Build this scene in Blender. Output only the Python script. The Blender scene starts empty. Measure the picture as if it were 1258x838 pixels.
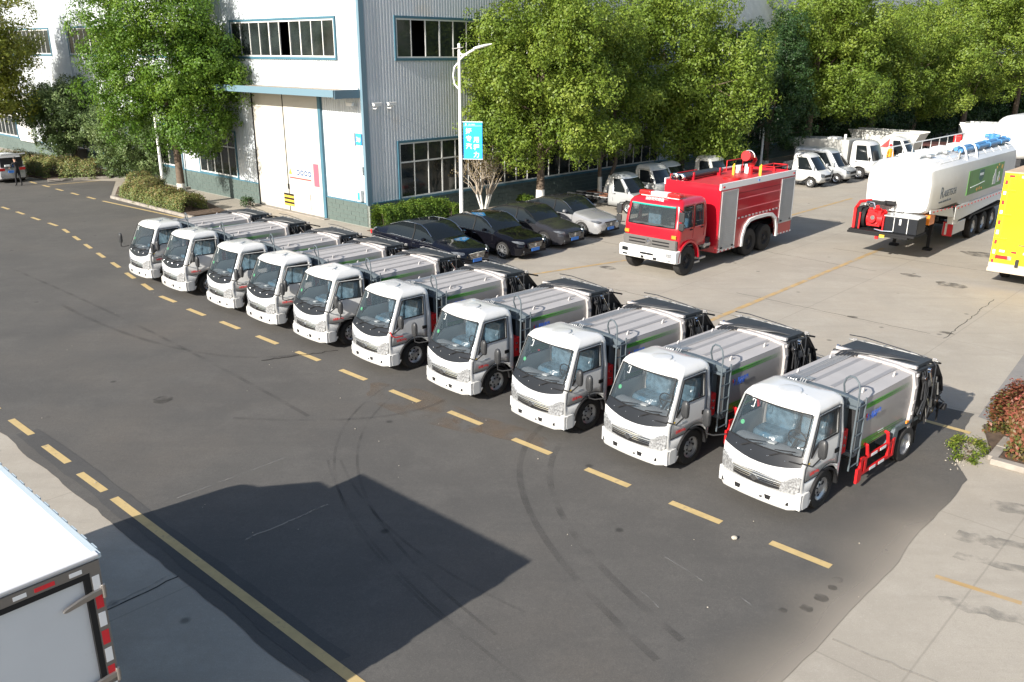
import bpy, bmesh, math, random
import numpy as np
from math import sin, cos, pi, radians
from mathutils import Vector, Matrix, noise

random.seed(7)
scene = bpy.context.scene
col = scene.collection

# ------------------------------------------------------------------ camera
cam_d = bpy.data.cameras.new('camera')
cam = bpy.data.objects.new('camera', cam_d)
col.objects.link(cam)
scene.camera = cam
cam_d.sensor_width = 36
cam_d.lens = 36 * 1050 / 1258
cam_d.clip_start = 0.1
cam_d.clip_end = 2000
cam.location = (0, 0, 7.5)
_p, _r = radians(18.7), radians(0.2)
_fw = Vector((0, cos(_p), -sin(_p))); _rt = Vector((1, 0, 0)); _up = _rt.cross(_fw)
_rx = _rt * cos(_r) + _up * sin(_r); _ux = -_rt * sin(_r) + _up * cos(_r)
cam.rotation_euler = Matrix(((_rx.x, _ux.x, -_fw.x), (_rx.y, _ux.y, -_fw.y), (_rx.z, _ux.z, -_fw.z))).to_euler()

# ------------------------------------------------------------------ daylight
SUN_AZ, SUN_EL = 228.4, 26.5          # direction towards the sun, degrees from +X / above the horizon
world = bpy.data.worlds.new("World"); scene.world = world; world.use_nodes = True
wn = world.node_tree.nodes; wl = world.node_tree.links
sky = wn.new('ShaderNodeTexSky'); sky.sky_type = 'NISHITA'; sky.sun_disc = False
sky.sun_elevation = radians(SUN_EL); sky.sun_rotation = radians((90 - SUN_AZ) % 360)
sky.air_density = 1.0; sky.dust_density = 1.5; sky.ozone_density = 1.0
bg = wn['Background']; bg.inputs['Strength'].default_value = 0.09
wl.new(sky.outputs['Color'], bg.inputs['Color'])
sun_d = bpy.data.lights.new('sun', 'SUN'); sun = bpy.data.objects.new('sun', sun_d); col.objects.link(sun)
sun_d.energy = 4.6; sun_d.angle = radians(0.53); sun_d.color = (1.0, 0.945, 0.86)
_sd = Vector((-cos(radians(SUN_AZ)) * cos(radians(SUN_EL)), -sin(radians(SUN_AZ)) * cos(radians(SUN_EL)), -sin(radians(SUN_EL))))
sun.rotation_euler = _sd.to_track_quat('-Z', 'Y').to_euler(); sun.location = (-30, -30, 60)
scene.view_settings.view_transform = 'Standard'; scene.view_settings.look = 'None'
scene.view_settings.exposure = 1.05; scene.view_settings.gamma = 1.0

# ------------------------------------------------------------------ tags
def tag(o, label=None, cat=None, group=None, kind=None):
    if label: o['label'] = label
    if cat: o['category'] = cat
    if group: o['group'] = group
    if kind: o['kind'] = kind
    return o
def thing(name, label, cat, loc=(0, 0, 0), rz=0.0, group=None):
    o = bpy.data.objects.new(name, None); col.objects.link(o)
    o.empty_display_size = 0.3
    o.location = loc; o.rotation_euler = (0, 0, radians(rz))
    return tag(o, label, cat, group)
def copy_tree(o, parent=None):
    """a thing with all its parts and sub-parts; mesh data is shared"""
    c = o.copy(); col.objects.link(c)
    if parent is not None: c.parent = parent; KIDS.setdefault(parent.name, []).append(c)
    for ch in list(KIDS.get(o.name, [])): copy_tree(ch, c)
    return c
KIDS = {}
def adopt(o, parent):
    if parent is not None:
        o.parent = parent; KIDS.setdefault(parent.name, []).append(o)

# ------------------------------------------------------------------ materials
MATS = {}
def mat(name, c, rough=0.6, metal=0.0, var=0.0, vscale=3.0, bump=0.0, bscale=40.0, coat=0.0, alpha=1.0, spec=0.5,
        trans=0.0, dirt=None, dscale=1.5, dthr=0.55, ior=1.45, emit=None):
    if name in MATS: return MATS[name]
    m = bpy.data.materials.new(name); m.use_nodes = True; MATS[name] = m
    n = m.node_tree.nodes; l = m.node_tree.links; b = n['Principled BSDF']
    b.inputs['Base Color'].default_value = (*c, 1); b.inputs['Roughness'].default_value = rough
    b.inputs['Metallic'].default_value = metal; b.inputs['Coat Weight'].default_value = coat
    b.inputs['Coat Roughness'].default_value = 0.08
    b.inputs['Alpha'].default_value = alpha; b.inputs['Specular IOR Level'].default_value = spec
    b.inputs['Transmission Weight'].default_value = trans; b.inputs['IOR'].default_value = ior
    if emit: b.inputs['Emission Color'].default_value = (*emit[0], 1); b.inputs['Emission Strength'].default_value = emit[1]
    tc = n.new('ShaderNodeTexCoord')
    if var or dirt:
        nz = n.new('ShaderNodeTexNoise'); nz.inputs['Scale'].default_value = vscale; nz.inputs['Detail'].default_value = 5
        l.new(tc.outputs['Object'], nz.inputs['Vector'])
        mr = n.new('ShaderNodeMapRange'); mr.inputs['From Min'].default_value = 0.3; mr.inputs['From Max'].default_value = 0.7
        mr.inputs['To Min'].default_value = 1 - var; mr.inputs['To Max'].default_value = 1 + var
        l.new(nz.outputs['Fac'], mr.inputs['Value'])
        hs = n.new('ShaderNodeHueSaturation'); hs.inputs['Color'].default_value = (*c, 1)
        l.new(mr.outputs['Result'], hs.inputs['Value'])
        out = hs.outputs['Color']
        if dirt:
            d = n.new('ShaderNodeTexNoise'); d.inputs['Scale'].default_value = dscale; d.inputs['Detail'].default_value = 8
            d.inputs['Roughness'].default_value = 0.65
            l.new(tc.outputs['Object'], d.inputs['Vector'])
            r = n.new('ShaderNodeMapRange'); r.inputs['From Min'].default_value = dthr; r.inputs['From Max'].default_value = dthr + 0.2
            l.new(d.outputs['Fac'], r.inputs['Value'])
            mx = n.new('ShaderNodeMixRGB'); mx.inputs['Color2'].default_value = (*dirt, 1)
            l.new(r.outputs['Result'], mx.inputs['Fac']); l.new(out, mx.inputs['Color1']); out = mx.outputs['Color']
        l.new(out, b.inputs['Base Color'])
    if bump:
        bn = n.new('ShaderNodeTexNoise'); bn.inputs['Scale'].default_value = bscale; bn.inputs['Detail'].default_value = 4
        l.new(tc.outputs['Object'], bn.inputs['Vector'])
        bp = n.new('ShaderNodeBump'); bp.inputs['Strength'].default_value = bump; bp.inputs['Distance'].default_value = 0.02
        l.new(bn.outputs['Fac'], bp.inputs['Height']); l.new(bp.outputs['Normal'], b.inputs['Normal'])
    return m

def leaf_mat(name, c1, c2, c3, trans=0.35):
    m = bpy.data.materials.new(name); m.use_nodes = True; MATS[name] = m
    n = m.node_tree.nodes; l = m.node_tree.links; b = n['Principled BSDF']; out = n['Material Output']
    at = n.new('ShaderNodeAttribute'); at.attribute_name = 'tint'
    cr = n.new('ShaderNodeValToRGB'); e = cr.color_ramp.elements
    e[0].position = 0.0; e[0].color = (*c1, 1); e[1].position = 1.0; e[1].color = (*c3, 1)
    k = e.new(0.5); k.color = (*c2, 1)
    l.new(at.outputs['Fac'], cr.inputs['Fac']); l.new(cr.outputs['Color'], b.inputs['Base Color'])
    b.inputs['Roughness'].default_value = 0.5; b.inputs['Specular IOR Level'].default_value = 0.35
    t = n.new('ShaderNodeBsdfTranslucent'); hs = n.new('ShaderNodeHueSaturation'); hs.inputs['Hue'].default_value = 0.485; hs.inputs['Value'].default_value = 1.3
    l.new(cr.outputs['Color'], hs.inputs['Color']); l.new(hs.outputs['Color'], t.inputs['Color'])
    mx = n.new('ShaderNodeMixShader'); mx.inputs['Fac'].default_value = trans
    l.new(b.outputs['BSDF'], mx.inputs[1]); l.new(t.outputs['BSDF'], mx.inputs[2]); l.new(mx.outputs['Shader'], out.inputs['Surface'])
    return m

# ------------------------------------------------------------------ mesh builder
class MB:
    def __init__(s): s.v = []; s.f = []; s.mi = []
    def add(s, vs, fs, mi=0, T=None):
        b = len(s.v)
        for v in vs:
            v = Vector(v)
            if T is not None: v = T @ v
            s.v.append((v.x, v.y, v.z))
        for f in fs: s.f.append(tuple(i + b for i in f))
        s.mi += [mi] * len(fs)
        return s
    def box(s, x0, x1, y0, y1, z0, z1, mi=0, T=None):
        vs = [(x, y, z) for z in (z0, z1) for y in (y0, y1) for x in (x0, x1)]
        return s.add(vs, [(0, 2, 3, 1), (4, 5, 7, 6), (0, 1, 5, 4), (2, 6, 7, 3), (0, 4, 6, 2), (1, 3, 7, 5)], mi, T)
    def prism(s, poly, a, b, axis='y', mi=0, T=None):
        def P(p, t):
            return {'y': (p[0], t, p[1]), 'x': (t, p[0], p[1]), 'z': (p[0], p[1], t)}[axis]
        n = len(poly)
        vs = [P(p, a) for p in poly] + [P(p, b) for p in poly]
        fs = [tuple(range(n)), tuple(range(2 * n - 1, n - 1, -1))]
        fs += [(i, i + n, (i + 1) % n + n, (i + 1) % n) for i in range(n)]
        return s.add(vs, fs, mi, T)
    def loft(s, rings, mi=0, caps=True, closed=True, T=None):
        n = len(rings[0]); vs = [p for r in rings for p in r]; fs = []
        for k in range(len(rings) - 1):
            for i in range(n if closed else n - 1):
                j = (i + 1) % n
                fs.append((k * n + i, k * n + j, (k + 1) * n + j, (k + 1) * n + i))
        if caps and closed:
            fs.append(tuple(range(n))[::-1]); fs.append(tuple((len(rings) - 1) * n + i for i in range(n)))
        return s.add(vs, fs, mi, T)
    def cyl(s, p0, p1, r0, r1=None, n=12, mi=0, T=None, caps=True):
        p0 = Vector(p0); p1 = Vector(p1); r1 = r0 if r1 is None else r1
        d = (p1 - p0).normalized(); a = d.orthogonal().normalized(); b = d.cross(a)
        rings = [[tuple(p + (a * cos(2 * pi * i / n) + b * sin(2 * pi * i / n)) * r) for i in range(n)] for p, r in ((p0, r0), (p1, r1))]
        return s.loft(rings, mi, caps, True, T)
    def tube(s, pts, r, n=6, mi=0, T=None):
        P = [Vector(p) for p in pts]; rings = []; a = None
        for i, p in enumerate(P):
            d = (P[min(i + 1, len(P) - 1)] - P[max(i - 1, 0)]).normalized()
            if a is None: a = d.orthogonal().normalized()
            a = (a - d * a.dot(d)); a = a.normalized() if a.length > 1e-6 else d.orthogonal().normalized()
            b = d.cross(a); rr = r[i] if isinstance(r, (list, tuple)) else r
            rings.append([tuple(p + (a * cos(2 * pi * k / n) + b * sin(2 * pi * k / n)) * rr) for k in range(n)])
        return s.loft(rings, mi, True, True, T)
    def lathe(s, prof, o=(0, 0, 0), ax=(0, 1, 0), n=24, mi=0, T=None, caps=False):
        o = Vector(o); d = Vector(ax).normalized(); a = d.orthogonal().normalized(); b = d.cross(a)
        rings = [[tuple(o + d * h + (a * cos(2 * pi * i / n) + b * sin(2 * pi * i / n)) * max(r, 1e-4)) for i in range(n)] for r, h in prof]
        return s.loft(rings, mi, caps, True, T)
    def sphere(s, c, r, n=12, mi=0, T=None):
        rx, ry, rz = (r, r, r) if not isinstance(r, (tuple, list)) else r
        m = max(4, n // 2); rings = []
        for k in range(m + 1):
            t = pi * k / m - pi / 2; t = max(min(t, pi / 2 - .02), -pi / 2 + .02)
            rings.append([(c[0] + rx * cos(t) * cos(2 * pi * i / n), c[1] + ry * cos(t) * sin(2 * pi * i / n), c[2] + rz * sin(t)) for i in range(n)])
        return s.loft(rings, mi, True, True, T)
    def build(s, name, mats, parent=None, bevel=0.0, ang=35, smooth=True, recalc=True, thick=0.0, loc=None, sub=0, segs=2):
        me = bpy.data.meshes.new(name); me.from_pydata(s.v, [], s.f)
        if not isinstance(mats, (list, tuple)): mats = [mats]
        for m in mats: me.materials.append(m)
        if len(mats) > 1: me.polygons.foreach_set('material_index', s.mi)
        if recalc:
            bm = bmesh.new(); bm.from_mesh(me); bmesh.ops.recalc_face_normals(bm, faces=bm.faces); bm.to_mesh(me); bm.free()
        if smooth:
            me.polygons.foreach_set('use_smooth', [True] * len(me.polygons)); me.set_sharp_from_angle(angle=radians(ang))
        me.update()
        o = bpy.data.objects.new(name, me); col.objects.link(o)
        if sub:
            md = o.modifiers.new('s', 'SUBSURF'); md.levels = sub; md.render_levels = sub
        if thick:
            md = o.modifiers.new('t', 'SOLIDIFY'); md.thickness = thick; md.offset = -1
        if bevel:
            md = o.modifiers.new('b', 'BEVEL'); md.width = bevel; md.segments = segs; md.limit_method = 'ANGLE'; md.angle_limit = radians(40); md.harden_normals = True
        if loc is not None: o.location = loc
        adopt(o, parent)
        return o
def inst(src, parent, M=None, name=None):
    """another object sharing src's mesh"""
    o = src.copy(); col.objects.link(o)
    if name: o.name = name
    o.parent = parent; KIDS.setdefault(parent.name, []).append(o)
    if M is not None: o.matrix_local = M
    return o
def text_mesh(body, size, m, name, parent, M, depth=0.002, sx=1.0, align='LEFT', bold=0.0):
    cu = bpy.data.curves.new(name, 'FONT'); cu.body = body; cu.size = size; cu.extrude = depth; cu.align_x = align; cu.offset = bold
    cu.resolution_u = 2
    t = bpy.data.objects.new('t', cu); col.objects.link(t)
    bpy.context.view_layer.update()
    me = bpy.data.meshes.new_from_object(t.evaluated_get(bpy.context.evaluated_depsgraph_get()))
    bpy.data.objects.remove(t); bpy.data.curves.remove(cu)
    me.materials.clear(); me.materials.append(m)
    if sx != 1.0: me.transform(Matrix.Diagonal((sx, 1, 1, 1)))
    o = bpy.data.objects.new(name, me); col.objects.link(o)
    adopt(o, parent); o.matrix_local = M
    return o
def axes(X, Y, Z, o):
    return Matrix(((X[0], Y[0], Z[0], o[0]), (X[1], Y[1], Z[1], o[1]), (X[2], Y[2], Z[2], o[2]), (0, 0, 0, 1)))
def side_text_M(o): return axes((-1, 0, 0), (0, 0, 1), (0, 1, 0), o)      # reads from +Y side of a +X-facing vehicle
def front_text_M(o): return axes((0, 1, 0), (0, 0, 1), (1, 0, 0), o)      # reads from in front of a +X-facing vehicle

# ------------------------------------------------------------------ common materials
M_white = mat('paint_white', (0.56, 0.56, 0.55), 0.32, coat=0.6, var=0.03, vscale=1.2, dirt=(0.47, 0.455, 0.42), dscale=2.0, dthr=0.60)
M_silverp = mat('paint_silver', (0.50, 0.52, 0.53), 0.30, metal=0.45, coat=0.6)
M_red = mat('paint_red', (0.42, 0.008, 0.020), 0.30, coat=0.7, var=0.06, vscale=1.5)
M_redm = mat('red_metal', (0.50, 0.012, 0.015), 0.42, var=0.08, vscale=6)
M_black = mat('black_plastic', (0.014, 0.014, 0.015), 0.65, bump=0.05, bscale=120, spec=0.25)
M_cowl = mat('cowl_black', (0.016, 0.018, 0.022), 0.32, spec=0.3)
M_mirror_sh = mat('mirror_shell', (0.035, 0.036, 0.038), 0.38)
M_tyre = mat('tyre_rubber', (0.022, 0.021, 0.020), 0.85, var=0.25, vscale=8, bump=0.2, bscale=60)
M_rim = mat('rim_steel', (0.52, 0.53, 0.54), 0.34, metal=0.8, var=0.08, vscale=9)
M_dark = mat('chassis_dark', (0.020, 0.020, 0.022), 0.7, var=0.2, vscale=5)
M_chrome = mat('chrome', (0.72, 0.73, 0.74), 0.16, metal=1.0)
M_steel = mat('stainless_side', (0.30, 0.29, 0.285), 0.42, metal=0.25, var=0.07, vscale=1.6, bump=0.03, bscale=9)
M_steelroof = mat('stainless_roof', (0.36, 0.345, 0.34), 0.62, metal=0.05, var=0.07, vscale=2.0, dirt=(0.27, 0.255, 0.24), dscale=3, dthr=0.6)
M_galv = mat('pinkish_frame', (0.44, 0.415, 0.405), 0.45, metal=0.2, var=0.06, vscale=6)
M_grey = mat('slate_grey_paint', (0.085, 0.105, 0.12), 0.45, var=0.08, vscale=4)
M_green = mat('green_decal', (0.065, 0.26, 0.02), 0.4)
M_blue = mat('blue_decal', (0.045, 0.14, 0.60), 0.45)
M_reddec = mat('red_decal', (0.60, 0.05, 0.05), 0.5)
M_greydec = mat('grey_decal', (0.30, 0.33, 0.36), 0.4)
M_orange = mat('amber_lens', (0.85, 0.25, 0.03), 0.25, coat=0.5)
M_redlens = mat('red_lens', (0.55, 0.02, 0.02), 0.25, coat=0.5)
M_lens = mat('lamp_lens', (0.46, 0.47, 0.48), 0.15, metal=0.6, var=0.55, vscale=26, bump=0.4, bscale=35)
M_glass = mat('cab_glass', (0.04, 0.055, 0.065), 0.03, alpha=0.42, spec=0.8)
M_dglass = mat('dark_glass', (0.010, 0.013, 0.015), 0.05, spec=0.45)
M_film = mat('plastic_film', (0.13, 0.21, 0.27), 0.18, var=0.4, vscale=8, bump=1.0, bscale=11, coat=0.8, dirt=(0.05, 0.16, 0.26), dscale=4, dthr=0.5)
M_inner = mat('cab_interior', (0.10, 0.11, 0.12), 0.7, var=0.1, vscale=5)
M_innerl = mat('cab_interior_light', (0.22, 0.235, 0.25), 0.7, var=0.1, vscale=5)
M_hose = mat('hose_rubber', (0.03, 0.032, 0.036), 0.4)
M_alu = mat('aluminium_pipe', (0.42, 0.43, 0.43), 0.35, metal=0.6)
M_worn = mat('worn_pipe', (.30, .30, .29), .4, metal=.6, var=.4, vscale=8)
M_tankw = mat('tank_white', (0.55, 0.55, 0.545), .38, coat=.3, var=.03, dirt=(.46, .45, .43), dscale=.8, dthr=.56)
M_paper = mat('paper', (0.75, 0.78, 0.78), 0.7)
M_plate = mat('blue_plate', (0.05, 0.20, 0.62), 0.4)
M_whitep = mat('white_reflective', (0.74, 0.74, 0.74), 0.4)
M_redp = mat('red_reflective', (0.60, 0.02, 0.03), 0.4)
# ================================================================== GROUND, ROAD, YARD
K0 = Vector((-6.37, 37.91, 0))                     # foot of the workshop corner
RA, LA = 46.5, 137.0                                # directions of its two walls
RU = Vector((cos(radians(RA)), sin(radians(RA)), 0)); RN = Vector((RU.y, -RU.x, 0))      # along / out of the right wall
LU = Vector((cos(radians(LA)), sin(radians(LA)), 0)); LN = Vector((-LU.y, LU.x, 0))      # along / out of the left wall
RD = Vector((cos(radians(-42.8)), sin(radians(-42.8)), 0)); RDN = Vector((-RD.y, RD.x, 0))  # road direction and its perpendicular

def node_ground(name, base, dark, light, warm, slabs=False, rough=0.85, streak=0.0):
    m = bpy.data.materials.new(name); m.use_nodes = True
    n = m.node_tree.nodes; l = m.node_tree.links; b = n['Principled BSDF']
    b.inputs['Roughness'].default_value = rough; b.inputs['Specular IOR Level'].default_value = 0.3
    g = n.new('ShaderNodeNewGeometry')
    def noise_(sc, det=6, ro=0.6, vec=None):
        z = n.new('ShaderNodeTexNoise'); z.inputs['Scale'].default_value = sc; z.inputs['Detail'].default_value = det; z.inputs['Roughness'].default_value = ro
        l.new(vec or g.outputs['Position'], z.inputs['Vector']); return z.outputs['Fac']
    def rng(v, a, c, lo=0.0, hi=1.0):
        r = n.new('ShaderNodeMapRange'); r.inputs['From Min'].default_value = a; r.inputs['From Max'].default_value = c
        r.inputs['To Min'].default_value = lo; r.inputs['To Max'].default_value = hi; l.new(v, r.inputs['Value']); return r.outputs['Result']
    def mix(f, a, c):
        x = n.new('ShaderNodeMixRGB')
        l.new(f, x.inputs['Fac'])
        if isinstance(a, tuple): x.inputs['Color1'].default_value = (*a, 1)
        else: l.new(a, x.inputs['Color1'])
        x.inputs['Color2'].default_value = (*c, 1)
        return x.outputs['Color']
    c = mix(rng(noise_(0.35, 5), 0.35, 0.65, 0, 0.8), base, dark)
    c = mix(rng(noise_(0.9, 8, 0.7), 0.48, 0.72, 0, 0.6), c, light)
    c = mix(rng(noise_(0.16, 4), 0.52, 0.72, 0, 0.75), c, warm)
    # streaks drawn out along the driving direction
    mp = n.new('ShaderNodeMapping'); mp.inputs['Rotation'].default_value = (0, 0, radians(20 if slabs else 43)); mp.inputs['Scale'].default_value = (0.35, 3.2, 1)
    l.new(g.outputs['Position'], mp.inputs['Vector'])
    if streak: c = mix(rng(noise_(0.8, 7, 0.65, mp.outputs['Vector']), 0.5, 0.78, 0, streak), c, dark)
    c = mix(rng(noise_(9, 5, 0.75), 0.50, 0.66, 0, 0.45), c, dark)
    c = mix(rng(noise_(17, 4, 0.7), 0.56, 0.70, 0, 0.45), c, light)
    c = mix(rng(noise_(60, 3, 0.7), 0.42, 0.66, 0, 0.75), c, dark)
    c = mix(rng(noise_(80, 2, 0.6), 0.58, 0.72, 0, 0.8), c, light)
    v = n.new('ShaderNodeTexVoronoi'); v.inputs['Scale'].default_value = 0.75; v.inputs['Randomness'].default_value = 1.0
    l.new(g.outputs['Position'], v.inputs['Vector'])
    c = mix(rng(v.outputs['Distance'], 0.03, 0.07, 0.7, 0.0), c, tuple(x * 0.35 for x in dark))
    if slabs:
        mp2 = n.new('ShaderNodeMapping'); mp2.inputs['Rotation'].default_value = (0, 0, radians(-46.5))
        l.new(g.outputs['Position'], mp2.inputs['Vector'])
        sx = n.new('ShaderNodeSeparateXYZ'); l.new(mp2.outputs['Vector'], sx.inputs['Vector'])
        for ax, per, off in ((0, 5.0, 0.4), (1, 4.2, 1.7)):
            a1 = n.new('ShaderNodeMath'); a1.operation = 'ADD'; a1.inputs[1].default_value = off + 1000 * per; l.new(sx.outputs[ax], a1.inputs[0])
            w = n.new('ShaderNodeMath'); w.operation = 'PINGPONG'; w.inputs[1].default_value = per / 2; l.new(a1.outputs[0], w.inputs[0])
            c = mix(rng(w.outputs[0], 0.006, 0.020, 0.32, 0.0), c, tuple(x * 0.5 for x in dark))
    l.new(c, b.inputs['Base Color'])
    bp = n.new('ShaderNodeBump'); bp.inputs['Strength'].default_value = 0.35; bp.inputs['Distance'].default_value = 0.01
    l.new(noise_(70, 4, 0.7), bp.inputs['Height']); l.new(bp.outputs['Normal'], b.inputs['Normal'])
    return m
G_asph = node_ground('asphalt', (0.100, 0.094, 0.086), (0.070, 0.067, 0.063), (0.132, 0.124, 0.113), (0.122, 0.106, 0.089), streak=0.5)
G_patch = node_ground('fresh_asphalt', (0.078, 0.076, 0.073), (0.054, 0.053, 0.052), (0.105, 0.102, 0.097), (0.085, 0.078, 0.070))
G_conc = node_ground('concrete', (0.365, 0.330, 0.276), (0.28, 0.252, 0.212), (0.43, 0.395, 0.34), (0.385, 0.33, 0.26), slabs=True, streak=0.95)
G_slab = node_ground('old_concrete_slab', (0.235, 0.22, 0.205), (0.17, 0.165, 0.16), (0.28, 0.26, 0.24), (0.24, 0.21, 0.19), streak=0.8)
G_soil = mat('bed_soil', (0.085, 0.058, 0.040), 0.95, var=0.4, vscale=6, bump=0.8, bscale=20)
M_kerb = mat('kerb_concrete', (0.25, 0.225, 0.195), 0.85, var=0.2, vscale=4, bump=0.3, bscale=30)
M_yellow = mat('worn_yellow_paint', (0.46, 0.34, 0.155), 0.7, var=0.12, vscale=5, dirt=(0.20, 0.165, 0.11), dscale=5, dthr=0.56)
M_yellow2 = mat('faded_orange_paint', (0.40, 0.27, 0.12), 0.8, var=0.15, vscale=3, dirt=(0.31, 0.27, 0.215), dscale=2.2, dthr=0.46)

def sheet(name, pts, z, m, parent=None, kind='structure'):
    b = MB(); b.add([(p[0], p[1], z) for p in pts], [tuple(range(len(pts)))])
    o = b.build(name, m, parent, smooth=False, recalc=False)
    if o.data.polygons[0].normal.z < 0: o.data.flip_normals()
    if parent is None and kind: o['kind'] = kind
    return o
def jag(p, q, amp=0.06, step=0.25, seed=0):
    p = Vector(p); q = Vector(q); L = (q - p).length; k = max(1, int(L / step)); d = (q - p) / L; nn = Vector((-d.y, d.x)); out = []
    for i in range(k):
        t = i / k; a = amp * (noise.noise((p.x + d.x * t * L) * Vector((1, 0, 0)) * 1.1 + Vector((0, (p.y + d.y * t * L) * 1.1, seed))) * 1.6 + random.uniform(-.35, .35))
        out.append(tuple(p + (q - p) * t + nn * a))
    return out
def path(pts, amp=0.06, seed=0, step=0.25):
    o = []
    for a, b in zip(pts[:-1], pts[1:]): o += jag(a, b, amp, step, seed)
    return o + [tuple(pts[-1])]

sheet('ground', [(-400, -60), (400, -60), (400, 700), (-400, 700)], -0.03, mat('far_ground', (0.22, 0.20, 0.17), 0.9, var=0.2, vscale=0.05))
yard = sheet('concrete_yard', [(-60, -6), (120, -6), (120, 150), (-60, 150)], 0.0, G_conc)
# asphalt road: right-hand joint with the concrete apron, strip under the trucks, then out to the far left
right_edge = path([(1.2, 3.0), (1.6, 6.7), (3.42, 8.81), (4.23, 9.65), (5.41, 10.86), (6.38, 11.95), (7.55, 13.2), (8.45, 14.2)], 0.035, 1)
rear_edge = path([(8.45, 14.2), (8.62, 14.86), (9.6, 16.6), (10.15, 17.25)], 0.05, 2)
back = path([(10.15, 17.25), (-8.2, 34.25), (-9.2, 36.8)], 0.05, 3, 0.4)
far = [(-9.2, 36.8), (-14.28, 39.35), (-21.6, 45.9), (-24.0, 52.0), (-30, 53.0), (-70, 90), (-110, 60)]
left_edge = path([(-60, 63.0), (-33.5, 37.6), (-10.58, 16.11), (-8.97, 14.66), (-7.39, 13.18), (-6.09, 12.04), (-4.83, 10.91), (-3.64, 9.78), (-2.58, 8.78), (-1.6, 7.9), (-1.2, 3.0)], 0.06, 4)
road = sheet('asphalt_road', right_edge[:-1] + rear_edge[:-1] + back[:-1] + far + left_edge, 0.008, G_asph)
# darker strip of newer asphalt along the yellow edge line
sheet('asphalt_patch', path([(-10.2, 16.05), (-8.5, 14.45), (-6.0, 12.2), (-2.5, 8.95)], 0.04, 8) + path([(-2.1, 9.25), (-5.7, 12.5), (-8.1, 14.75), (-9.9, 16.3)], 0.03, 9), 0.012, G_patch, road)

def dash(a, b, w=0.15, m=M_yellow, name='lane_dash', z=0.014, parent=road):
    a = Vector(a); b = Vector(b); d = (b - a).normalized(); nn = Vector((-d.y, d.x)) * w / 2
    return sheet(name, [a + nn, a - nn, b - nn, b + nn], z, m, parent)
L1 = 0.50
A = [(-10.95, 26.16), (-9.55, 24.74), (-8.13, 23.46), (-6.70, 22.15), (-5.29, 20.85), (-3.88, 19.51), (-2.46, 18.17), (-1.01, 16.94), (0.40, 15.55), (1.78, 14.24), (3.16, 12.98), (4.55, 11.69)]
Cc = [(-19.53, 36.94), (-18.33, 35.41), (-17.11, 33.85), (-15.87, 32.27), (-14.61, 30.70), (-13.41, 29.14), (-12.20, 27.63)]
Dd = [(-25.35, 42.57), (-23.87, 41.23), (-22.35, 39.77), (-20.85, 38.40), (-26.8, 43.9), (-28.3, 45.3), (-29.8, 46.7)]
Ee = [(-25.65, 48.54), (-24.08, 47.11), (-22.55, 45.76), (-27.1, 49.9), (-28.6, 51.3)]
for pts, ang in ((A, -42.9), (Cc, -51.6), (Dd, -42.8), (Ee, -42.5)):
    for p in pts:
        d = Vector((cos(radians(ang)), sin(radians(ang)))); p = Vector(p)
        dash(p - d * L1, p + d * L1)
for a, b in (((-10.71, 16.77), (-9.87, 16.02)), ((-9.34, 15.51), (-8.50, 14.76)), ((-8.07, 14.33), (-7.30, 13.65)), ((-12.1, 18.06), (-11.3, 17.31)), ((8.85, 16.92), (9.55, 16.25))): dash(a, b, 0.14)
dash((-7.02, 13.40), (-1.0, 7.93), 0.15, name='edge_line')
dash((-21.5, 44.80), (-14.2, 38.95), 0.14, name='edge_line')
dash((-25.0, 52.2), (-27.2, 50.3), 0.12, name='edge_line')
for a, b, w in (((4.0, 22.1), (15.04, 34.06), 0.17), ((0.3, 29.3), (4.6, 31.95), 0.15), ((13.1, 40.9), (18.5, 46.6), 0.17), ((6.42, 11.12), (7.35, 10.45), 0.10), ((-1.9, 27.9), (0.3, 29.3), 0.13)):
    dash(a, b, w, M_yellow2, 'yard_line', 0.006, yard)

# tyre marks: dark arcs of rubber dust, thin sheets on the asphalt
def ribbon(name, pts, w, m, z, parent):
    b = MB(); vs = []; P = [Vector(p) for p in pts]
    for i, p in enumerate(P):
        d = (P[min(i + 1, len(P) - 1)] - P[max(i - 1, 0)]).normalized(); nn = Vector((-d.y, d.x)) * w * 0.5
        vs += [(*(p + nn), z), (*(p - nn), z)]
    b.add(vs, [(2 * i, 2 * i + 1, 2 * i + 3, 2 * i + 2) for i in range(len(P) - 1)])
    return b.build(name, m, parent, smooth=False)
def stain_mat(name, c, a, sc, thr):
    m = mat(name, c, 0.8); n = m.node_tree.nodes; l = m.node_tree.links
    g = n.new('ShaderNodeNewGeometry'); z = n.new('ShaderNodeTexNoise'); z.inputs['Scale'].default_value = sc; z.inputs['Detail'].default_value = 6
    l.new(g.outputs['Position'], z.inputs['Vector']); r = n.new('ShaderNodeMapRange'); r.inputs['From Min'].default_value = thr; r.inputs['From Max'].default_value = thr + .25; r.inputs['To Max'].default_value = a
    l.new(z.outputs['Fac'], r.inputs['Value']); l.new(r.outputs['Result'], n['Principled BSDF'].inputs['Alpha']); return m
M_rub = stain_mat('rubber_mark', (0.03, 0.029, 0.028), 0.19, 1.3, 0.36)
M_scr = stain_mat('scratch', (0.30, 0.29, 0.27), 0.5, 5, 0.38)
M_crackd = stain_mat('crack_dark', (0.02, 0.018, 0.016), 0.9, 3, 0.25)
M_crackl = stain_mat('joint_filler', (0.34, 0.31, 0.26), 0.65, 4, 0.3)
def bez(p0, p1, p2, n=28):
    p0, p1, p2 = Vector(p0), Vector(p1), Vector(p2)
    return [p0 * (1 - t) ** 2 + p1 * 2 * t * (1 - t) + p2 * t * t for t in [i / n for i in range(n + 1)]]
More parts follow.
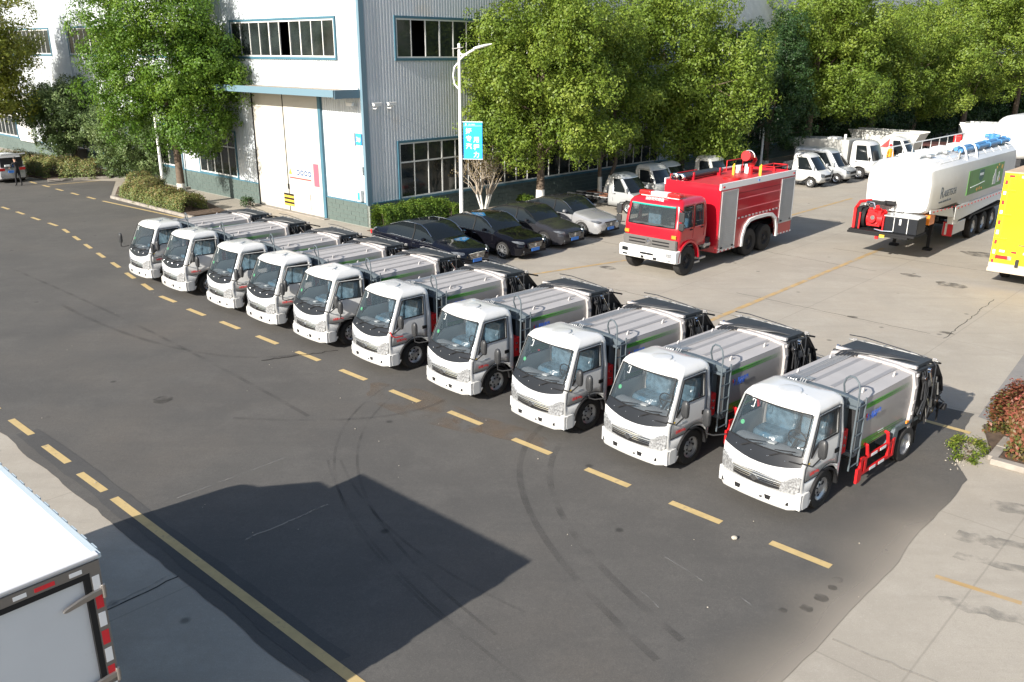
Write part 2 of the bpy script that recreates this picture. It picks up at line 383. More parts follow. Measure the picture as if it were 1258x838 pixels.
for k, (a, b_, c_, w) in enumerate([((-2.9, 18.9), (-4.9, 14.6), (-0.6, 9.6), 0.055), ((-2.5, 18.7), (-4.4, 14.6), (-0.2, 9.7), 0.055), ((-3.55, 14.9), (-2.5, 11.5), (0.9, 8.0), 0.05),
                                  ((-3.3, 14.9), (-2.2, 11.9), (0.2, 10.2), 0.05), ((1.2, 17.4), (-1.2, 14.5), (1.9, 9.2), 0.12), ((1.8, 17.0), (-0.6, 14.3), (2.3, 9.6), 0.12), ((-1.5, 18.0), (-2.4, 16.4), (-6.0, 16.9), 0.10),
                                  ((-14, 25.5), (-8, 19.6), (-5.5, 21.0), 0.12), ((-18, 30), (-10, 23), (-4.4, 17.0), 0.10)]):
    ribbon('tyre_mark', bez(a, b_, c_), w, M_rub, 0.011 + 0.0003 * k, road)
for a, b_ in (((2.4, 11.6), (2.9, 10.9)), ((3.3, 10.6), (3.5, 10.2)), ((1.9, 10.7), (2.1, 10.3)), ((-5.9, 13.4), (-4.4, 15.0))):
    ribbon('scratch_mark', bez(a, (Vector(a) + Vector(b_)) / 2 + Vector((.03, .02)), b_, 6), 0.025, M_scr, 0.0165, road)
def wob(a, b_, n=22, amp=0.05):
    a, b_ = Vector(a), Vector(b_); d = (b_ - a).normalized(); nn = Vector((-d.y, d.x))
    return [a + (b_ - a) * i / n + nn * random.uniform(-amp, amp) for i in range(n + 1)]
ribbon('expansion_joint', wob((-6.9, 8.8), (-4.35, 11.85), 26, 0.02), 0.03, M_crackd, 0.003, yard)
ribbon('expansion_joint', wob((-6.9, 8.95), (-4.3, 12.05), 30, 0.03), 0.04, M_crackl, 0.0045, yard)
ribbon('filler_trail', wob((-4.3, 12.05), (-3.2, 13.2), 14, 0.02), 0.03, M_crackl, 0.0175, road)
ribbon('expansion_joint', wob((4.34, 9.65), (7.3, 7.2), 30, 0.02), 0.045, M_crackl, 0.0045, yard)
for a, b_ in (((7.4, 27.2), (11.8, 22.9)), ((13, 34), (22, 26)), ((3.2, 27.8), (7.5, 23.8)), ((9.0, 34.5), (13.2, 30.2)), ((12, 22.5), (15.5, 26.5)), ((1.5, 37.5), (5.6, 33.2)), ((-12.2, 16.8), (-10.6, 18.4))):
    ribbon('crack', wob(a, b_, 34, 0.035), 0.022, M_crackd, 0.0035, yard)
ribbon('crack', wob((-6.4, 20.5), (-4.6, 21.3), 18, 0.05), 0.05, M_crackd, 0.0172, road)
def blob(name, c, r, m, z, parent, n=26, asp=1.0, rot=0.0):
    pts = []
    for i in range(n):
        t = 2 * pi * i / n; rr = r * (1 + 0.35 * noise.noise(Vector((cos(t) * 1.3 + c[0], sin(t) * 1.3 + c[1], 3))))
        x, y = rr * cos(t), rr * sin(t) * asp; pts.append((c[0] + x * cos(rot) - y * sin(rot), c[1] + x * sin(rot) + y * cos(rot)))
    return sheet(name, pts, z, m, parent, None)
M_oil = stain_mat('oil_stain', (0.05, 0.046, 0.04), 0.48, 3.5, 0.34)
M_clay = stain_mat('clay_stain', (0.17, 0.115, 0.07), 0.38, 1.3, 0.42)
M_dust = stain_mat('dust_film', (0.36, 0.315, 0.25), 0.55, 1.1, 0.36)
for c_, r, a_ in (((15.0, 28.3), 0.55, .6), ((12.3, 23.0), 0.18, .6), ((14.2, 29.6), .35, .5), ((10.2, 24.5), .16, .7), ((3.5, 30.6), .4, .5), ((18.5, 33.0), .9, .5), ((7.0, 33.5), .3, .5)):
    blob('oil_stain', c_, r, M_oil, 0.0072, yard, asp=a_, rot=-.8)
for c_, r in (((4.9, 11.0), .08), ((4.75, 10.8), .07), ((4.5, 10.55), .1), ((4.2, 10.3), .09), ((3.85, 10.25), .06), ((-7.9, 17.9), .22), ((-7.2, 24.0), .25)):
    blob('oil_stain', c_, r, M_oil, 0.0173, road)
M_mil = stain_mat('mildew_streak', (0.21, 0.20, 0.175), 0.45, 3.4, 0.40)
for k_, (a, b_, w_) in enumerate((((7.3, 12.3), (9.6, 11.3), .35), ((7.0, 11.7), (10.2, 10.2), .22), ((8.4, 13.3), (11.5, 12.0), .4), ((6.2, 10.5), (9.5, 9.0), .25))):
    ribbon('stain_streak', wob(a, b_, 30, .04), w_, M_mil, 0.0052 + .0003 * k_, yard)
blob('clay_stain', (-2.0, 17.6), 1.8, M_clay, 0.0125, road, asp=.35, rot=-.78)
blob('clay_stain', (-0.2, 16.3), 1.2, M_clay, 0.0127, road, asp=.3, rot=-.6)
def fade_strip(name, pts, w, m, z, parent):
    vs = []; fv = []; P = [Vector(p) for p in pts]; K = 6
    for i, p in enumerate(P):
        a, c = P[max(i - 4, 0)], P[min(i + 4, len(P) - 1)]; d = (c - a).normalized(); nn = Vector((-d.y, d.x))
        ww = w * (1 + .5 * noise.noise(Vector((p.x * .9, p.y * .9, 7))))
        for k in range(K): vs.append((*(p + nn * ww * k / (K - 1)), z)); fv.append((1 - k / (K - 1)) * min(1, (len(P) - 1 - i) / 9))
    b = MB(); b.add(vs, [(i * K + k, i * K + k + 1, (i + 1) * K + k + 1, (i + 1) * K + k) for i in range(len(P) - 1) for k in range(K - 1)])
    o = b.build(name, m, parent, smooth=False); at = o.data.attributes.new('fade', 'FLOAT', 'POINT'); at.data.foreach_set('value', fv); return o
M_fade = stain_mat('dust_fade', (0.30, 0.265, 0.22), .75, 1.4, 0.05)
_n = M_fade.node_tree.nodes; _l = M_fade.node_tree.links; _b = _n['Principled BSDF']; _src = _b.inputs['Alpha'].links[0].from_socket
_at = _n.new('ShaderNodeAttribute'); _at.attribute_name = 'fade'; _m = _n.new('ShaderNodeMath'); _m.operation = 'MULTIPLY'; _pw = _n.new('ShaderNodeMath'); _pw.operation = 'POWER'; _pw.inputs[1].default_value = 1.5
_l.new(_at.outputs['Fac'], _pw.inputs[0]); _l.new(_pw.outputs[0], _m.inputs[0]); _l.new(_src, _m.inputs[1]); _l.new(_m.outputs[0], _b.inputs['Alpha'])
fade_strip('dust_film', right_edge[6:], 1.15, M_fade, 0.0129, road)
# darker slab to the right of the row and the planting bed with the red shrub
sheet('paving_slab', [(10.15, 17.1), (10.75, 16.3), (16.5, 12.0), (24, 20), (14.6, 22.6)], 0.005, G_slab, yard)
kb = tag(thing('kerb', 'pale weathered kerb running in front of the red leaved shrub', 'kerb', (9.25, 14.9, 0), -42), None)
b = MB()
for i in range(5): b.box(0.0 + i * 0.9, 0.88 + i * 0.9, -0.09, 0.09, 0, 0.13 - 0.01 * (i % 2))
b.build('kerb_stone', M_kerb, kb, bevel=0.02)
b = MB()
for i in range(2): b.box(-0.09, 0.09, 0.1 + i * 0.6, 0.68 + i * 0.6, 0, 0.11)
b.build('kerb_stone', M_kerb, kb, bevel=0.02)
M_pebble = mat('pebble', (0.40, 0.36, 0.30), 0.8, var=.3)
rb = random.Random(5)
lit = MB()
for _ in range(90):
    x, y = rb.uniform(-12, 9), rb.uniform(9, 32)
    r = rb.uniform(.006, .014); lit.sphere((x, y, .014 + r * .5), (r, r * rb.uniform(.6, 1.4), r * .6), 5)
for _ in range(60):
    t = rb.random(); x, y = 8.45 + rb.gauss(0, .12) + t * .9, 14.6 + rb.gauss(0, .12) + t * 1.4
    r = rb.uniform(.008, .02); lit.sphere((x, y, .012 + r * .5), (r, r, r * .6), 5)
o = lit.build('road_grit', M_pebble, smooth=False); tag(o, 'pale grit and litter scattered over the asphalt', 'grit', kind='stuff')
b = MB(); b.sphere((0, 0, .03), (.055, .04, .035), 7); o = b.build('stone', M_pebble, smooth=False, loc=(3.62, 12.12, .012)); tag(o, 'small pale stone lying on the asphalt in front of the last two trucks', 'stone')

# ================================================================== WORKSHOP
M_wall = mat('white_cladding', (0.54, 0.575, 0.60), 0.5, var=0.04, vscale=0.6, dirt=(0.55, 0.53, 0.49), dscale=0.7, dthr=0.58)
M_door = mat('door_panel', (0.44, 0.425, 0.385), 0.5, var=0.04, vscale=0.8, dirt=(0.50, 0.47, 0.41), dscale=0.9, dthr=0.56)
M_trim = mat('blue_trim', (0.055, 0.14, 0.19), 0.45, var=0.08, vscale=2)
M_frame = mat('window_frame_white', (0.60, 0.60, 0.58), 0.5, var=0.05)
M_pane = mat('window_pane', (0.020, 0.026, 0.026), 0.06, spec=0.6, var=0.5, vscale=0.9)
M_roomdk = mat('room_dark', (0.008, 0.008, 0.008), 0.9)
M_brick = mat('green_block', (0.085, 0.115, 0.105), 0.7, var=0.14, vscale=1.3, bump=0.2, bscale=20)
M_mortar = mat('mortar', (0.20, 0.22, 0.20), 0.9)
M_roofbr = mat('canopy_sheet', (0.30, 0.25, 0.19), 0.7, var=0.2, vscale=2)
M_boxw = mat('white_box', (0.72, 0.72, 0.70), 0.5)
HB = 14.0
bld = thing('workshop_building', 'large white corrugated factory building with blue trim, green block base and strip windows', 'building', tuple(K0))
def wall_M(which):
    U, N = (RU, RN) if which == 'R' else (LU, LN)
    return axes(U, N, (0, 0, 1), (0, 0, 0))        # local x along wall, y outward, z up
WM = {'R': wall_M('R'), 'L': wall_M('L')}
def corr(b, x0, x1, z0, z1, pitch=0.165, d=0.030, T=None, mi=0):
    """trapezoidal sheet"""
    xs = []; x = math.floor(x0 / pitch) * pitch
    while x < x1:
        for f, dd in ((0, 0), (.30, 0), (.42, d), (.88, d), (1.0, 0)):
            xx = x + f * pitch
            if x0 < xx < x1: xs.append((xx, dd))
        x += pitch
    xs = [(x0, 0)] + xs + [(x1, 0)]
    vs = [(x, y, z) for z in (z0, z1) for x, y in xs]; n = len(xs)
    b.add(vs, [(i, i + 1, n + i + 1, n + i) for i in range(n - 1)], mi, T)
openR = [(1.85, 22.0, 7.23, 8.85), (24.0, 44.5, 7.23, 8.85), (46.5, 67, 7.23, 8.85), (69, 90, 7.23, 8.85), (1.8, 22.3, 1.12, 3.58), (24.3, 44.5, 1.12, 3.58), (46.5, 67, 1.12, 3.58)]
openL = [(1.78, 10.3, 7.25, 8.82), (12.2, 20.6, 7.25, 8.82), (22.3, 30.8, 7.25, 8.82), (34, 43, 7.25, 8.82), (11.0, 14.9, 1.18, 3.45), (17, 21, 1.18, 3.45), (24, 28, 1.18, 3.45), (31, 35, 1.18, 3.45), (43.4, 48.5, 1.18, 3.6)]
def clad(which, L, ops, zbase, extra=()):
    b = MB(); T = WM[which]; ops = sorted(list(ops) + list(extra))
    xs = sorted({0.0, L} | {o[0] for o in ops} | {o[1] for o in ops})
    for a, c in zip(xs[:-1], xs[1:]):
        hol = sorted((o[2], o[3]) for o in ops if o[0] < c - 1e-6 and o[1] > a + 1e-6)
        z = zbase
        for h0, h1 in hol:
            if h0 > z: corr(b, a, c, z, h0, T=T)
            z = max(z, h1)
        if z < HB: corr(b, a, c, z, HB, T=T)
    o = b.build('wall_cladding', M_wall, bld, smooth=False, recalc=False); return o
clad('R', 110, openR, 1.08)
clad('L', 60, openL, 1.08, [(3.1, 8.9, 0, 5.55)])
b = MB(); b.prism([(0, 0), tuple((RU * 110).xy), tuple((RU * 110 + LU * 60).xy), tuple((LU * 60).xy)], HB, HB + .3, 'z'); b.build('roof', M_frame, bld)
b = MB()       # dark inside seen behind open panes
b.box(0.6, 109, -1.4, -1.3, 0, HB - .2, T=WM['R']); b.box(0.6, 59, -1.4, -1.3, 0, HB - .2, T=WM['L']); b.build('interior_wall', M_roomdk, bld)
b = MB()
b.box(-.10, .16, -.02, .055, 1.0, HB, T=WM['R']); b.box(.06, .16, -.02, .058, 1.0, HB, T=WM['L'])
b.build('corner_trim', mat('pale_blue_trim', (0.13, 0.21, 0.26), 0.4), bld)
b = MB()
b.box(0.16, 110, 0.0, .075, 1.04, 1.10, T=WM['R']); b.box(0.16, 3.1, 0.0, .075, 1.04, 1.10, T=WM['L']); b.box(8.9, 60, 0.0, .075, 1.04, 1.10, T=WM['L']); b.build('base_trim', M_trim, bld)
# block base: mortar backing with single blocks proud of it
b = MB()
b.box(-.02, 110, -.1, .05, 0, 1.04, T=WM['R']); b.box(.05, 3.1, -.1, .048, 0, 1.036, T=WM['L']); b.box(8.9, 60, -.1, .048, 0, 1.036, T=WM['L']); b.build('base_wall', M_mortar, bld)
bw, bh = 0.58, 0.198
blk = MB(); blk.box(0.008, bw - .008, 0, .022, .008, bh - .008); blk0 = None
stuffb = MB(); cnt = 0
for which, x0, x1 in (('L', .07, 3.08), ('L', 8.93, 14.9), ('R', .0, 33.0), ('L', 14.9, 60), ('R', 33.0, 110)):
    for row in range(5):
        x = x0 - (bw / 2 if row % 2 else 0)
        while x < x1 - .05:
            z = .03 + row * (bh + .002); a = max(x, x0); c = min(x + bw, x1)
            if c - a > .1:
                full = c - a > bw - .01
                if cnt < 296 and full and x < 30:
                    M = WM[which] @ Matrix.Translation((a, .0485 + random.uniform(0, .006), z))
                    if blk0 is None: blk0 = blk.build('brick', M_brick, bld, smooth=False); blk0.matrix_local = M
                    else: inst(blk0, bld, M)
                    cnt += 1
                else: stuffb.box(a + .008, c - .008, .045, .072, z + .008, z + bh - .008, T=WM[which])
            x += bw
so = stuffb.build('brickwork', M_brick, bld, smooth=False); so['kind'] = 'stuff'
# windows
def window(which, x0, x1, z0, z1, pitch=0.85, trans=None, lowopen=(), sub=True):
    T = WM[which]; f = MB(); t = 0.055
    f.box(x0 - .10, x1 + .10, .0, .085, z0 - .12, z0 - .01, 1, T); f.box(x0 - .10, x1 + .10, .0, .085, z1 + .01, z1 + .11, 1, T)
    f.box(x0 - .10, x0 - .01, .0, .082, z0 - .01, z1 + .01, 1, T); f.box(x1 + .01, x1 + .10, .0, .082, z0 - .01, z1 + .01, 1, T)
    f.box(x0 - .01, x1 + .01, .0, .06, z0 - .01, z0 + t, 0, T); f.box(x0 - .01, x1 + .01, .0, .06, z1 - t, z1 + .01, 0, T)
    n = max(1, round((x1 - x0) / pitch)); p = (x1 - x0) / n
    for i in range(n + 1):
        w = .045 if i % 3 else .07
        a = min(max(x0 + i * p - w / 2, x0 - .01), x1 + .01 - w); f.box(a, a + w, .002, .058, z0 + t, z1 - t, 0, T)
    if trans: f.box(x0, x1, .004, .062, trans - .03, trans + .03, 0, T)
    fo = f.build('window', [M_frame, M_trim], bld, smooth=False)
    zs = [(z0 + t, (trans or z1 - t))] + ([(trans, z1 - t)] if trans else [])
    for i in range(n):
        for k, (a, c) in enumerate(zs):
            if (i, k) in lowopen: continue
            q = MB(); dy = random.uniform(.012, .03) + (.0 if (i + k) % 2 else .008); q.box(x0 + i * p, x0 + (i + 1) * p, dy - .006, dy, a, c, 0, T)
            q.build('pane', M_pane, fo, smooth=False)
for i, o_ in enumerate(openR): window('R', *o_, pitch=0.85 if o_[0] < 50 else 1.7, trans=2.72 if o_[2] < 3 else None, lowopen={0: [(1, 0)], 4: []}.get(i, []))
for i, o_ in enumerate(openL): window('L', *o_, pitch=0.84, trans=2.7 if o_[2] < 3 else None, lowopen={0: [(4, 0)]}.get(i, []))
# sliding doors, post, canopy
T = WM['L']
for x0, x1, yy in ((3.32, 6.15, .10), (6.17, 8.9, .06)):
    b = MB(); corr(b, x0, x1, .06, 5.55, 0.105, .006, T=T @ Matrix.Translation((0, yy, 0))); b.box(x0, x1, yy - .05, yy - .004, .05, 5.55, 0, T)
    d = b.build('sliding_door', M_door, bld, smooth=False)
    b = MB(); xa = 6.08 if x0 < 5 else 6.2; b.box(xa, xa + .05, yy + .01, yy + .05, 1.1, 1.35, 0, T); b.build('handle', M_black, d)
b = MB(); b.box(3.1, 3.31, -.05, .13, 0, 5.55, 0, T); b.build('door_post', M_trim, bld, bevel=.01)
b = MB(); b.box(6.13, 6.185, .05, .118, .05, 5.55, 0, T); b.box(8.88, 8.94, .03, .118, .05, 5.55, 0, T); b.build('door_seal', M_black, bld)
b = MB(); b.box(3.0, 9.2, .0, .35, 0, .045, 0, T); b.build('door_rail', M_kerb, bld)
b = MB(); b.box(.25, 11.2, 0.04, 1.35, 5.86, 5.92, 0, T); corr(b, .25, 11.2, 0, 0.01); b.v = b.v[:8]; b.f = b.f[:6]; b.mi = b.mi[:6]
cn = b.build('canopy', M_roofbr, bld, smooth=False)
b = MB(); b.box(.22, 11.25, 1.35, 1.42, 5.66, 5.95, 0, T); b.box(.20, .27, .04, 1.35, 5.60, 5.95, 0, T); b.box(.25, 11.2, .05, 1.35, 5.80, 5.855, 1, T); b.build('fascia', [mat('pale_blue_trim', None), M_wall], cn, bevel=.005)
b = MB(); b.box(.25, 11.2, .04, .10, 5.925, 6.02, 0, T); b.build('flashing', M_wall, cn)
# stickers on the door
def wtext(body, size, m, name, which, x, y, z, flip=True, **k):
    X = WM[which].to_3x3() @ Vector((-1 if which == 'L' else 1, 0, 0)); N = WM[which].to_3x3() @ Vector((0, 1, 0))
    o = WM[which] @ Vector((x, y, z)); return text_mesh(body, size, m, name, bld, axes(X, Vector((0, 0, 1)), N, o), **k)
M_ylw = mat('sign_yellow', (0.75, 0.50, 0.04), 0.5); M_signb = mat('sign_blue', (0.04, 0.30, 0.62), 0.45); M_signdk = mat('sign_dark_blue', (0.05, 0.10, 0.22), 0.5)
for k, (x, m, tri) in enumerate([(5.92, M_ylw, 1), (5.58, M_paper, 1), (5.26, M_signdk, 0), (4.94, M_signdk, 0), (4.62, M_signdk, 0), (4.30, M_signdk, 0)]):
    b = MB(); zc = 1.98 + .0 * k
    if tri: b.prism([(x - .13, zc - .13), (x + .13, zc - .13), (x, zc + .14)], .107, .112, 'y', 0, T)
    else: b.cyl((x, .107, zc), (x, .112, zc), .13, n=18, T=T)
    st = b.build('safety_sticker', m, bld, smooth=False)
    if not tri: b = MB(); b.cyl((x, .112, zc), (x, .1155, zc), .06, n=12, T=T); b.build('pictogram', M_paper, st, smooth=False)
b = MB(); b.box(4.2, 6.0, .107, .111, 1.66, 1.72, 0, T); b.build('red_caption_strip', M_reddec, bld)
b = MB(); b.box(3.55, 3.95, .107, .122, 1.45, 2.5, 0, T); b.build('notice_board', mat('faded_red', (0.55, 0.10, 0.14), .5), bld)
b = MB(); hz = MB()
for k in range(6):
    z0 = .28 + k * .10; b.box(5.78, 6.62, .108 if 0 else .115, .12, z0, z0 + .10, k % 2, T)
b.build('hazard_panel', [mat('hazard_yellow', (0.62, 0.38, 0.05), .6), M_black], bld, smooth=False)
b = MB(); b.box(4.35, 4.37, .105, .11, .25, 1.0, 0, T); b.box(4.37, 4.385, .105, .11, .75, 1.4, 0, T); b.build('door_scratch', M_black, bld)
b = MB(); b.box(.22, .62, .06, .08, 3.62, 4.1, 0, T); sg = b.build('number_sign', M_signb, bld)
o = wtext('3#', .30, M_paper, 'sign_text', 'L', .60, .084, 3.75)
b = MB(); b.box(.68, .92, .06, .12, 3.6, 4.12, 0, T); b.build('meter_box', M_boxw, bld, bevel=.01)
b = MB(); b.box(.28, .56, .06, .22, 1.15, 1.65, 0, T); b.build('electric_box', M_boxw, bld, bevel=.02)
b = MB(); b.box(.34, .52, .22, .225, 1.22, 1.55, 0, T); b.build('electric_box_label', M_signb, bld)
b = MB(); b.box(.2, .34, .06, .14, 2.35, 2.7, 0, T); b.build('junction_box', M_boxw, bld, bevel=.01)
# bright doorway and low outbuilding bits at the far left
b = MB(); b.box(39.4, 42.2, .05, .30, 1.0, 4.3, 0, T); b.build('side_door', M_boxw, bld)
b = MB(); b.box(30.5, 33, 0, 1.1, .0, 1.2, 0, T); b.build('loading_ledge', M_kerb, bld)
# security cameras on the corner
for k, (which, x, ang) in enumerate((('L', .55, 30), ('R', .45, 20), ('R', 1.25, -20))):
    cm = thing('security_camera', ['white security camera left of the building corner, just under the canopy', 'white security camera immediately right of the building corner', 'white security camera farthest right of the corner on the grey wall'][k], 'camera',
               tuple(K0 + (WM[which] @ Vector((x, .0, 5.15)))), (LA if which == 'L' else RA), 'security cameras on the building corner')
    s_ = 1 if which == 'L' else -1
    b = MB(); b.tube([(0, 0, 0), (0, s_ * .25, .0), (0, s_ * .35, .12)], .022, 6); b.build('bracket', M_boxw, cm)
    b = MB(); b.box(-.22, .2, s_ * .35 - .06, s_ * .35 + .06, .12, .24); b.box(-.26, .22, s_ * .35 - .075, s_ * .35 + .075, .235, .255); b.build('camera_body', M_boxw, cm, bevel=.015)
    b = MB(); b.cyl((.2, s_ * .35, .18), (.215, s_ * .35, .18), .045); b.build('lens', M_black, cm)

# building farther right with a blue roof
fb = thing('far_warehouse', 'distant grey warehouse with blue roof showing above the trees at the top right', 'building', (83, 128, 0), RA)
b = MB(); b.box(0, 60, 0, 40, 0, 11.5); b.build('wall', M_wall, fb, smooth=False)
b = MB(); b.prism([(-1, 11.5), (20, 15.5), (41, 11.5)], -1, 61, 'x'); b.build('roof', mat('blue_roof', (0.05, 0.20, 0.50), .5), fb, smooth=False)
fw = thing('boundary_building', 'dark low workshop range closing the yard behind the far right trucks', 'building', (66, 108, 0), -43)
b = MB(); b.box(0, 60, 0, 8, 0, 5.0); b.build('wall', mat('dark_wall', (0.12, 0.12, 0.12), .8), fw, smooth=False)
b = MB(); b.box(-.3, 60.3, -.5, 8.3, 5.0, 5.25); b.build('roof', M_frame, fw)

# ================================================================== STREET LAMP WITH BANNER
lp = thing('street_lamp', 'tall white street lamp carrying a blue Chinese banner beside the grey workshop wall', 'street lamp', (-2.33, 38.97, 0), -4)
b = MB(); b.cyl((0, 0, 0), (0, 0, 7.75), .095, .06, 14); b.cyl((0, 0, 0), (0, 0, .25), .14, .13, 14); b.sphere((0, 0, 7.78), .07, 8); b.build('pole', M_boxw, lp)
b = MB(); b.tube([(0, 0, 7.15), (.2, 0, 7.33), (.45, 0, 7.48), (.68, 0, 7.60)], .05, 8); b.tube([(0, 0, 7.5), (.1, 0, 7.38), (.35, 0, 7.36)], .04, 6)
b.tube([(0, 0, 5.9), (-.22, 0, 6.15), (-.28, 0, 6.5), (-.22, 0, 6.85), (0, 0, 7.1)], .035, 8); b.build('arm', M_boxw, lp)
b = MB(); b.loft([[(.62 + x * .85, w * cos(t), 7.62 + x * .2 + h * sin(t)) for t in [2 * pi * i / 10 for i in range(10)]] for x, w, h in ((0, .07, .05), (.2, .15, .07), (.6, .16, .07), (.95, .06, .03))]); b.build('lamp_head', M_boxw, lp)
b = MB(); b.box(.78, 1.25, -.12, .12, 7.56, 7.59, T=Matrix.Rotation(radians(-8), 4, 'Y')); b.build('lamp_lens', M_lens, lp)
b = MB(); b.tube([(0, 0, 4.55), (1.0, 0, 4.55)], .018, 6); b.tube([(0, 0, 2.93), (1.0, 0, 2.93)], .018, 6); b.build('banner_bracket', M_boxw, lp)
b = MB(); b.box(.14, .98, -.012, .012, 2.94, 4.54); bn = b.build('banner', mat('banner_blue', (0.02, 0.34, 0.78), .5), lp)
BT = lambda o: axes((1, 0, 0), (0, 0, 1), (0, -1, 0), o)
for ch, x, z in (('好', .24, 4.06), ('专', .24, 3.73), ('汽', .24, 3.40), ('用', .58, 3.69), ('程', .58, 3.36), ('力', .58, 3.03)):
    text_mesh(ch, .27, M_paper, 'banner_lettering', bn, BT((x, -.0145, z)), .001, bold=.006)
b = MB(); b.box(.16, .96, -.0145, -.0125, 4.375, 4.385); b.box(.22, .28, -.0145, -.0125, 4.41, 4.48); b.build('banner_rule', M_paper, bn)
text_mesh('程力集团', .075, M_paper, 'banner_lettering', bn, BT((.36, -.0145, 4.41)), .001)
for nm, lab, px, py, h in (('utility_pole', 'plain white pole standing in front of the big green tree on the left', -19.6, 48.2, 6.2), ('utility_pole', 'thin grey pole in the shade of the dark conical tree behind the fire truck', 16.0, 55.9, 3.0)):
    b = MB(); b.cyl((0, 0, 0), (0, 0, h), .085, .06, 12); o = b.build(nm, M_boxw, None, loc=(px, py, 0)); tag(o, lab, 'pole')
# ================================================================== VEHICLE HELPERS
def wheel(parent, R, w, rim, x, y, side, style='slots', name='wheel', n=28, spokes=7, dual=False, rimmat=None):
    """wheel part (the tyre) with its rim as sub-part; side=+1 outer face towards +Y"""
    key = ('wheel', R, w, rim, style, spokes, side, dual)
    rimmat = rimmat or M_rim
    if key in WCACHE:
        t0, r0 = WCACHE[key]
        t = inst(t0, parent); t.location = (x, y, R); inst(r0, t); return t
    h = w / 2
    prof = [(rim * .98, -h * .85), (R * .80, -h), (R * .95, -h * .92), (R, -h * .62), (R, -h * .30), (R * .985, -h * .28), (R * .985, -h * .2), (R, -h * .18), (R, h * .18), (R * .985, h * .2), (R * .985, h * .28), (R, h * .30), (R, h * .62), (R * .95, h * .92), (R * .80, h), (rim * 1.06, h * .92), (rim * .98, h * .75)]
    b = MB(); S = Vector((0, side, 0))
    b.lathe(prof, (0, 0, 0), S, n)
    if dual: b.lathe(prof, S * (-w * 1.12), S, n)
    t = b.build(name, M_tyre, parent, ang=30); t.location = (x, y, R)
    b = MB()
    if style == 'slots':           # pressed steel truck wheel: dished disc with holes, hub and nuts
        b.lathe([(rim * 1.02, h * .86), (rim * 1.0, h * .62), (rim * .90, h * .50), (rim * .78, h * .30), (rim * .62, h * .28), (rim * .5, h * .45), (rim * .34, h * .52), (rim * .33, h * .75), (rim * .2, h * .80), (.001, h * .80)], (0, 0, 0), S, n, 0)
        for i in range(spokes):
            a = 2 * pi * i / spokes; c = Vector((cos(a), 0, sin(a))) * rim * .70
            b.cyl(c + S * h * .25, c + S * h * .36, rim * .15, rim * .13, 8, 1)
        for i in range(6):
            a = 2 * pi * (i + .5) / 6; c = Vector((cos(a), 0, sin(a))) * rim * .42; b.cyl(c + S * h * .45, c + S * h * .62, .016, .016, 6, 1)
    elif style == 'deep':          # recessed rear wheel
        b.lathe([(rim * 1.02, h * .86), (rim * .97, h * .5), (rim * .93, -h * .35), (rim * .75, -h * .55), (rim * .5, -h * .5), (rim * .42, -h * .2), (rim * .40, h * .35), (rim * .25, h * .42), (.001, h * .42)], (0, 0, 0), S, n, 0)
        for i in range(8):
            a = 2 * pi * i / 8; c = Vector((cos(a), 0, sin(a))) * rim * .84; b.cyl(c - S * h * .46, c - S * h * .38, rim * .07, rim * .07, 8, 1)
    elif style == 'dark':
        b.lathe([(rim * 1.02, h * .86), (rim * .95, h * .3), (rim * .6, h * .1), (rim * .5, h * .3), (rim * .35, h * .45), (rim * .3, h * .85), (.001, h * .85)], (0, 0, 0), S, n, 0)
        for i in range(8):
            a = 2 * pi * i / 8; c = Vector((cos(a), 0, sin(a))) * rim * .75; b.cyl(c + S * h * .16, c + S * h * .24, rim * .1, rim * .1, 8, 1)
    else:                          # alloy spokes
        b.lathe([(rim * 1.02, h * .88), (rim * .95, h * .80), (rim * .93, h * .2), (.001, h * .15)], (0, 0, 0), S, n, 1)
        b.lathe([(rim * 1.03, h * .86), (rim * 1.02, h * .93), (rim * .95, h * .93), (rim * .93, h * .80)], (0, 0, 0), S, n, 0)
        b.cyl(S * h * .3, S * h * .88, rim * .2, rim * .16, 12, 0)
        for i in range(spokes):
            a = 2 * pi * i / spokes; d = Vector((cos(a), 0, sin(a))); e = Vector((-sin(a), 0, cos(a)))
            for q in ((-.07, .0) if style == 'twin' else (0,)):
                w0, w1 = (.10, .06)
                off = e * rim * (q * 1.6 + (.056 if style == 'twin' else 0))
                p = [d * rim * .15 + off * .4 - e * rim * w0 * .6, d * rim * .15 + off * .4 + e * rim * w0 * .6, d * rim * .96 + off + e * rim * w1, d * rim * .96 + off - e * rim * w1]
                b.add([v + S * h * .62 for v in p] + [v + S * h * .86 for v in p], [(0, 1, 2, 3), (7, 6, 5, 4), (0, 4, 5, 1), (1, 5, 6, 2), (2, 6, 7, 3), (3, 7, 4, 0)], 0)
    r = b.build('rim', [rimmat, M_dark], t, ang=35)
    WCACHE[key] = (t, r)
    return t
WCACHE = {}

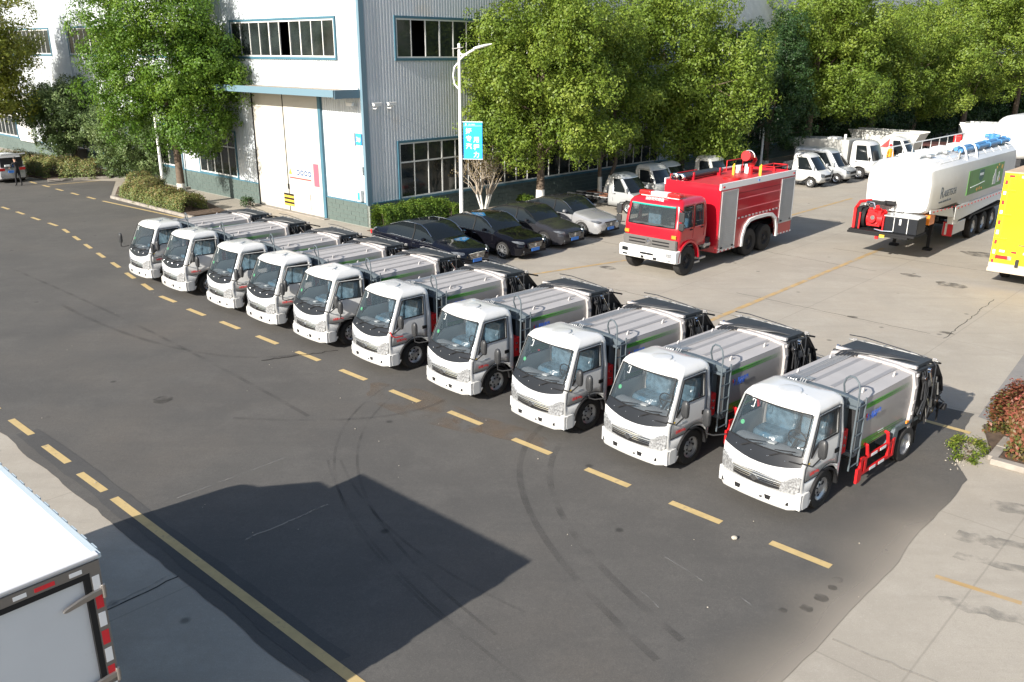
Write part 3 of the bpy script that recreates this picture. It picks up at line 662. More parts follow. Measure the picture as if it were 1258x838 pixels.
def cab_shell(rows, front, side, cls, bow=0.08, rc=0.12, rr=0.08, zf=None, arch=None):
    """horizontal-slice cab skin. rows: (z, xfront, xrear, halfwidth). front: y fractions 0..1; side: fractions 0..1.
    cls(r, c, ncf, sgn) -> bucket for the quad between rows r,r+1 / cols c,c+1. Returns {bucket: MB}, grid(r,c,sgn)."""
    nf = len(front); cols = []
    def P(r, c, sg):
        z, xf, xr, w = rows[r]
        k = min(rc, w * .5); k2 = min(rr, w * .5)
        if c < nf: t = front[c]; y = t * (w - k); x = xf - bow * t * t
        elif c < nf + 2: a = (c - nf + 1) * pi / 6; y = w - k + k * sin(a); x = xf - bow - k + k * cos(a)
        elif c < nf + 2 + len(side): s = side[c - nf - 2]; y = w; x = (xf - bow - k) * (1 - s) + (xr + k2) * s
        elif c == nf + 2 + len(side): y = w - k2 * .3; x = xr + k2 * .3
        else:
            t = 1 - (c - nf - 2 - len(side)) / 4.0; y = max(0, (w - k2) * (t + .25 if t + .25 <= 1 else 1)) if False else (w - k2) * max(0.0, 1 - (c - nf - 3 - len(side)) / 3.0); x = xr
        if zf: z = zf(r, c, x, y, z, nf)
        if arch and nf + 1 <= c <= nf + 2 + len(side):
            xa, ra, za = arch
            d = abs(x - xa)
            if d < ra: z = max(z, za + math.sqrt(ra * ra - d * d) + 0.03 * r)
        return (x, y * sg, z)
    nc = nf + 2 + len(side) + 1 + 4; nr = len(rows)
    B = {}; maps = {}
    for sg in (1, -1):
        for r in range(nr - 1):
            for c in range(nc - 1):
                k = cls(r, c, nf, sg)
                if k is None: continue
                b = B.setdefault(k, MB()); mp = maps.setdefault(k, {})
                ids = []
                for rr_, cc in ((r, c), (r, c + 1), (r + 1, c + 1), (r + 1, c)):
                    key = (rr_, cc, sg if cc not in (0, nc - 1) else 0)
                    if key not in mp: mp[key] = len(b.v); p = P(rr_, cc, sg); b.v.append(p)
                    ids.append(mp[key])
                if sg < 0: ids = ids[::-1]
                ids2 = []
                for i in ids:
                    if i not in ids2: ids2.append(i)
                if len(ids2) > 2: b.f.append(tuple(ids2)); b.mi.append(0)
    # roof cap
    b = B.setdefault('shell', MB()); mp = maps.setdefault('shell', {}); ring = []
    for sg, cs in ((1, range(nc)), (-1, range(nc - 2, 0, -1))):
        for c in cs:
            key = (nr - 1, c, sg if c not in (0, nc - 1) else 0)
            if key not in mp: mp[key] = len(b.v); b.v.append(P(nr - 1, c, sg))
            ring.append(mp[key])
    xc = sum(b.v[i][0] for i in ring) / len(ring); zc = rows[-1][0]
    mid = []
    for i in ring: v = b.v[i]; mid.append(len(b.v)); b.v.append((xc + (v[0] - xc) * .5, v[1] * .5, zc + .018))
    n = len(ring)
    for i in range(n): b.f.append((ring[i], ring[(i + 1) % n], mid[(i + 1) % n], mid[i])); b.mi.append(0)
    b.f.append(tuple(mid)); b.mi.append(0)
    return B, P, nc
def weld(b):
    return b

# ================================================================== REFUSE TRUCK
def make_refuse_truck():
    t = thing('garbage_truck', 'x', 'garbage truck')
    front = [0, .22, .44, .66, .84, .985]
    side = [0, .03, .09, .20, .30, .38, .46, .54, .62, .70, .78, .845, .92, 1.0]
    rows = [(.40, -.10, -1.38, .845), (.56, -.07, -1.38, .85), (.76, -.045, -1.38, .855), (.95, -.06, -1.38, .855), (1.15, -.125, -1.38, .845), (1.175, -.135, -1.38, .84),
            (1.50, -.26, -1.37, .82), (1.81, -.385, -1.36, .785), (1.85, -.40, -1.36, .78), (1.91, -.45, -1.35, .755), (1.965, -.52, -1.33, .71), (2.00, -.62, -1.28, .61)]
    def zf(r, c, x, y, z, nf):
        if c < nf + 1:                              # cowl edge bows down in the middle
            if r == 3: return z - .03 + .12 * (y / .8) ** 2
            if r in (4, 5): return z + .03 * (y / .8) ** 2
            return z
        if r == 3 and c < nf + 5: return z + .07
        if r in (4, 5):                             # side window sill sweeps down towards the front
            k = min(max((x + .60) / .32, 0), 1); k = k * k * (3 - 2 * k)
            return z + .19 - k * .26
        return z
    DF, DR = 1, 12                                  # door columns (side indices), window WF..WR
    def cls(r, c, nf, sg):
        s = c - nf - 2
        if c < nf - 1 + 0:
            if 3 <= r <= 4 and c <= nf - 1: return 'cowl'
            if 5 <= r <= 7: return 'windshield'
            return 'shell'
        if c == nf - 1:
            if 3 <= r <= 4: return 'cowl'
            if 5 <= r <= 7: return 'windshield'
            return 'shell'
        if DF <= s < DR and 2 <= r <= 7:
            if 5 <= r <= 6 and DF + 1 <= s < DR - 1: return 'glass+' if sg > 0 else 'glass-'
            return 'door+' if sg > 0 else 'door-'
        if r == 7 and c < nf: return 'frit'
        return 'shell'
    B, P, nc = cab_shell(rows, front, side, cls, bow=.075, rc=.065, zf=zf, arch=(-.90, .44, .36))
    B['shell'].build('cab', M_white, t, recalc=False, thick=.035, ang=50)
    ws = B['windshield'].build('windshield', M_glass, t, recalc=False, ang=60)
    if 'frit' in B: B['frit'].build('windshield_seal', M_black, ws, recalc=False, ang=60)
    cw = B['cowl'].build('cowl_panel', M_cowl, t, recalc=False, ang=60)
    b = MB()
    for y in (-.55, -.2, .15, .5): b.sphere((-.085 - .08 * (y / .8) ** 2, y, 1.07 + .02 * abs(y)), .010, 6)
    b.build('cowl_bolt', M_chrome, cw)
    # screen outline
    b = MB(); nf = len(front)
    def off(p, d=.006): return (p[0] + d, p[1], p[2] + d * .4)
    pts = [off(P(5, c, 1)) for c in range(nf - 1, -1, -1)] + [off(P(5, c, -1)) for c in range(1, nf)] + [off(P(r, nf - 1, -1)) for r in (6, 7, 8)] + [off(P(8, c, -1)) for c in range(nf - 2, -1, -1)] + [off(P(8, c, 1)) for c in range(1, nf)] + [off(P(r, nf - 1, 1)) for r in (7, 6, 5)]
    b.tube(pts, .011, 5); b.build('rubber_seal', M_black, ws)
    for yy in (-.42, .20):
        b = MB(); b.tube([(-.085, yy, 1.10), (-.12, yy + .16, 1.175), (-.165, yy + .40, 1.22)], .011, 5); b.tube([(-.13, yy + .1, 1.27), (-.195, yy + .42, 1.37)] if 0 else [(-.13, yy + .06, 1.21), (-.185, yy + .44, 1.26)], .009, 5)
        b.build('wiper', M_black, t)
    b = MB(); b.box(-.345, -.335, -.62, -.50, 1.77, 1.87, T=Matrix.Translation((.02, 0, 0)))
    # stickers behind the glass
    def wsp(y, z, d=.012):
        x = np.interp(z, [1.175, 1.50, 1.85], [-.135, -.26, -.40]) - .10 * (y / (.7 * .92)) ** 2 * .85
        return (x + d, y, z)
    for nm, y, z, r, m in (('inspection_sticker', -.58, 1.42, .042, mat('sticker_green', (0.12, 0.55, 0.25), .5)), ('round_sticker', -.52, 1.86, .022, M_paper)):
        b = MB(); c0 = Vector(wsp(y, z)); b.cyl(c0, c0 + Vector((.006, 0, .002)), r, r, 14); b.build(nm, m, ws)
    b = MB(); b.tube([Vector(wsp(-.50, 1.80, .014)), Vector(wsp(-.50, 1.83, .014)), Vector(wsp(-.44, 1.83, .014)), Vector(wsp(-.44, 1.71, .014)), Vector(wsp(-.50, 1.71, .014))], .008, 4); b.build('paper_tag', M_paper, ws)
    # doors, each with glass, seam, handle
    for sg, k in ((1, '+'), (-1, '-')):
        d = B['door' + k]; hx, hy = -.30, .80 * sg
        for q in (d, B['glass' + k]): q.v = [(x - hx, y - hy, z) for x, y, z in q.v]
        do = d.build('door', M_white, t, recalc=False, thick=.035, ang=50, loc=(hx, hy, 0))
        B['glass' + k].build('door_glass', M_glass, do, recalc=False)
        L = lambda r, s: Vector(P(r, nf + 2 + s, sg)) + Vector((-hx, -hy + .004 * sg, 0))
        b = MB(); b.tube([L(2, s) for s in range(DF, DR + 1)] + [L(r, DR) for r in range(3, 9)] + [L(8, s) for s in range(DR - 1, DF - 1, -1)] + [L(r, DF) for r in range(7, 1, -1)], .006, 4)
        pts = [L(5, s) for s in range(DF + 1, DR)] + [L(r, DR - 1) for r in (6, 7)] + [L(7, s) for s in range(DR - 2, DF, -1)] + [L(r, DF + 1) for r in (6, 5)]
        b.tube(pts, .016, 5); b.build('window_seal', M_black, do)
        b = MB(); y0 = .845 * sg - hy
        b.box(-1.20 - hx, -1.08 - hx, min(y0, y0 + .035 * sg), max(y0, y0 + .035 * sg), 1.0, 1.08); b.build('door_handle', M_black, do, bevel=.01)
        if sg > 0:
            text_mesh('总质量:4495kg', .066, M_reddec, 'door_lettering', do, side_text_M((-.36 - hx, .868 - hy, .84)), .001, sx=.72, bold=.001)
            text_mesh('小卡之星', .06, M_greydec, 'door_lettering', do, side_text_M((-.42 - hx, .862 - hy, 1.03)), .001, sx=.9) if False else None
            b = MB(); b.box(-.42 - hx, -.66 - hx, .850 - hy, .860 - hy, .985, .995); b.box(-.52 - hx, -.64 - hx, .850 - hy, .860 - hy, 1.003, 1.018); b.build('door_badge', M_greydec, do)
    # bumper, grille, lamps
    b = MB(); N = 9; rings = []
    for i in range(-N, N + 1):
        t_ = i / N; y = .89 * math.sin(t_ * pi / 2 * .98) if abs(t_) > .0 else 0; y = .89 * t_
        x = .02 - .07 * t_ * t_ - (0.16 * max(0, abs(t_) - .82) / .18) ** 1.0 * (abs(t_) > .82)
        rings.append([(x - .16, y, .26), (x - .02, y, .265), (x + .002, y, .30), (x + .012, y, .42), (x + .004, y, .51), (x - .02, y, .545), (x - .16, y, .55)])
    for sg in (1, -1): rings = rings
    rings = [[(-.40, -.885, p[2]) for p in rings[0]]] + rings + [[(-.40, .885, p[2]) for p in rings[0]]] if False else rings
    b.loft(rings)
    for sg in (1, -1): b.prism([(-.14, .27), (-.14, .545), (-.40, .53), (-.46, .36), (-.40, .27)], .80 * sg, .885 * sg, 'y')
    bp = b.build('bumper', M_white, t, ang=40)
    b = MB(); b.prism([(-.40, .44), (-.26, .44), (-.285, .36), (-.385, .36)], .0, .026, 'x'); b.box(.0, .026, .15, .21, .35, .44); b.prism([(.25, .44), (.39, .44), (.365, .36), (.275, .36)], .0, .026, 'x')
    for sg in (1, -1): b.box(-.035, -.012, .52 * sg if sg > 0 else -.72, .72 if sg > 0 else -.52, .36, .42)
    b.build('bumper_vent', M_black, bp)
    for sg in (1, -1):
        b = MB(); b.loft([[(x, sg * y, z) for x, z in ((-.06, .37), (.004 - .07 * (y / .89) ** 2 + .020, .375), (-.0 - .07 * (y / .89) ** 2 + .020, .435), (-.06, .445))] for y in (.52, .60, .70)]); b.build('fog_lamp', M_lens, t)
    b = MB(); gz = [(-.54, .60, .72), (-.3, .59, .735), (0, .585, .75), (.3, .59, .735), (.54, .60, .72)]
    b.loft([[(-.04 - .10 * (y / .75) ** 2, y, a - .03), (-.02 - .10 * (y / .75) ** 2 + .012, y, a - .03), (-.02 - .10 * (y / .75) ** 2 + .012, y, c - .0), (-.05 - .10 * (y / .75) ** 2, y, c)] for y, a, c in gz])
    gr = b.build('grille', M_black, t)
    for a_, m_, r_ in ((.085, M_chrome, .017), (.02, M_chrome, .012), (-.02, M_chrome, .007), (.05, M_silverp, .007)):
        b = MB(); b.tube([(-.005 - .10 * (y / .75) ** 2 + .003, y, a + a_ - .0) for y, a, c in [(-.54, .645, 0), (-.3, .650, 0), (-.1, .655, 0), (.1, .655, 0), (.3, .650, 0), (.54, .645, 0)]], r_, 6); b.build('grille_bar', m_, gr)
    b = MB(); b.prism([(-.11, .665), (0, .705), (.11, .665), (0, .605)], .005, .03, 'x'); b.build('emblem', M_chrome, gr)
    for sg in (1, -1):
        b = MB(); pts = [(-.045, .50, .56), (-.105, .76, .565), (-.16, .84, .60), (-.155, .85, .86), (-.12, .79, .89), (-.075, .62, .80), (-.05, .52, .74)]
        cen = [(p[0] + .018, p[1] * sg, p[2]) for p in pts]; bk = [(p[0] - .06, p[1] * sg * .97, p[2]) for p in pts]
        b.loft([bk, cen]); hl = b.build('headlight', M_lens, t, bevel=.012)
        b = MB()
        for y, z, r in ((.60, .665, .055), (.735, .73, .06)): b.lathe([(.001, .014), (r * .6, .008), (r, .020), (r * 1.1, .0)], (-.045 - .10 * (y / .75) ** 2 + .006, y * sg, z), (1, .15 * sg, 0), 14)
        b.build('reflector', M_chrome, hl)
        b = MB(); b.prism([(.665 * sg, .87), (.78 * sg, .93), (.795 * sg, .89), (.70 * sg, .84)], -.125, -.095, 'x'); b.build('indicator', M_orange, hl) if False else None
    b = MB(); b.box(-.34, -.30, .850, .856, 1.06, 1.085); b.build('yellow_label', M_ylw, t) if True else None
    # roof dome
    b = MB(); rr_ = []
    for k, (rx, ry, z) in enumerate(((.20, .24, 2.005), (.18, .22, 2.045), (.12, .16, 2.055), (.02, .02, 2.052))): rr_.append([(-.78 + rx * cos(a) * (1 + .1 * cos(2 * a)), ry * sin(a), z) for a in [2 * pi * i / 20 for i in range(20)]])
    b.loft(rr_); b.box(-.81, -.77, .28, .33, 2.0, 2.03); b.build('roof_vent', M_white, t, ang=50)
    # mirrors
    for sg in (1, -1):
        b = MB(); yb = .80 * sg
        if sg > 0: b.tube([(-.16, yb, 1.12), (-.22, .98, 1.10), (-.38, 1.03, 1.22)], .014, 6); b.tube([(-.16, .80, 1.10), (-.05, .62, 1.14)], .012, 5)
        else: b.tube([(-.14, yb, 1.16), (-.04, -1.02, 1.10), (-.02, -1.16, 1.10), (-.04, -1.20, 1.22)], .015, 6)
        ar = b.build('mirror_arm', M_black, t)
        cx, cy, cz = (-.40, 1.03, 1.36) if sg > 0 else (-.05, -1.20, 1.38)
        b = MB(); hh, hw = .17, .085
        rings = []
        for k, (sx_, d_) in enumerate(((.75, -.035), (1, -.015), (1, .02), (.8, .045))):
            rings.append([(cx + d_, cy + hw * sx_ * (abs(cos(a)) ** .6) * (1 if cos(a) > 0 else -1), cz + hh * sx_ * (abs(sin(a)) ** .6) * (1 if sin(a) > 0 else -1)) for a in [2 * pi * (i + .5) / 16 for i in range(16)]])
        b.loft(rings); b.build('mirror', M_mirror_sh, t, ang=50)
    # cab interior
    b = MB(); b.box(-1.33, -.16, -.74, .74, .80, .84); b.box(-1.34, -1.31, -.74, .74, .8, 1.85); b.box(-1.1, -.30, -.25, .25, .84, 1.02); b.build('cab_floor', M_inner, t)
    b = MB(); b.prism([(-.22, .9), (-.21, 1.12), (-.34, 1.18), (-.50, 1.16), (-.52, 1.05), (-.44, .9)], -.72, .72, 'y'); b.build('dashboard', M_innerl, t, bevel=.02)
    b = MB(); b.box(-.36, -.28, .10, .26, 1.19, 1.215, T=Matrix.Rotation(.1, 4, 'X')); b.build('paper_pad', M_paper, t)
    b = MB(); ringp = [(-.60 + .07 * cos(a) * .5, .38 + .19 * sin(a), 1.28 + .17 * cos(a)) for a in [2 * pi * i / 20 for i in range(21)]]
    b.tube(ringp, .014, 6); b.tube([(-.60, .20, 1.28), (-.60, .56, 1.28)], .016, 5); b.tube([(-.60, .38, 1.28), (-.45, .38, 1.15)], .03, 6); b.build('steering_wheel', M_black, t)
    rs = random.Random(3)
    for y0, y1 in ((.10, .68), (-.68, .02)):
        b = MB()
        def lumpy(x0, x1, y0, y1, z0, z1, tilt=0):
            rings = []
            for k in range(7):
                f = k / 6; z = z0 + (z1 - z0) * f; sh = -tilt * f; q = 1 - .14 * abs(2 * f - 1) ** 3
                ring = []
                for i in range(20):
                    a = 2 * pi * i / 20; c_, s_ = cos(a), sin(a)
                    x = (x0 + x1) / 2 + (x1 - x0) / 2 * q * (abs(c_) ** .5) * (1 if c_ > 0 else -1) + sh; y = (y0 + y1) / 2 + (y1 - y0) / 2 * q * (abs(s_) ** .5) * (1 if s_ > 0 else -1)
                    j = noise.noise(Vector((x * 7, y * 7, z * 7))) * .05; ring.append((x + j, y + j * .7, z + j * .4))
                rings.append(ring)
            b.loft(rings)
        lumpy(-1.14, -.62, y0, y1, .98, 1.16); lumpy(-1.22, -1.02, y0, y1, 1.10, 1.66, .06)
        b.build('wrapped_seat', M_film, t, ang=25)
    # chassis
    b = MB()
    for sg in (1, -1): b.box(-4.9, -.3, .33 * sg - .035, .33 * sg + .035, .52, .68)
    for x in (-.5, -1.5, -2.4, -3.1, -4.3, -4.85): b.box(x - .04, x + .04, -.33, .33, .54, .66)
    b.cyl((-.90, -.6, .36), (-.90, .6, .36), .05); b.cyl((-3.80, -.5, .36), (-3.80, .5, .36), .07); b.sphere((-3.80, 0, .36), .18, 12)
    b.tube([(-1.4, 0, .5), (-3.5, 0, .40)], .04, 8); b.box(-1.95, -1.4, -.75, -.4, .42, .78); b.cyl((-2.8, .28, .62) , (-2.0, .28, .62), .14, n=14); b.box(-1.1, -.3, -.45, .45, .5, .8)
    b.cyl((-2.75, .50, .66), (-2.05, .50, .66), .15, n=16)
    b.build('chassis', M_dark, t)
    wheel(t, .36, .21, .215, -.90, .70, 1, 'slots'); wheel(t, .36, .21, .215, -.90, -.70, -1, 'slots')
    wheel(t, .36, .20, .215, -3.86, .78, 1, 'deep', dual=True); wheel(t, .36, .20, .215, -3.86, -.78, -1, 'deep', dual=True)
    for sg in (1, -1):
        b = MB(); b.prism([(-1.36, .30), (-1.34, .82), (-1.32, .82), (-1.34, .30)], .55 * sg, .80 * sg, 'y'); b.build('mud_flap', M_black, t)
        b = MB(); pr = [(-.90 + .455 * cos(a), .36 + .455 * sin(a)) for a in [pi * (.02 + .96 * i / 14) for i in range(15)]]; pi_ = [(-.90 + .42 * cos(a), .36 + .42 * sin(a)) for a in [pi * (.02 + .96 * i / 14) for i in range(15)]]
        b.prism(pr + pi_[::-1], .56 * sg, .815 * sg, 'y'); b.build('wheel_arch', M_black, t)
    # red hydraulic tank behind the cab
    b = MB(); b.box(-1.72, -1.46, .28, .74, .82, 1.28); b.box(-1.70, -1.46, -.6, -.2, .8, 1.15); b.build('hydraulic_tank', M_redm, t, bevel=.02)
    b = MB(); b.cyl((-1.58, .45, 1.28), (-1.58, .45, 1.33), .05); b.cyl((-1.6, .74, 1.0), (-1.6, .76, 1.0), .03); b.cyl((-1.6, .74, 1.15), (-1.6, .76, 1.15), .03); b.build('tank_cap', M_chrome, t)
    n_before = len(KIDS[t.name])
    # ---- body
    XB0, XB1 = -1.92, -3.86
    def sec(g=0.0, zs=1.0):
        h = [(.70, .74), (.80, .76), (.835, .83), (.855, .98), (.87, 1.2), (.875, 1.4), (.87, 1.6), (.85, 1.76), (.825, 1.86)]
        return [(y + g, z) for y, z in h]
    h = sec()
    b = MB(); ys = [p for p in h]
    for sg in (1, -1):
        b.add([(x, sg * y, z) for x in (XB0, XB1) for y, z in ys], [(i, i + 1, len(ys) + i + 1, len(ys) + i) for i in range(len(ys) - 1)])
    b.prism([(.66, .74), (.80, .88), (.875, 1.4), (.825, 1.86), (-.825, 1.86), (-.875, 1.4), (-.80, .88), (-.66, .74)], XB0 - .02, XB0 - .04, 'x')
    b.box(XB1, XB0, -.66, .66, .735, .745)
    b.build('body_side', M_steel, t, ang=50)
    b = MB()
    prof = []
    for y in [-.83, -.825, -.60, -.58, -.56, -.54, -.22, -.20, -.18, -.16, .16, .18, .20, .22, .54, .56, .58, .60, .825, .83]:
        g = .0
        for gc in (-.57, -.19, .19, .57):
            if abs(y - gc) < .015: g = -.016
        prof.append((y, 1.865 + .07 * (1 - (y / .83) ** 2) + g))
    b.add([(x, y, z) for x in (XB0, XB1) for y, z in prof], [(i, i + 1, len(prof) + i + 1, len(prof) + i) for i in range(len(prof) - 1)])
    rf = b.build('body_roof', M_steelroof, t, smooth=False, thick=.02)
    for gc in (-.19, .19, .50):
        b = MB(); zz = 1.865 + .07 * (1 - (gc / .83) ** 2) + .004
        b.box(XB1 + .05, XB0 - .05, gc - .045, gc + .045, zz - .012, zz, 0); b.build('roof_seam', mat('seam_grey', (0.28, 0.27, 0.268), .5, metal=.2), rf)
    for x, y in ((-2.25, .66), (-3.45, .66), (-2.25, -.66), (-3.45, -.66)):
        zz = 1.865 + .07 * (1 - (y / .83) ** 2)
        b = MB(); b.prism([(x - .05, zz - .02), (x + .06, zz - .02), (x + .03, zz + .07), (x + .0, zz + .09)], y - .015, y + .015, 'y'); b.build('lifting_lug', M_galv, rf)
    # side seams and stripes
    def strip(name, z0, z1, x0, x1, m, parent, g=.006, taper=0.0):
        bb = MB(); n = 10
        zz = lambda z, g_: (np.interp(z, [p[1] for p in h], [p[0] for p in h]) + g_)
        zs = [z0 + (z1 - z0) * i / 4 for i in range(5)]
        for sg in (1, -1):
            bb.add([(x, sg * zz(z, g), z) for x in (x0, x1) for z in zs], [(i, i + 1, 6 + i - 1 + 0, 5 + i) for i in range(4)])
        return bb.build(name, m, parent, smooth=True)
    strip('green_stripe', 1.67, 1.765, XB0 - .01, XB1 + .02, M_green, t)
    strip('green_stripe', .80, 1.03, XB0 - .01, XB1 + .02, M_green, t)
    for z0, z1, txt, sz in ((1.50, 0, '程力专汽', .098), (1.37, 0, '环 卫 装 备', .085)):
        y = np.interp(z0 + .05, [p[1] for p in h], [p[0] for p in h]) + .006
        text_mesh(txt, sz, M_blue, 'body_lettering', t, axes((-1, 0, 0), Vector((0, -.04, 1)).normalized(), (0, 1, .04), (-2.17 if sz > .09 else -2.07, y, z0)), .001, bold=.003, sx=.92)
    b = MB(); b.tube([(-2.09 - .055 * cos(a), .882, 1.53 + .055 * sin(a)) for a in [pi * (.22 + 1.56 * i / 12) + pi for i in range(13)]] if False else [(-2.09 + .05 * cos(a), .884, 1.53 + .05 * sin(a)) for a in [-.9 + 1.8 * i / 10 + 0 for i in range(11)]] , .010, 5); b.build('logo', M_reddec, t)
    b = MB(); b.cyl((-2.10, .878, 1.53), (-2.10, .884, 1.53), .028, n=10); b.build('logo_centre', M_blue, t)
    # grey head frame
    b = MB()
    b.prism([(-.84, 1.70), (.84, 1.70), (.86, 1.86), (.5, 1.925), (0, 1.94), (-.5, 1.925), (-.86, 1.86)], -1.80, -1.92, 'x')
    for sg in (1, -1): b.box(-1.91, -1.78, sg * .85 if sg > 0 else -.88, .88 if sg > 0 else -.85, .80, 1.86); b.box(-1.90, -1.72, sg * .60 - .02, sg * .60 + .02, .8, 1.9)
    b.box(-1.90, -1.76, -.86, .86, .74, .82); b.box(-1.82, -1.72, -.84, .84, 1.72, 1.77)
    for y in (-.3, 0, .3): b.prism([(-1.80, 1.74), (-1.80, 1.93), (-1.66, 1.80), (-1.66, 1.74)], y - .012, y + .012, 'y')
    hf = b.build('head_frame', M_grey, t, bevel=.006)
    b = MB(); b.box(-1.885, -1.87, -.84, .84, .82, 1.72); b.build('head_opening', M_dark, hf)
    b = MB()
    for x in (-1.66, -1.92 + .04): pass
    b.tube([(-1.60, .89, .58), (-1.60, .90, 1.2), (-1.62, .90, 1.95), (-1.64, .88, 2.14), (-1.70, .85, 2.25), (-1.80, .80, 2.28), (-1.88, .76, 2.20), (-1.90, .74, 1.95)] if False else [(-1.58, .90, .56), (-1.60, .90, 2.08), (-1.60, .87, 2.20), (-1.61, .79, 2.27), (-1.63, .68, 2.27), (-1.66, .60, 2.20), (-1.68, .56, 2.08), (-1.76, .55, 1.9)], .017, 7)
    b.tube([(-1.90, .90, .56), (-1.90, .90, 1.86)], .017, 7)
    b.build('ladder_rail', M_grey, t)
    for z in (.62, .92, 1.20, 1.48, 1.74):
        b = MB(); b.tube([(-1.58, .90, z), (-1.90, .90, z)], .014, 6); b.build('ladder_rung', M_grey, t)
    # hydraulic pipes
    for k in range(5):
        y = -.62 + k * .055; zz = 1.865 + .07 * (1 - (y / .83) ** 2) + .035
        b = MB(); b.tube([(-1.72, y, 1.35), (-1.70, y, zz - .05), (-1.73, y, zz + .02), (-1.82, y, zz + .035), (-2.0, y, zz), (XB1 + .1, y, zz), (XB1 - .02 - .05 * k, y + .1, zz + .03)], .011, 5); b.build('hydraulic_pipe', M_alu, t)
    for k in range(3):
        y = -.30 + k * .05; b = MB(); zz = 1.94
        b.tube([(-1.74, y, 1.75), (-1.68, y, zz + .02), (-1.74, y, zz + .09), (-1.86, y, zz + .05), (-2.08, y - .02, zz + .02)], .011, 5); b.build('pipe_loop', M_alu, t)
    rs = random.Random(11)
    for k in range(6):
        y0 = -.62 + k * .06; x0 = -3.55 - .05 * k
        b = MB(); zz = 1.96
        b.tube([(x0, y0, zz), (x0 - .18, y0 + .05, zz + .05 + .02 * rs.random()), (-3.95, -.35 + .12 * k * rs.uniform(.7, 1.2), 2.0 + .04 * rs.random()), (-4.15, .0 + .10 * k, 2.0 + .05 * rs.random()), (-4.3, .25 + .1 * k * rs.uniform(.5, 1), 1.97), (-4.5, .62 + .03 * k, 1.92), (-4.62, .80 + .012 * k, 1.80)], .022, 6); b.build('hydraulic_hose', M_hose, t)
    # rear frame and tailgate
    b = MB(); fr = [(.90, .62), (.93, 1.2), (.93, 1.62), (.87, 1.90), (.5, 1.97), (0, 1.985)]
    full = fr + [(-y, z) for y, z in fr[::-1][1:]]; inn = [(y * .93, z - .05 if z > .7 else z) for y, z in full]
    b.prism(full + inn[::-1], -3.84, -3.95, 'x'); b.build('rear_frame', M_galv, t, ang=30)
    for x, z in ((-3.83, 1.88), (-3.83, 1.62), (-3.83, 1.3), (-3.83, 1.05)): b = MB(); b.box(x - .03, x + .03, .925, .96, z - .03, z + .03); b.build('frame_lug', M_galv, t)
    b = MB(); b.prism([(-3.955, 1.985), (-4.74, 1.955), (-4.76, 1.88), (-3.955, 1.92)], -.80, .80, 'y'); b.prism([(-3.957, 1.918), (-4.72, 1.848), (-4.70, 1.74), (-3.957, 1.76)], -.86, .86, 'y'); b.build('tailgate_roof', mat('tailgate_grey', (0.040, 0.046, 0.052), .6, var=.15, vscale=3, spec=.2), t, bevel=.005)
    b = MB(); b.prism([(-3.952, 1.94), (-4.03, 1.93), (-4.03, 1.992), (-3.952, 2.0)], -.84, .84, 'y'); b.build('tailgate_header', M_galv, t)
    tg = None
    for sg in (1, -1):
        b = MB(); y = .86 * sg
        b.prism([(-3.96, .64), (-3.96, 1.88), (-4.30, 1.87), (-4.74, 1.84), (-5.05, 1.50), (-5.2, 1.15), (-5.12, .82), (-4.80, .62)], y - .025, y + .025, 'y')
        b.box(-4.0, -3.96, y - .02, y + .05 * sg + .02, .66, 1.92); b.prism([(-4.72, 1.86), (-4.78, 1.86), (-5.11, 1.48), (-5.05, 1.46)], y - .06, y + .06, 'y'); b.prism([(-5.11, 1.48), (-5.05, 1.48), (-5.19, 1.12), (-5.25, 1.14)], y - .06, y + .06, 'y')
        tg = b.build('tailgate_side', M_black, t, bevel=.004)
        b = MB(); yy = .93 * sg
        b.cyl((-4.10, yy, 1.75), (-4.45, yy, 1.22), .042); b.build('cylinder_barrel', M_dark, tg)
        b = MB(); b.cyl((-4.45, yy, 1.22), (-4.68, yy, .86), .024); b.cyl((-4.36, yy, 1.82), (-4.62, yy, 1.42), .036); b.build('cylinder_rod', M_chrome, tg)
        for p0_, p1_, r_p in (((-4.62, yy, 1.42), (-4.80, yy, 1.10), .05), ((-4.1, yy - .05, 1.75), (-4.1, yy + .05, 1.75), .06), ((-4.68, yy - .05, .86), (-4.68, yy + .05, .86), .07), ((-4.82, yy - .05, 1.05), (-4.82, yy + .05, 1.05), .08)): b = MB(); b.cyl(p0_, p1_, r_p); b.build('pivot', M_dark, tg)
        b = MB(); b.cyl((-4.1, yy + .05 * sg, 1.75), (-4.1, yy + .07 * sg, 1.75), .035); b.cyl((-4.82, yy + .05 * sg, 1.05), (-4.82, yy + .07 * sg, 1.05), .04); b.cyl((-4.68, yy + .05 * sg, .86), (-4.68, yy + .065 * sg, .86), .035); b.cyl((-4.3, yy, 1.88), (-4.3, yy + .06 * sg, 1.88), .035); b.build('pivot_pin', M_chrome, tg)
        for k in range(3):
            b = MB(); r1 = rs.random; b.tube([(-4.05 - .1 * k, yy, 1.88), (-4.14 - .08 * k, yy + .06 * sg, 1.6 - .1 * k), (-4.22 - .02 * k, yy + .04 * sg, 1.25 - .1 * k), (-4.05 - .1 * k, yy + .03 * sg, .95), (-4.30, yy, .80 - .02 * k)], .014, 5); b.build('side_hose', M_hose, tg)
    rk = random.Random(21)
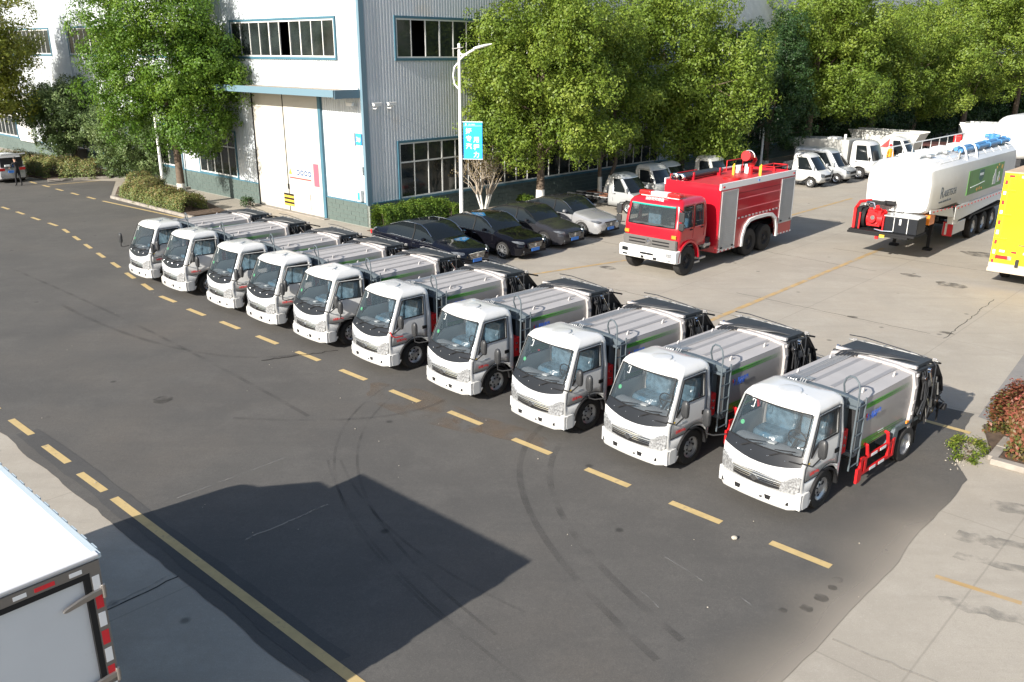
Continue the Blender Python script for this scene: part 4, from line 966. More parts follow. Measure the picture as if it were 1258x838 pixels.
    for sg in (1, -1):                          # linkage, valves and hoses on the tailgate flanks
        for k in range(9):
            x, z = rk.uniform(-4.95, -4.1), rk.uniform(.8, 1.75); y = (.90 + rk.uniform(0, .07)) * sg; L_ = rk.uniform(.15, .45); a_ = rk.uniform(-2.2, -.8)
            b = MB(); b.cyl((x, y, z), (x + L_ * cos(a_) * .5, y + rk.uniform(-.02, .03) * sg, max(.62, z + L_ * sin(a_))), rk.uniform(.012, .03), n=7); b.build('linkage_rod', (M_dark, M_chrome, M_hose)[(k * 2) % 3] if k % 4 else mat('worn_pipe', None), t)
        for k in range(5):
            x, z = rk.uniform(-5.5, -4.9), rk.uniform(.5, 1.0); b = MB(); b.tube([(x, .80 * sg, z), (x + .1, .88 * sg, z + .12), (x + .02, .93 * sg, z + .25), (x + .2, .90 * sg, z + .38)], rk.uniform(.014, .024), 6); b.build('lift_hose', M_hose if k % 2 else M_dark, t)
        b = MB(); b.cyl((-5.45, .78 * sg, .70), (-5.45, .95 * sg, .70), .075, n=12); b.build('lift_motor', M_dark, t)
        b = MB(); b.box(-4.62, -4.38, *sorted((.88 * sg, .95 * sg)), 1.45, 1.62); b.build('valve_block', mat('worn_pipe', None), t, bevel=.01)
    b = MB(); b.prism([(-3.97, .62), (-4.0, 1.80), (-4.55, 1.80), (-4.75, 1.4), (-4.55, 1.2), (-4.4, .95), (-4.60, .62)], -.83, .83, 'y'); b.build('packer_blade', M_dark, t)
    b = MB(); b.box(-5.02, -4.60, -.83, .83, .60, .85); b.box(-5.12, -5.0, -.80, .80, .80, .92); b.box(-5.3, -5.02, -.6, -.5, .75, .85); b.box(-5.3, -5.02, .5, .6, .75, .85); b.build('hopper', M_dark, t, bevel=.01)
    # bin lift with arms sticking out, top bar with fittings
    for sg in (1, -1):
        b = MB(); b.tube([(-4.75, .72 * sg, 1.86), (-5.0, .74 * sg, 1.80), (-5.30, .76 * sg, 1.70)], .022, 6); b.tube([(-5.1, .70 * sg, 1.42), (-5.50, .74 * sg, 1.32)], .025, 6)
        b.prism([(-5.1, .85), (-5.15, 1.15), (-5.50, 1.05), (-5.68, .75), (-5.55, .60), (-5.2, .68)], .62 * sg - .03, .62 * sg + .03, 'y'); b.tube([(-5.05, .85 * sg, 1.0), (-5.25, .88 * sg, .80), (-5.20, .90 * sg, .45)], .02, 6); b.build('lift_arm', M_black, t)
    b = MB(); b.cyl((-5.15, -.78, .95), (-5.15, .78, .95), .035); b.box(-5.62, -5.48, -.60, .60, .60, .80); b.cyl((-5.56, -.75, .70), (-5.56, .9, .70), .03)
    b.build('bin_lift', M_dark, t)
    b = MB(); b.tube([(-4.76, -.98, 1.93), (-4.78, -.5, 1.95), (-4.78, .5, 1.95), (-4.76, .92, 1.92)], .018, 8); b.build('top_rail', mat('worn_pipe', (.30, .30, .29), .4, metal=.6, var=.4, vscale=8), t)
    for k in range(9):
        b = MB(); y = -.85 + k * .21 + rs.uniform(-.03, .03); b.box(-4.81, -4.72, y - .02, y + .02, 1.91, 1.955 + .02 * rs.random()); b.cyl((-4.77, y - .04, 1.955), (-4.77, y + .04, 1.955), .02, n=8); b.build('rail_fitting', mat('worn_pipe', None) if k % 2 else M_steel, t)
    b = MB(); b.tube([(-4.58, .90, 1.98), (-4.55, .97, 1.9), (-4.52, .99, 1.2), (-4.50, .96, .72)], .012, 5); b.tube([(-4.7, -.95, 2.05), (-4.9, -.7, 2.0), (-4.85, .2, 1.96), (-4.7, .8, 1.96)], .012, 5); b.build('rail_hose', M_hose, t)
    # fenders, lamps, guards
    for sg in (1, -1):
        y0, y1 = sorted((.60 * sg, .90 * sg))
        b = MB(); b.prism([(-3.16, .50), (-3.30, .82), (-3.42, .86), (-4.25, .86), (-4.25, .82), (-3.44, .82), (-3.34, .78), (-3.20, .50)], y0, y1, 'y'); b.box(-4.24, -3.3, (y1 if sg > 0 else y0) - .015, (y1 if sg > 0 else y0) + .015, .78, .86)
        b.prism([(-3.13, .48), (-3.27, .86), (-3.44, .86), (-3.36, .48)], y1 - .01 if sg > 0 else y0 - .01, y1 + .012 if sg > 0 else y0 + .012, 'y'); b.build('rear_fender', M_grey, t)
        b = MB(); b.box(-4.28, -4.26, y0, y1, .25, .80); b.build('mud_flap', M_black, t)
        b = MB(); yq = .93 * sg; b.box(-3.72, -3.62, min(yq, yq + .03 * sg), max(yq, yq + .03 * sg), .88, .94); b.build('marker_lamp', M_orange, t, bevel=.008)
        b = MB(); Y = .93 * sg; ya, yb2 = sorted((Y, Y - .04 * sg))
        b.box(-3.30, -1.98, ya, yb2, .60, .66); b.box(-3.30, -1.98, ya, yb2, .32, .38); b.box(-2.06, -1.98, ya - .002, yb2 + .002, .22, .68); b.box(-3.30, -3.22, ya - .002, yb2 + .002, .32, .68); b.box(-2.02, -1.90, ya - .003, yb2 + .003, .20, .48); b.box(-2.22, -2.14, ya - .001, yb2 + .001, .32, .66); b.box(-3.14, -3.06, ya - .001, yb2 + .001, .32, .66)
        for x in (-2.25, -3.05): b.tube([(x, Y - .02 * sg, .62), (x + .05, Y - .03 * sg, .86), (x + .06, Y - .20 * sg, .90), (x + .06, Y - .45 * sg, .78)], .035, 6)
        gd = b.build('side_guard', M_redm, t)
        b = MB(); yo = Y + .004 * sg; ya2, yb3 = sorted((Y + .003 * sg, Y + .007 * sg))
        for x in (-2.46, -2.80): b.box(x - .12, x + .10, ya2, yb3, .602, .658); b.box(x - .12, x + .10, ya2, yb3, .322, .378)
        b.build('reflective_strip', M_whitep, gd)
    b = MB(); b.prism([(-2.62, 1.03), (-2.84, 1.03), (-2.90, .96), (-2.66, .96)], .84, .858, 'y'); b.build('paper_tag', M_paper, t)
    def scale_part(q, S):
        q.location = (q.location.x * S[0], q.location.y * S[1], q.location.z)
        if q.name.startswith(('wheel', 'rim')) or abs(q.rotation_euler.x) + abs(q.rotation_euler.z) > .01 or q.data.name in done: return
        done.add(q.data.name); q.data.transform(Matrix.Diagonal((S[0], S[1], 1, 1)))
    done = set()
    for i, o in enumerate(KIDS[t.name]):        # the cab is longer and narrower than first drawn, the body a little narrower
        S = (1.10, .90) if i < n_before and not o.name.startswith(('chassis', 'hydraulic', 'tank')) else (1.0, .965)
        if o.name.startswith('wheel') and o.location.x < -2: S = (1.0, 1.0)
        for q in [o] + (KIDS.get(o.name, []) if not o.name.startswith('wheel') else []): scale_part(q, S)
    for o in KIDS[t.name][n_before:]:           # the body sits a little lower than first drawn
        for q in [o] + KIDS.get(o.name, []):
            if q.name.startswith(('side_guard', 'reflective', 'rear_fender', 'mud', 'ladder')): continue
            if q.matrix_local.translation.length > .01:
                tr_ = q.matrix_local.translation.z; q.matrix_local = Matrix.Translation((0, 0, (.74 + (tr_ - .74) * .925) - tr_)) @ q.matrix_local
            else:
                n_ = len(q.data.vertices); co = np.empty(n_ * 3, 'f'); q.data.vertices.foreach_get('co', co); co = co.reshape(-1, 3)
                m_ = co[:, 2] > .74; co[m_, 2] = .74 + (co[m_, 2] - .74) * .925; q.data.vertices.foreach_set('co', co.ravel()); q.data.update()
    return t
# ================================================================== THE ROW OF TEN REFUSE TRUCKS
CORN = [(-12.02, 27.68), (-10.27, 26.06), (-8.19, 24.19), (-6.51, 22.62), (-4.78, 21.03), (-2.90, 19.28), (-.86, 17.48), (1.10, 15.65), (2.90, 14.09), (4.78, 12.41)]
HEAD = [226, 226, 225, 225, 225, 224, 223, 223, 222.5, 222]
TL = ['farthest garbage truck, at the left end of the row beside the planted bed',
      'second garbage truck from the left end of the row, its near door ajar',
      'third garbage truck from the left end of the row, door ajar',
      'fourth garbage truck from the left end, door ajar and in front of the black limousine',
      'fifth garbage truck from the left end, last of those with the near door ajar',
      'sixth garbage truck from the left, with a red note by its front pillar',
      'fourth garbage truck from the right end of the row',
      'third garbage truck from the right end of the row',
      'second garbage truck from the right end of the row, ladder beside the nearest truck',
      'nearest garbage truck, at the right end, its whole red side guard in view']
T0 = make_refuse_truck()
def children(o): return KIDS.get(o.name, [])
for i, ((x, y), hd) in enumerate(zip(CORN, HEAD)):
    tr = T0 if i == 9 else copy_tree(T0)
    for ch in children(tr):
        if ch.name.startswith('wheel') and not ch.name.startswith('wheel_arch'): ch.rotation_euler.y = 1.3 * i + ch.location.x
    if i == 9: continue
    a = radians(hd); fx, fy = cos(a), sin(a); lx, ly = -fy, fx
    tr.location = (x + fx * .12 - lx * .90, y + fy * .12 - ly * .90, 0); tr.rotation_euler.z = a
    tr['label'] = TL[i]; tr['group'] = 'white garbage trucks parked in a row'
    if 1 <= i <= 4:
        for ch in children(tr):
            if ch.name.startswith('door') and ch.location.y > 0: ch.rotation_euler.z = radians(-[0, 14, 12, 15, 13][i])
    if i == 5:
        b = MB(); b.tube([(-.16, .862, 1.16), (-.20, .866, 1.06), (-.30, .87, 1.0), (-.52, .87, .99)], .018, 5); b.build('red_note', M_reddec, tr)
x, y = 4.83, 12.46; a = radians(HEAD[9]); fx, fy = cos(a), sin(a); lx, ly = -fy, fx
T0.location = (x + fx * .12 - lx * .90, y + fy * .12 - ly * .90, 0); T0.rotation_euler.z = a
T0['label'] = TL[9]; T0['group'] = 'white garbage trucks parked in a row'
# ================================================================== FIRE ENGINE
def local(parent, hd, ox, oy): pass
def RV(s, d, z=0):  # point s along the right-wall direction and d to its left, from a base point
    return Vector((RU.x * s - RU.y * d, RU.y * s + RU.x * d, z))
def make_fire_truck():
    org = Vector((6.0, 29.2, 0)) + RV(-.42, 1.22)
    t = thing('fire_truck', 'red three axle fire engine with white bumper and roller shutters on the concrete yard', 'fire truck', tuple(org), 226.5)
    front = [0, .25, .5, .72, .88, .95]
    side = [0, .04, .12, .20, .28, .36, .43, .47, .50, .54, .62, .70, .78, .86, .92, 1.0]
    rows = [(.98, -.05, -1.9, 1.14), (1.32, -.02, -1.9, 1.16), (1.68, -.02, -1.9, 1.17), (1.74, -.03, -1.9, 1.165), (2.08, -.08, -1.9, 1.14), (2.44, -.15, -1.89, 1.10), (2.50, -.18, -1.88, 1.09), (2.60, -.26, -1.86, 1.04), (2.67, -.42, -1.80, .93)]
    def cls(r, c, nf, sg):
        s = c - nf - 2
        if c < nf - 1: return 'ws' if 3 <= r <= 4 else 'shell'
        if s >= 0:
            if 3 <= r <= 4 and (1 <= s <= 5): return 'gf%+d' % sg
            if 3 <= r <= 4 and (9 <= s <= 12): return 'gr%+d' % sg
        return 'shell'
    B, P, nc = cab_shell(rows, front, side, cls, bow=.06, rc=.14, arch=(-.75, .66, .56))
    B['shell'].build('cab', M_red, t, recalc=False, thick=.04, ang=45)
    w = B['ws'].build('windshield', M_glass, t, recalc=False, ang=60); [B[k_].build('side_glass', M_glass, t, recalc=False) for k_ in ('gf+1', 'gf-1', 'gr+1', 'gr-1')]
    b = MB(); nf = 6; o_ = lambda p: (p[0] + .008, p[1], p[2])
    b.tube([o_(P(3, c, 1)) for c in range(5, -1, -1)] + [o_(P(3, c, -1)) for c in range(1, 6)] + [o_(P(r, 5, -1)) for r in (4, 5)] + [o_(P(5, c, -1)) for c in range(4, -1, -1)] + [o_(P(5, c, 1)) for c in range(1, 6)] + [o_(P(r, 5, 1)) for r in (4, 3)], .018, 5); b.build('rubber_seal', M_black, w)
    b = MB(); b.tube([(x + .012, y, z) for x, y, z in [tuple(Vector(P(5, c, sg))) for sg, cs in ((1, range(5, -1, -1)), (-1, range(1, 6))) for c in cs]], .03, 5); b.build('sun_strip', mat('sun_strip_teal', (0.03, 0.35, 0.30), .3), w)
    for sg in (1, -1):
        for s0, s1 in ((1, 6), (9, 13)):
            L = lambda r, s: Vector(P(r, nf + 2 + s, sg)) + Vector((0, .004 * sg, 0))
            b = MB(); b.tube([L(3, s0), L(4, s0), L(5, s0), L(5, s1), L(4, s1), L(3, s1), L(3, s0)], .02, 5); b.build('window_seal', M_black, t)
            b = MB(); e0, e1 = (0, 7) if s0 == 1 else (8, 14)
            b.tube([L(1, e1) - Vector((0, 0, .0)), L(3, e1), L(6, e1), L(6, e0), L(3, e0), L(2, e0)], .007, 4); b.build('door_seam', mat('dark_red', (0.12, 0.004, 0.006), .6), t)
            b = MB(); q = L(2, e1 - 1); b.box(q.x + .02, q.x + .14, q.y - .02, q.y + .03, q.z - .06, q.z - .02); b.build('door_handle', M_black, t)
    b = MB(); b.box(-1.88, -.3, -1.05, 1.05, 1.0, 1.05); b.box(-1.88, -1.84, -1.05, 1.05, 1.05, 2.5); b.build('cab_floor', M_inner, t)
    b = MB(); b.prism([(-.16, 1.3), (-.16, 1.70), (-.4, 1.74), (-.6, 1.66), (-.6, 1.3)], -1.0, 1.0, 'y'); b.build('dashboard', M_innerl, t)
    for y0 in (.30, -.85):
        b = MB(); b.box(-1.15, -.75, y0, y0 + .55, 1.35, 1.5); b.box(-1.25, -1.1, y0, y0 + .55, 1.4, 2.2); b.build('seat', M_film, t, bevel=.05)
    b = MB(); b.tube([(-.62 + .07 * cos(a), -.55 + .23 * sin(a) + 1.1, 1.86 + .16 * cos(a)) for a in [2 * pi * i / 18 for i in range(19)]], .016, 5); b.build('steering_wheel', M_black, t)
    b = MB(); b.box(-.10, -.02, -1.12, 1.12, .98, 1.32); gp = b.build('grille_panel', mat('grille_grey', (0.11, 0.105, 0.10), .5), t, bevel=.02)
    b = MB(); b.box(-.02, .012, -1.10, 1.10, 1.00, 1.33)
    gp2 = b.build('grille', mat('grille_grey', None), t, bevel=.015)
    for z in (1.10, 1.21):
        for y0, y1 in ((-.85, -.14), (.14, .85)): b = MB(); b.box(.010, .016, y0, y1, z - .025, z + .025); b.build('grille_slot', M_black, gp2)
    b = MB(); b.lathe([(.12, 0), (.12, .02), (.095, .02), (.095, .005)], (.012, 0, 1.16), (1, 0, 0), 20)
    for a in range(3): b.tube([(.022, .085 * cos(a * 2.09 + .5), 1.16 + .085 * sin(a * 2.09 + .5)), (.022, .03 * cos(a * 2.09 + 1.6), 1.16 + .03 * sin(a * 2.09 + 1.6))], .018, 5)
    b.build('emblem', M_chrome, gp2)
    b = MB(); b.prism([(.0, .52), (.10, .55), (.12, .90), (.08, .97), (-.25, .97), (-.25, .52)], -1.2, 1.2, 'y')
    bp = b.build('bumper', M_boxw, t, bevel=.03)
    b = MB(); b.box(.115, .135, -.28, .28, .72, .79); b.box(.11, .13, -.24, -.12, .58, .66); b.box(.11, .13, .28, .42, .58, .66); b.build('bumper_slot', M_black, bp)
    for sg in (1, -1):
        b = MB(); y0, y1 = sorted((.80 * sg, 1.06 * sg)); b.box(.09, .135, y0, y1, .74, .88); b.box(.09, .13, y0 + .03, y1 - .03, .60, .66); b.build('headlight', M_lens if sg > 0 else M_dglass, t, bevel=.01)
        b = MB(); y0, y1 = sorted((.90 * sg, 1.08 * sg)); b.box(-.06, -.015, y0, y1, 1.38, 1.50); b.build('indicator', M_orange, t, bevel=.01)
        b = MB(); b.tube([(-.12, 1.10 * sg, 2.42), (.02, 1.32 * sg, 2.40), (.05, 1.36 * sg, 2.2), (.03, 1.34 * sg, 1.7), (-.08, 1.14 * sg, 1.72)], .018, 5); b.build('mirror_arm', M_black, t)
        for z0, z1 in ((2.02, 2.36), (1.74, 1.98)): b = MB(); y0, y1 = sorted((1.20 * sg, 1.42 * sg)); b.box(.0, .08, y0, y1, z0, z1); b.build('mirror', M_mirror_sh, t, bevel=.03)
    b = MB(); b.tube([(.0, -.6, 1.74), (.04, -.2, 1.80)], .012, 5); b.tube([(.0, .1, 1.74), (.04, .6, 1.80)], .012, 5); b.build('wiper', M_black, t)
    b = MB(); b.box(-.75, -.45, -.85, -.35, 2.70, 2.86); b.box(-.75, -.45, .35, .85, 2.70, 2.86); lb = b.build('light_bar', M_redlens, t, bevel=.05)
    b = MB(); b.box(-.76, -.44, -.34, .34, 2.70, 2.85); b.box(-.7, -.5, -.8, .8, 2.64, 2.70); b.build('light_bar_centre', M_whitep, lb, bevel=.03)
    b = MB(); b.box(-2.55, .0 - .3, -.45, .45, .62, .85); b.box(-8.2, -.3, .38, .46, .75, .98); b.box(-8.2, -.3, -.46, -.38, .75, .98); b.box(-2.5, -1.95, -.9, .95, .7, 1.1); b.cyl((-.75, -.9, .53), (-.75, .9, .53), .07); b.box(-4.4, -2.7, -.9, .9, .5, .8); b.build('chassis', M_dark, t)
    b = MB(); b.box(-1.55, -1.2, 1.05, 1.16, .36, .42) ; b.box(-1.95, -1.55, .95, 1.15, .45, .52); b.cyl((-1.9, .95, .9), (-1.9, 1.12, .9), .09); b.box(-2.3, -1.9, .9, 1.1, .85, .95); b.build('step', M_alu, t)
    b = MB(); pr = [(-.75 + .70 * cos(a), .56 + .70 * sin(a)) for a in [pi * (.0 + 1.0 * i / 16) for i in range(17)]]; q = [(-.75 + .63 * cos(a), .56 + .63 * sin(a)) for a in [pi * (.0 + 1.0 * i / 16) for i in range(17)]]
    b.prism(pr + q[::-1], 1.05, 1.20, 'y'); b.build('wheel_arch', M_red, t); b = MB(); b.prism(pr + q[::-1], -1.20, -1.05, 'y'); b.build('wheel_arch', M_red, t)
    for sg in (1, -1):
        wheel(t, .53, .28, .27, -.72, 1.02 * sg, sg, 'dark', rimmat=M_dark, n=30)
        wheel(t, .53, .26, .27, -5.12, 1.02 * sg, sg, 'dark', rimmat=M_dark, n=30, dual=True); wheel(t, .53, .26, .27, -6.38, 1.02 * sg, sg, 'dark', rimmat=M_dark, n=30, dual=True)
    # body
    x0, x1 = -2.6, -8.42
    arch = [(-4.42, .50), (-4.45, .85), (-4.6, 1.2), (-4.9, 1.38), (-5.3, 1.42), (-6.2, 1.42), (-6.6, 1.38), (-6.9, 1.2), (-7.05, .85), (-7.08, .50)]
    b = MB(); prof = [(x0, .50)] + arch + [(x1, .50), (x1, 2.98), (x0, 2.98)]
    for sg in (1, -1):
        y0, y1 = sorted((1.20 * sg, 1.13 * sg)); b.prism(prof, y0, y1, 'y')
    b.box(x0 - .06, x0, -1.13, 1.13, .50, 2.98); b.box(x1, x1 + .06, -1.13, 1.13, .50, 2.98)
    bo = b.build('body', M_red, t, bevel=.01)
    b = MB(); b.box(x1 + .06, x0 - .06, -1.13, 1.13, 2.84, 2.90); rf = b.build('body_roof', mat('roof_red', (0.50, 0.03, 0.035), .5, var=.1), t)
    b = MB(); b.box(-7.1, -4.4, -.95, .95, 1.45, 1.5); b.box(-8.3, -7.1, -1, 1, .52, .56); b.box(-4.4, -2.7, -1, 1, .52, .56); b.build('body_floor', M_dark, t)
    for sg in (1, -1):
        y0, y1 = sorted((1.21 * sg, 1.15 * sg))
        b = MB(); b.box(x1 - .02, x0 + .03, y0, y1, 2.80, 3.03); b.build('top_rail', M_whitep, t, bevel=.01)
        b = MB(); q = [(x - (0 if i in (0, 9) else 0) , z) for i, (x, z) in enumerate(arch)]
        out = [(-4.30, .50), (-4.32, .90), (-4.5, 1.28), (-4.85, 1.50), (-5.3, 1.54), (-6.2, 1.54), (-6.65, 1.50), (-7.0, 1.28), (-7.18, .90), (-7.2, .50)]
        y0, y1 = sorted((1.14 * sg, 1.26 * sg)); b.prism(out + arch[::-1], y0, y1, 'y'); b.build('wheel_arch', M_boxw, t)
        for xa, xb, za, zb in ((-2.72, -3.80, .62, 2.72), (-7.28, -8.34, 1.02, 2.72)):
            b = MB(); n = 26; T_ = []
            yy = 1.202 * sg; n = int((zb - za) / .075)
            vs = []
            for i in range(n):
                z = za + (zb - za) * i / n; dz = (zb - za) / n
                vs += [(z, .016), (z + dz * .2, .020), (z + dz * .8, .020), (z + dz, .016)]
            b.add([(x, yy + sg * d, z) for x in (xb, xa) for z, d in vs], [(i, i + 1, len(vs) + i + 1, len(vs) + i) for i in range(len(vs) - 1)])
            sh = b.build('roller_shutter', mat('shutter_grey', (0.36, 0.375, 0.385), .45, metal=.3, var=.04), t, smooth=False)
            b = MB(); y0, y1 = sorted((yy, yy + .03 * sg)); b.box(xb - .03, xb, y0, y1, za - .03, zb + .03); b.box(xa, xa + .03, y0, y1, za - .03, zb + .03); b.box(xb, xa, y0, y1, zb, zb + .03); b.box(xb, xa, y0, y1, za - .05, za); b.build('shutter_frame', M_silverp, sh)
            b = MB(); y0, y1 = sorted((yy + .02 * sg, yy + .05 * sg)); b.box(xb + .1, xb + .2, y0, y1, za + .02, za + .07); b.box(xa - .2, xa - .1, y0, y1, za + .02, za + .07); b.build('latch', M_black, sh)
        for z in (1.92, 2.32, 1.62, 2.55):
            b = MB(); y0, y1 = sorted((1.199 * sg, 1.212 * sg)); b.box(-7.2, -3.9, y0, y1, z, z + (.035 if z in (1.92, 2.32) else .018)); b.build('body_groove', mat('pale_red_strip', (0.62, 0.16, 0.18), .4) if z in (1.92, 2.32) else mat('dark_red', None), t)
        b = MB(); y0, y1 = sorted((1.201 * sg, 1.210 * sg)); k = 0
        b2 = MB()
        for i in range(12): b2.box(-3.98 - i * .27, -4.12 - i * .27, y0 - .0, y1, 1.595 - .0, 1.650) if True else None
        for i in range(5): b2.box(-2.68 - i * .27, -2.82 - i * .27, y0, y1, .515, .565)
        for i in range(5): b2.box(-7.26 - i * .27, -7.40 - i * .27, y0, y1, .515, .565)
        b2.build('reflective_tape', M_whitep, t)
        b = MB(); y0, y1 = sorted((1.21 * sg, 1.225 * sg)); b.box(-2.85, -2.72, y0, y1, 2.87, 2.93); b.box(-8.3, -8.17, y0, y1, 2.87, 2.93); b.build('marker_lamp', M_redlens, t)
        b = MB(); b.box(-5.4, -5.3, y0, y1, 2.88, 2.94); b.build('blue_lamp', M_plate, t)
    # roof kit: suction hose, monitor, rails
    b = MB(); b.tube([(-3.1, -.72, 3.05), (-5.9, -.78, 3.05)], .105, 12); b.tube([(-3.1, -.98, 3.05), (-5.9, -1.0, 3.05)], .09, 12)
    sh = b.build('suction_hose', M_hose, t)
    b = MB()
    for y in (-.72, -.98): b.lathe([(.12, 0), (.15, .0), (.15, .12), (.12, .14), (.10, .14), (.10, .02)], (-3.0, y, 3.05), (1, 0, 0), 16)
    b.build('hose_coupling', M_chrome, sh)
    for x in (-3.6, -5.5): b = MB(); b.box(x - .04, x + .04, -1.12, -.55, 2.90, 3.0); b.box(x - .04, x + .04, -.60, -.55, 3.0, 3.2); b.build('hose_bracket', M_red, t)
    b = MB(); b.cyl((-6.6, .15, 2.9), (-6.6, .15, 3.2), .09); b.cyl((-6.6, .15, 3.2), (-6.6, .15, 3.35), .14); b.tube([(-6.75, .15, 3.3), (-6.9, .15, 3.45), (-6.7, .15, 3.62), (-6.35, .15, 3.62)], .09, 10); b.cyl((-6.4, .15, 3.62), (-6.1, .15, 3.66), .16, .20, 16)
    mo = b.build('water_monitor', M_redm, t)
    b = MB(); b.tube([(-6.35, .15 + .26 * cos(a), 3.60 + .26 * sin(a)) for a in [pi * i / 10 for i in range(11)]], .025, 6); b.build('monitor_guard', M_chrome, mo)
    b = MB(); b.tube([(-6.1, -.35, 2.9), (-6.1, -.35, 3.25), (-6.0, -.25, 3.32), (-5.9, -.2, 3.25), (-5.9, -.2, 2.9)], .03, 6); b.tube([(-6.6, .55, 2.9), (-6.6, .55, 3.25), (-6.5, .65, 3.32), (-6.4, .7, 3.25), (-6.4, .7, 2.9)], .03, 6); b.build('grab_rail', M_ylw, t)
    b = MB()
    for x in (-7.0, -8.1):
        for y in (.35, .95): b.tube([(x, y, 2.9), (x, y, 3.22)], .022, 6)
    b.tube([(-7.0, .35, 3.22), (-8.1, .35, 3.22), (-8.1, .95, 3.22), (-7.0, .95, 3.22), (-7.0, .35, 3.22)], .022, 6); b.tube([(-6.9, -1.1, 2.9), (-6.9, -1.1, 3.3), (-8.2, -1.1, 3.3), (-8.2, -1.1, 2.9)], .022, 6)
    b.tube([(-2.8, -1.1, 2.95), (-2.8, -1.1, 3.15), (-4.6, -1.1, 3.15), (-4.6, -1.1, 2.95)], .022, 6); b.build('roof_rail', M_redm, t)
    b = MB(); b.cyl((-4.9, .3, 2.9), (-4.9, .3, 2.97), .33, n=18); b.cyl((-7.5, -.3, 2.9), (-7.5, -.3, 2.98), .3, n=18); b.build('manhole', M_redm, t)
    b = MB(); b.cyl((-6.9, -.15, 2.9), (-6.9, -.15, 3.25), .12); b.cyl((-6.7, -.45, 2.9), (-6.7, -.45, 3.2), .10); b.build('white_canister', M_boxw, t)
    text_mesh('消防抢险救援', .13, M_whitep, 'roof_lettering', t, axes((0, 1, 0), (-.2, 0, .98), (.98, 0, .2), (-.25, -.42, 2.585)), .001)
    return t
make_fire_truck()

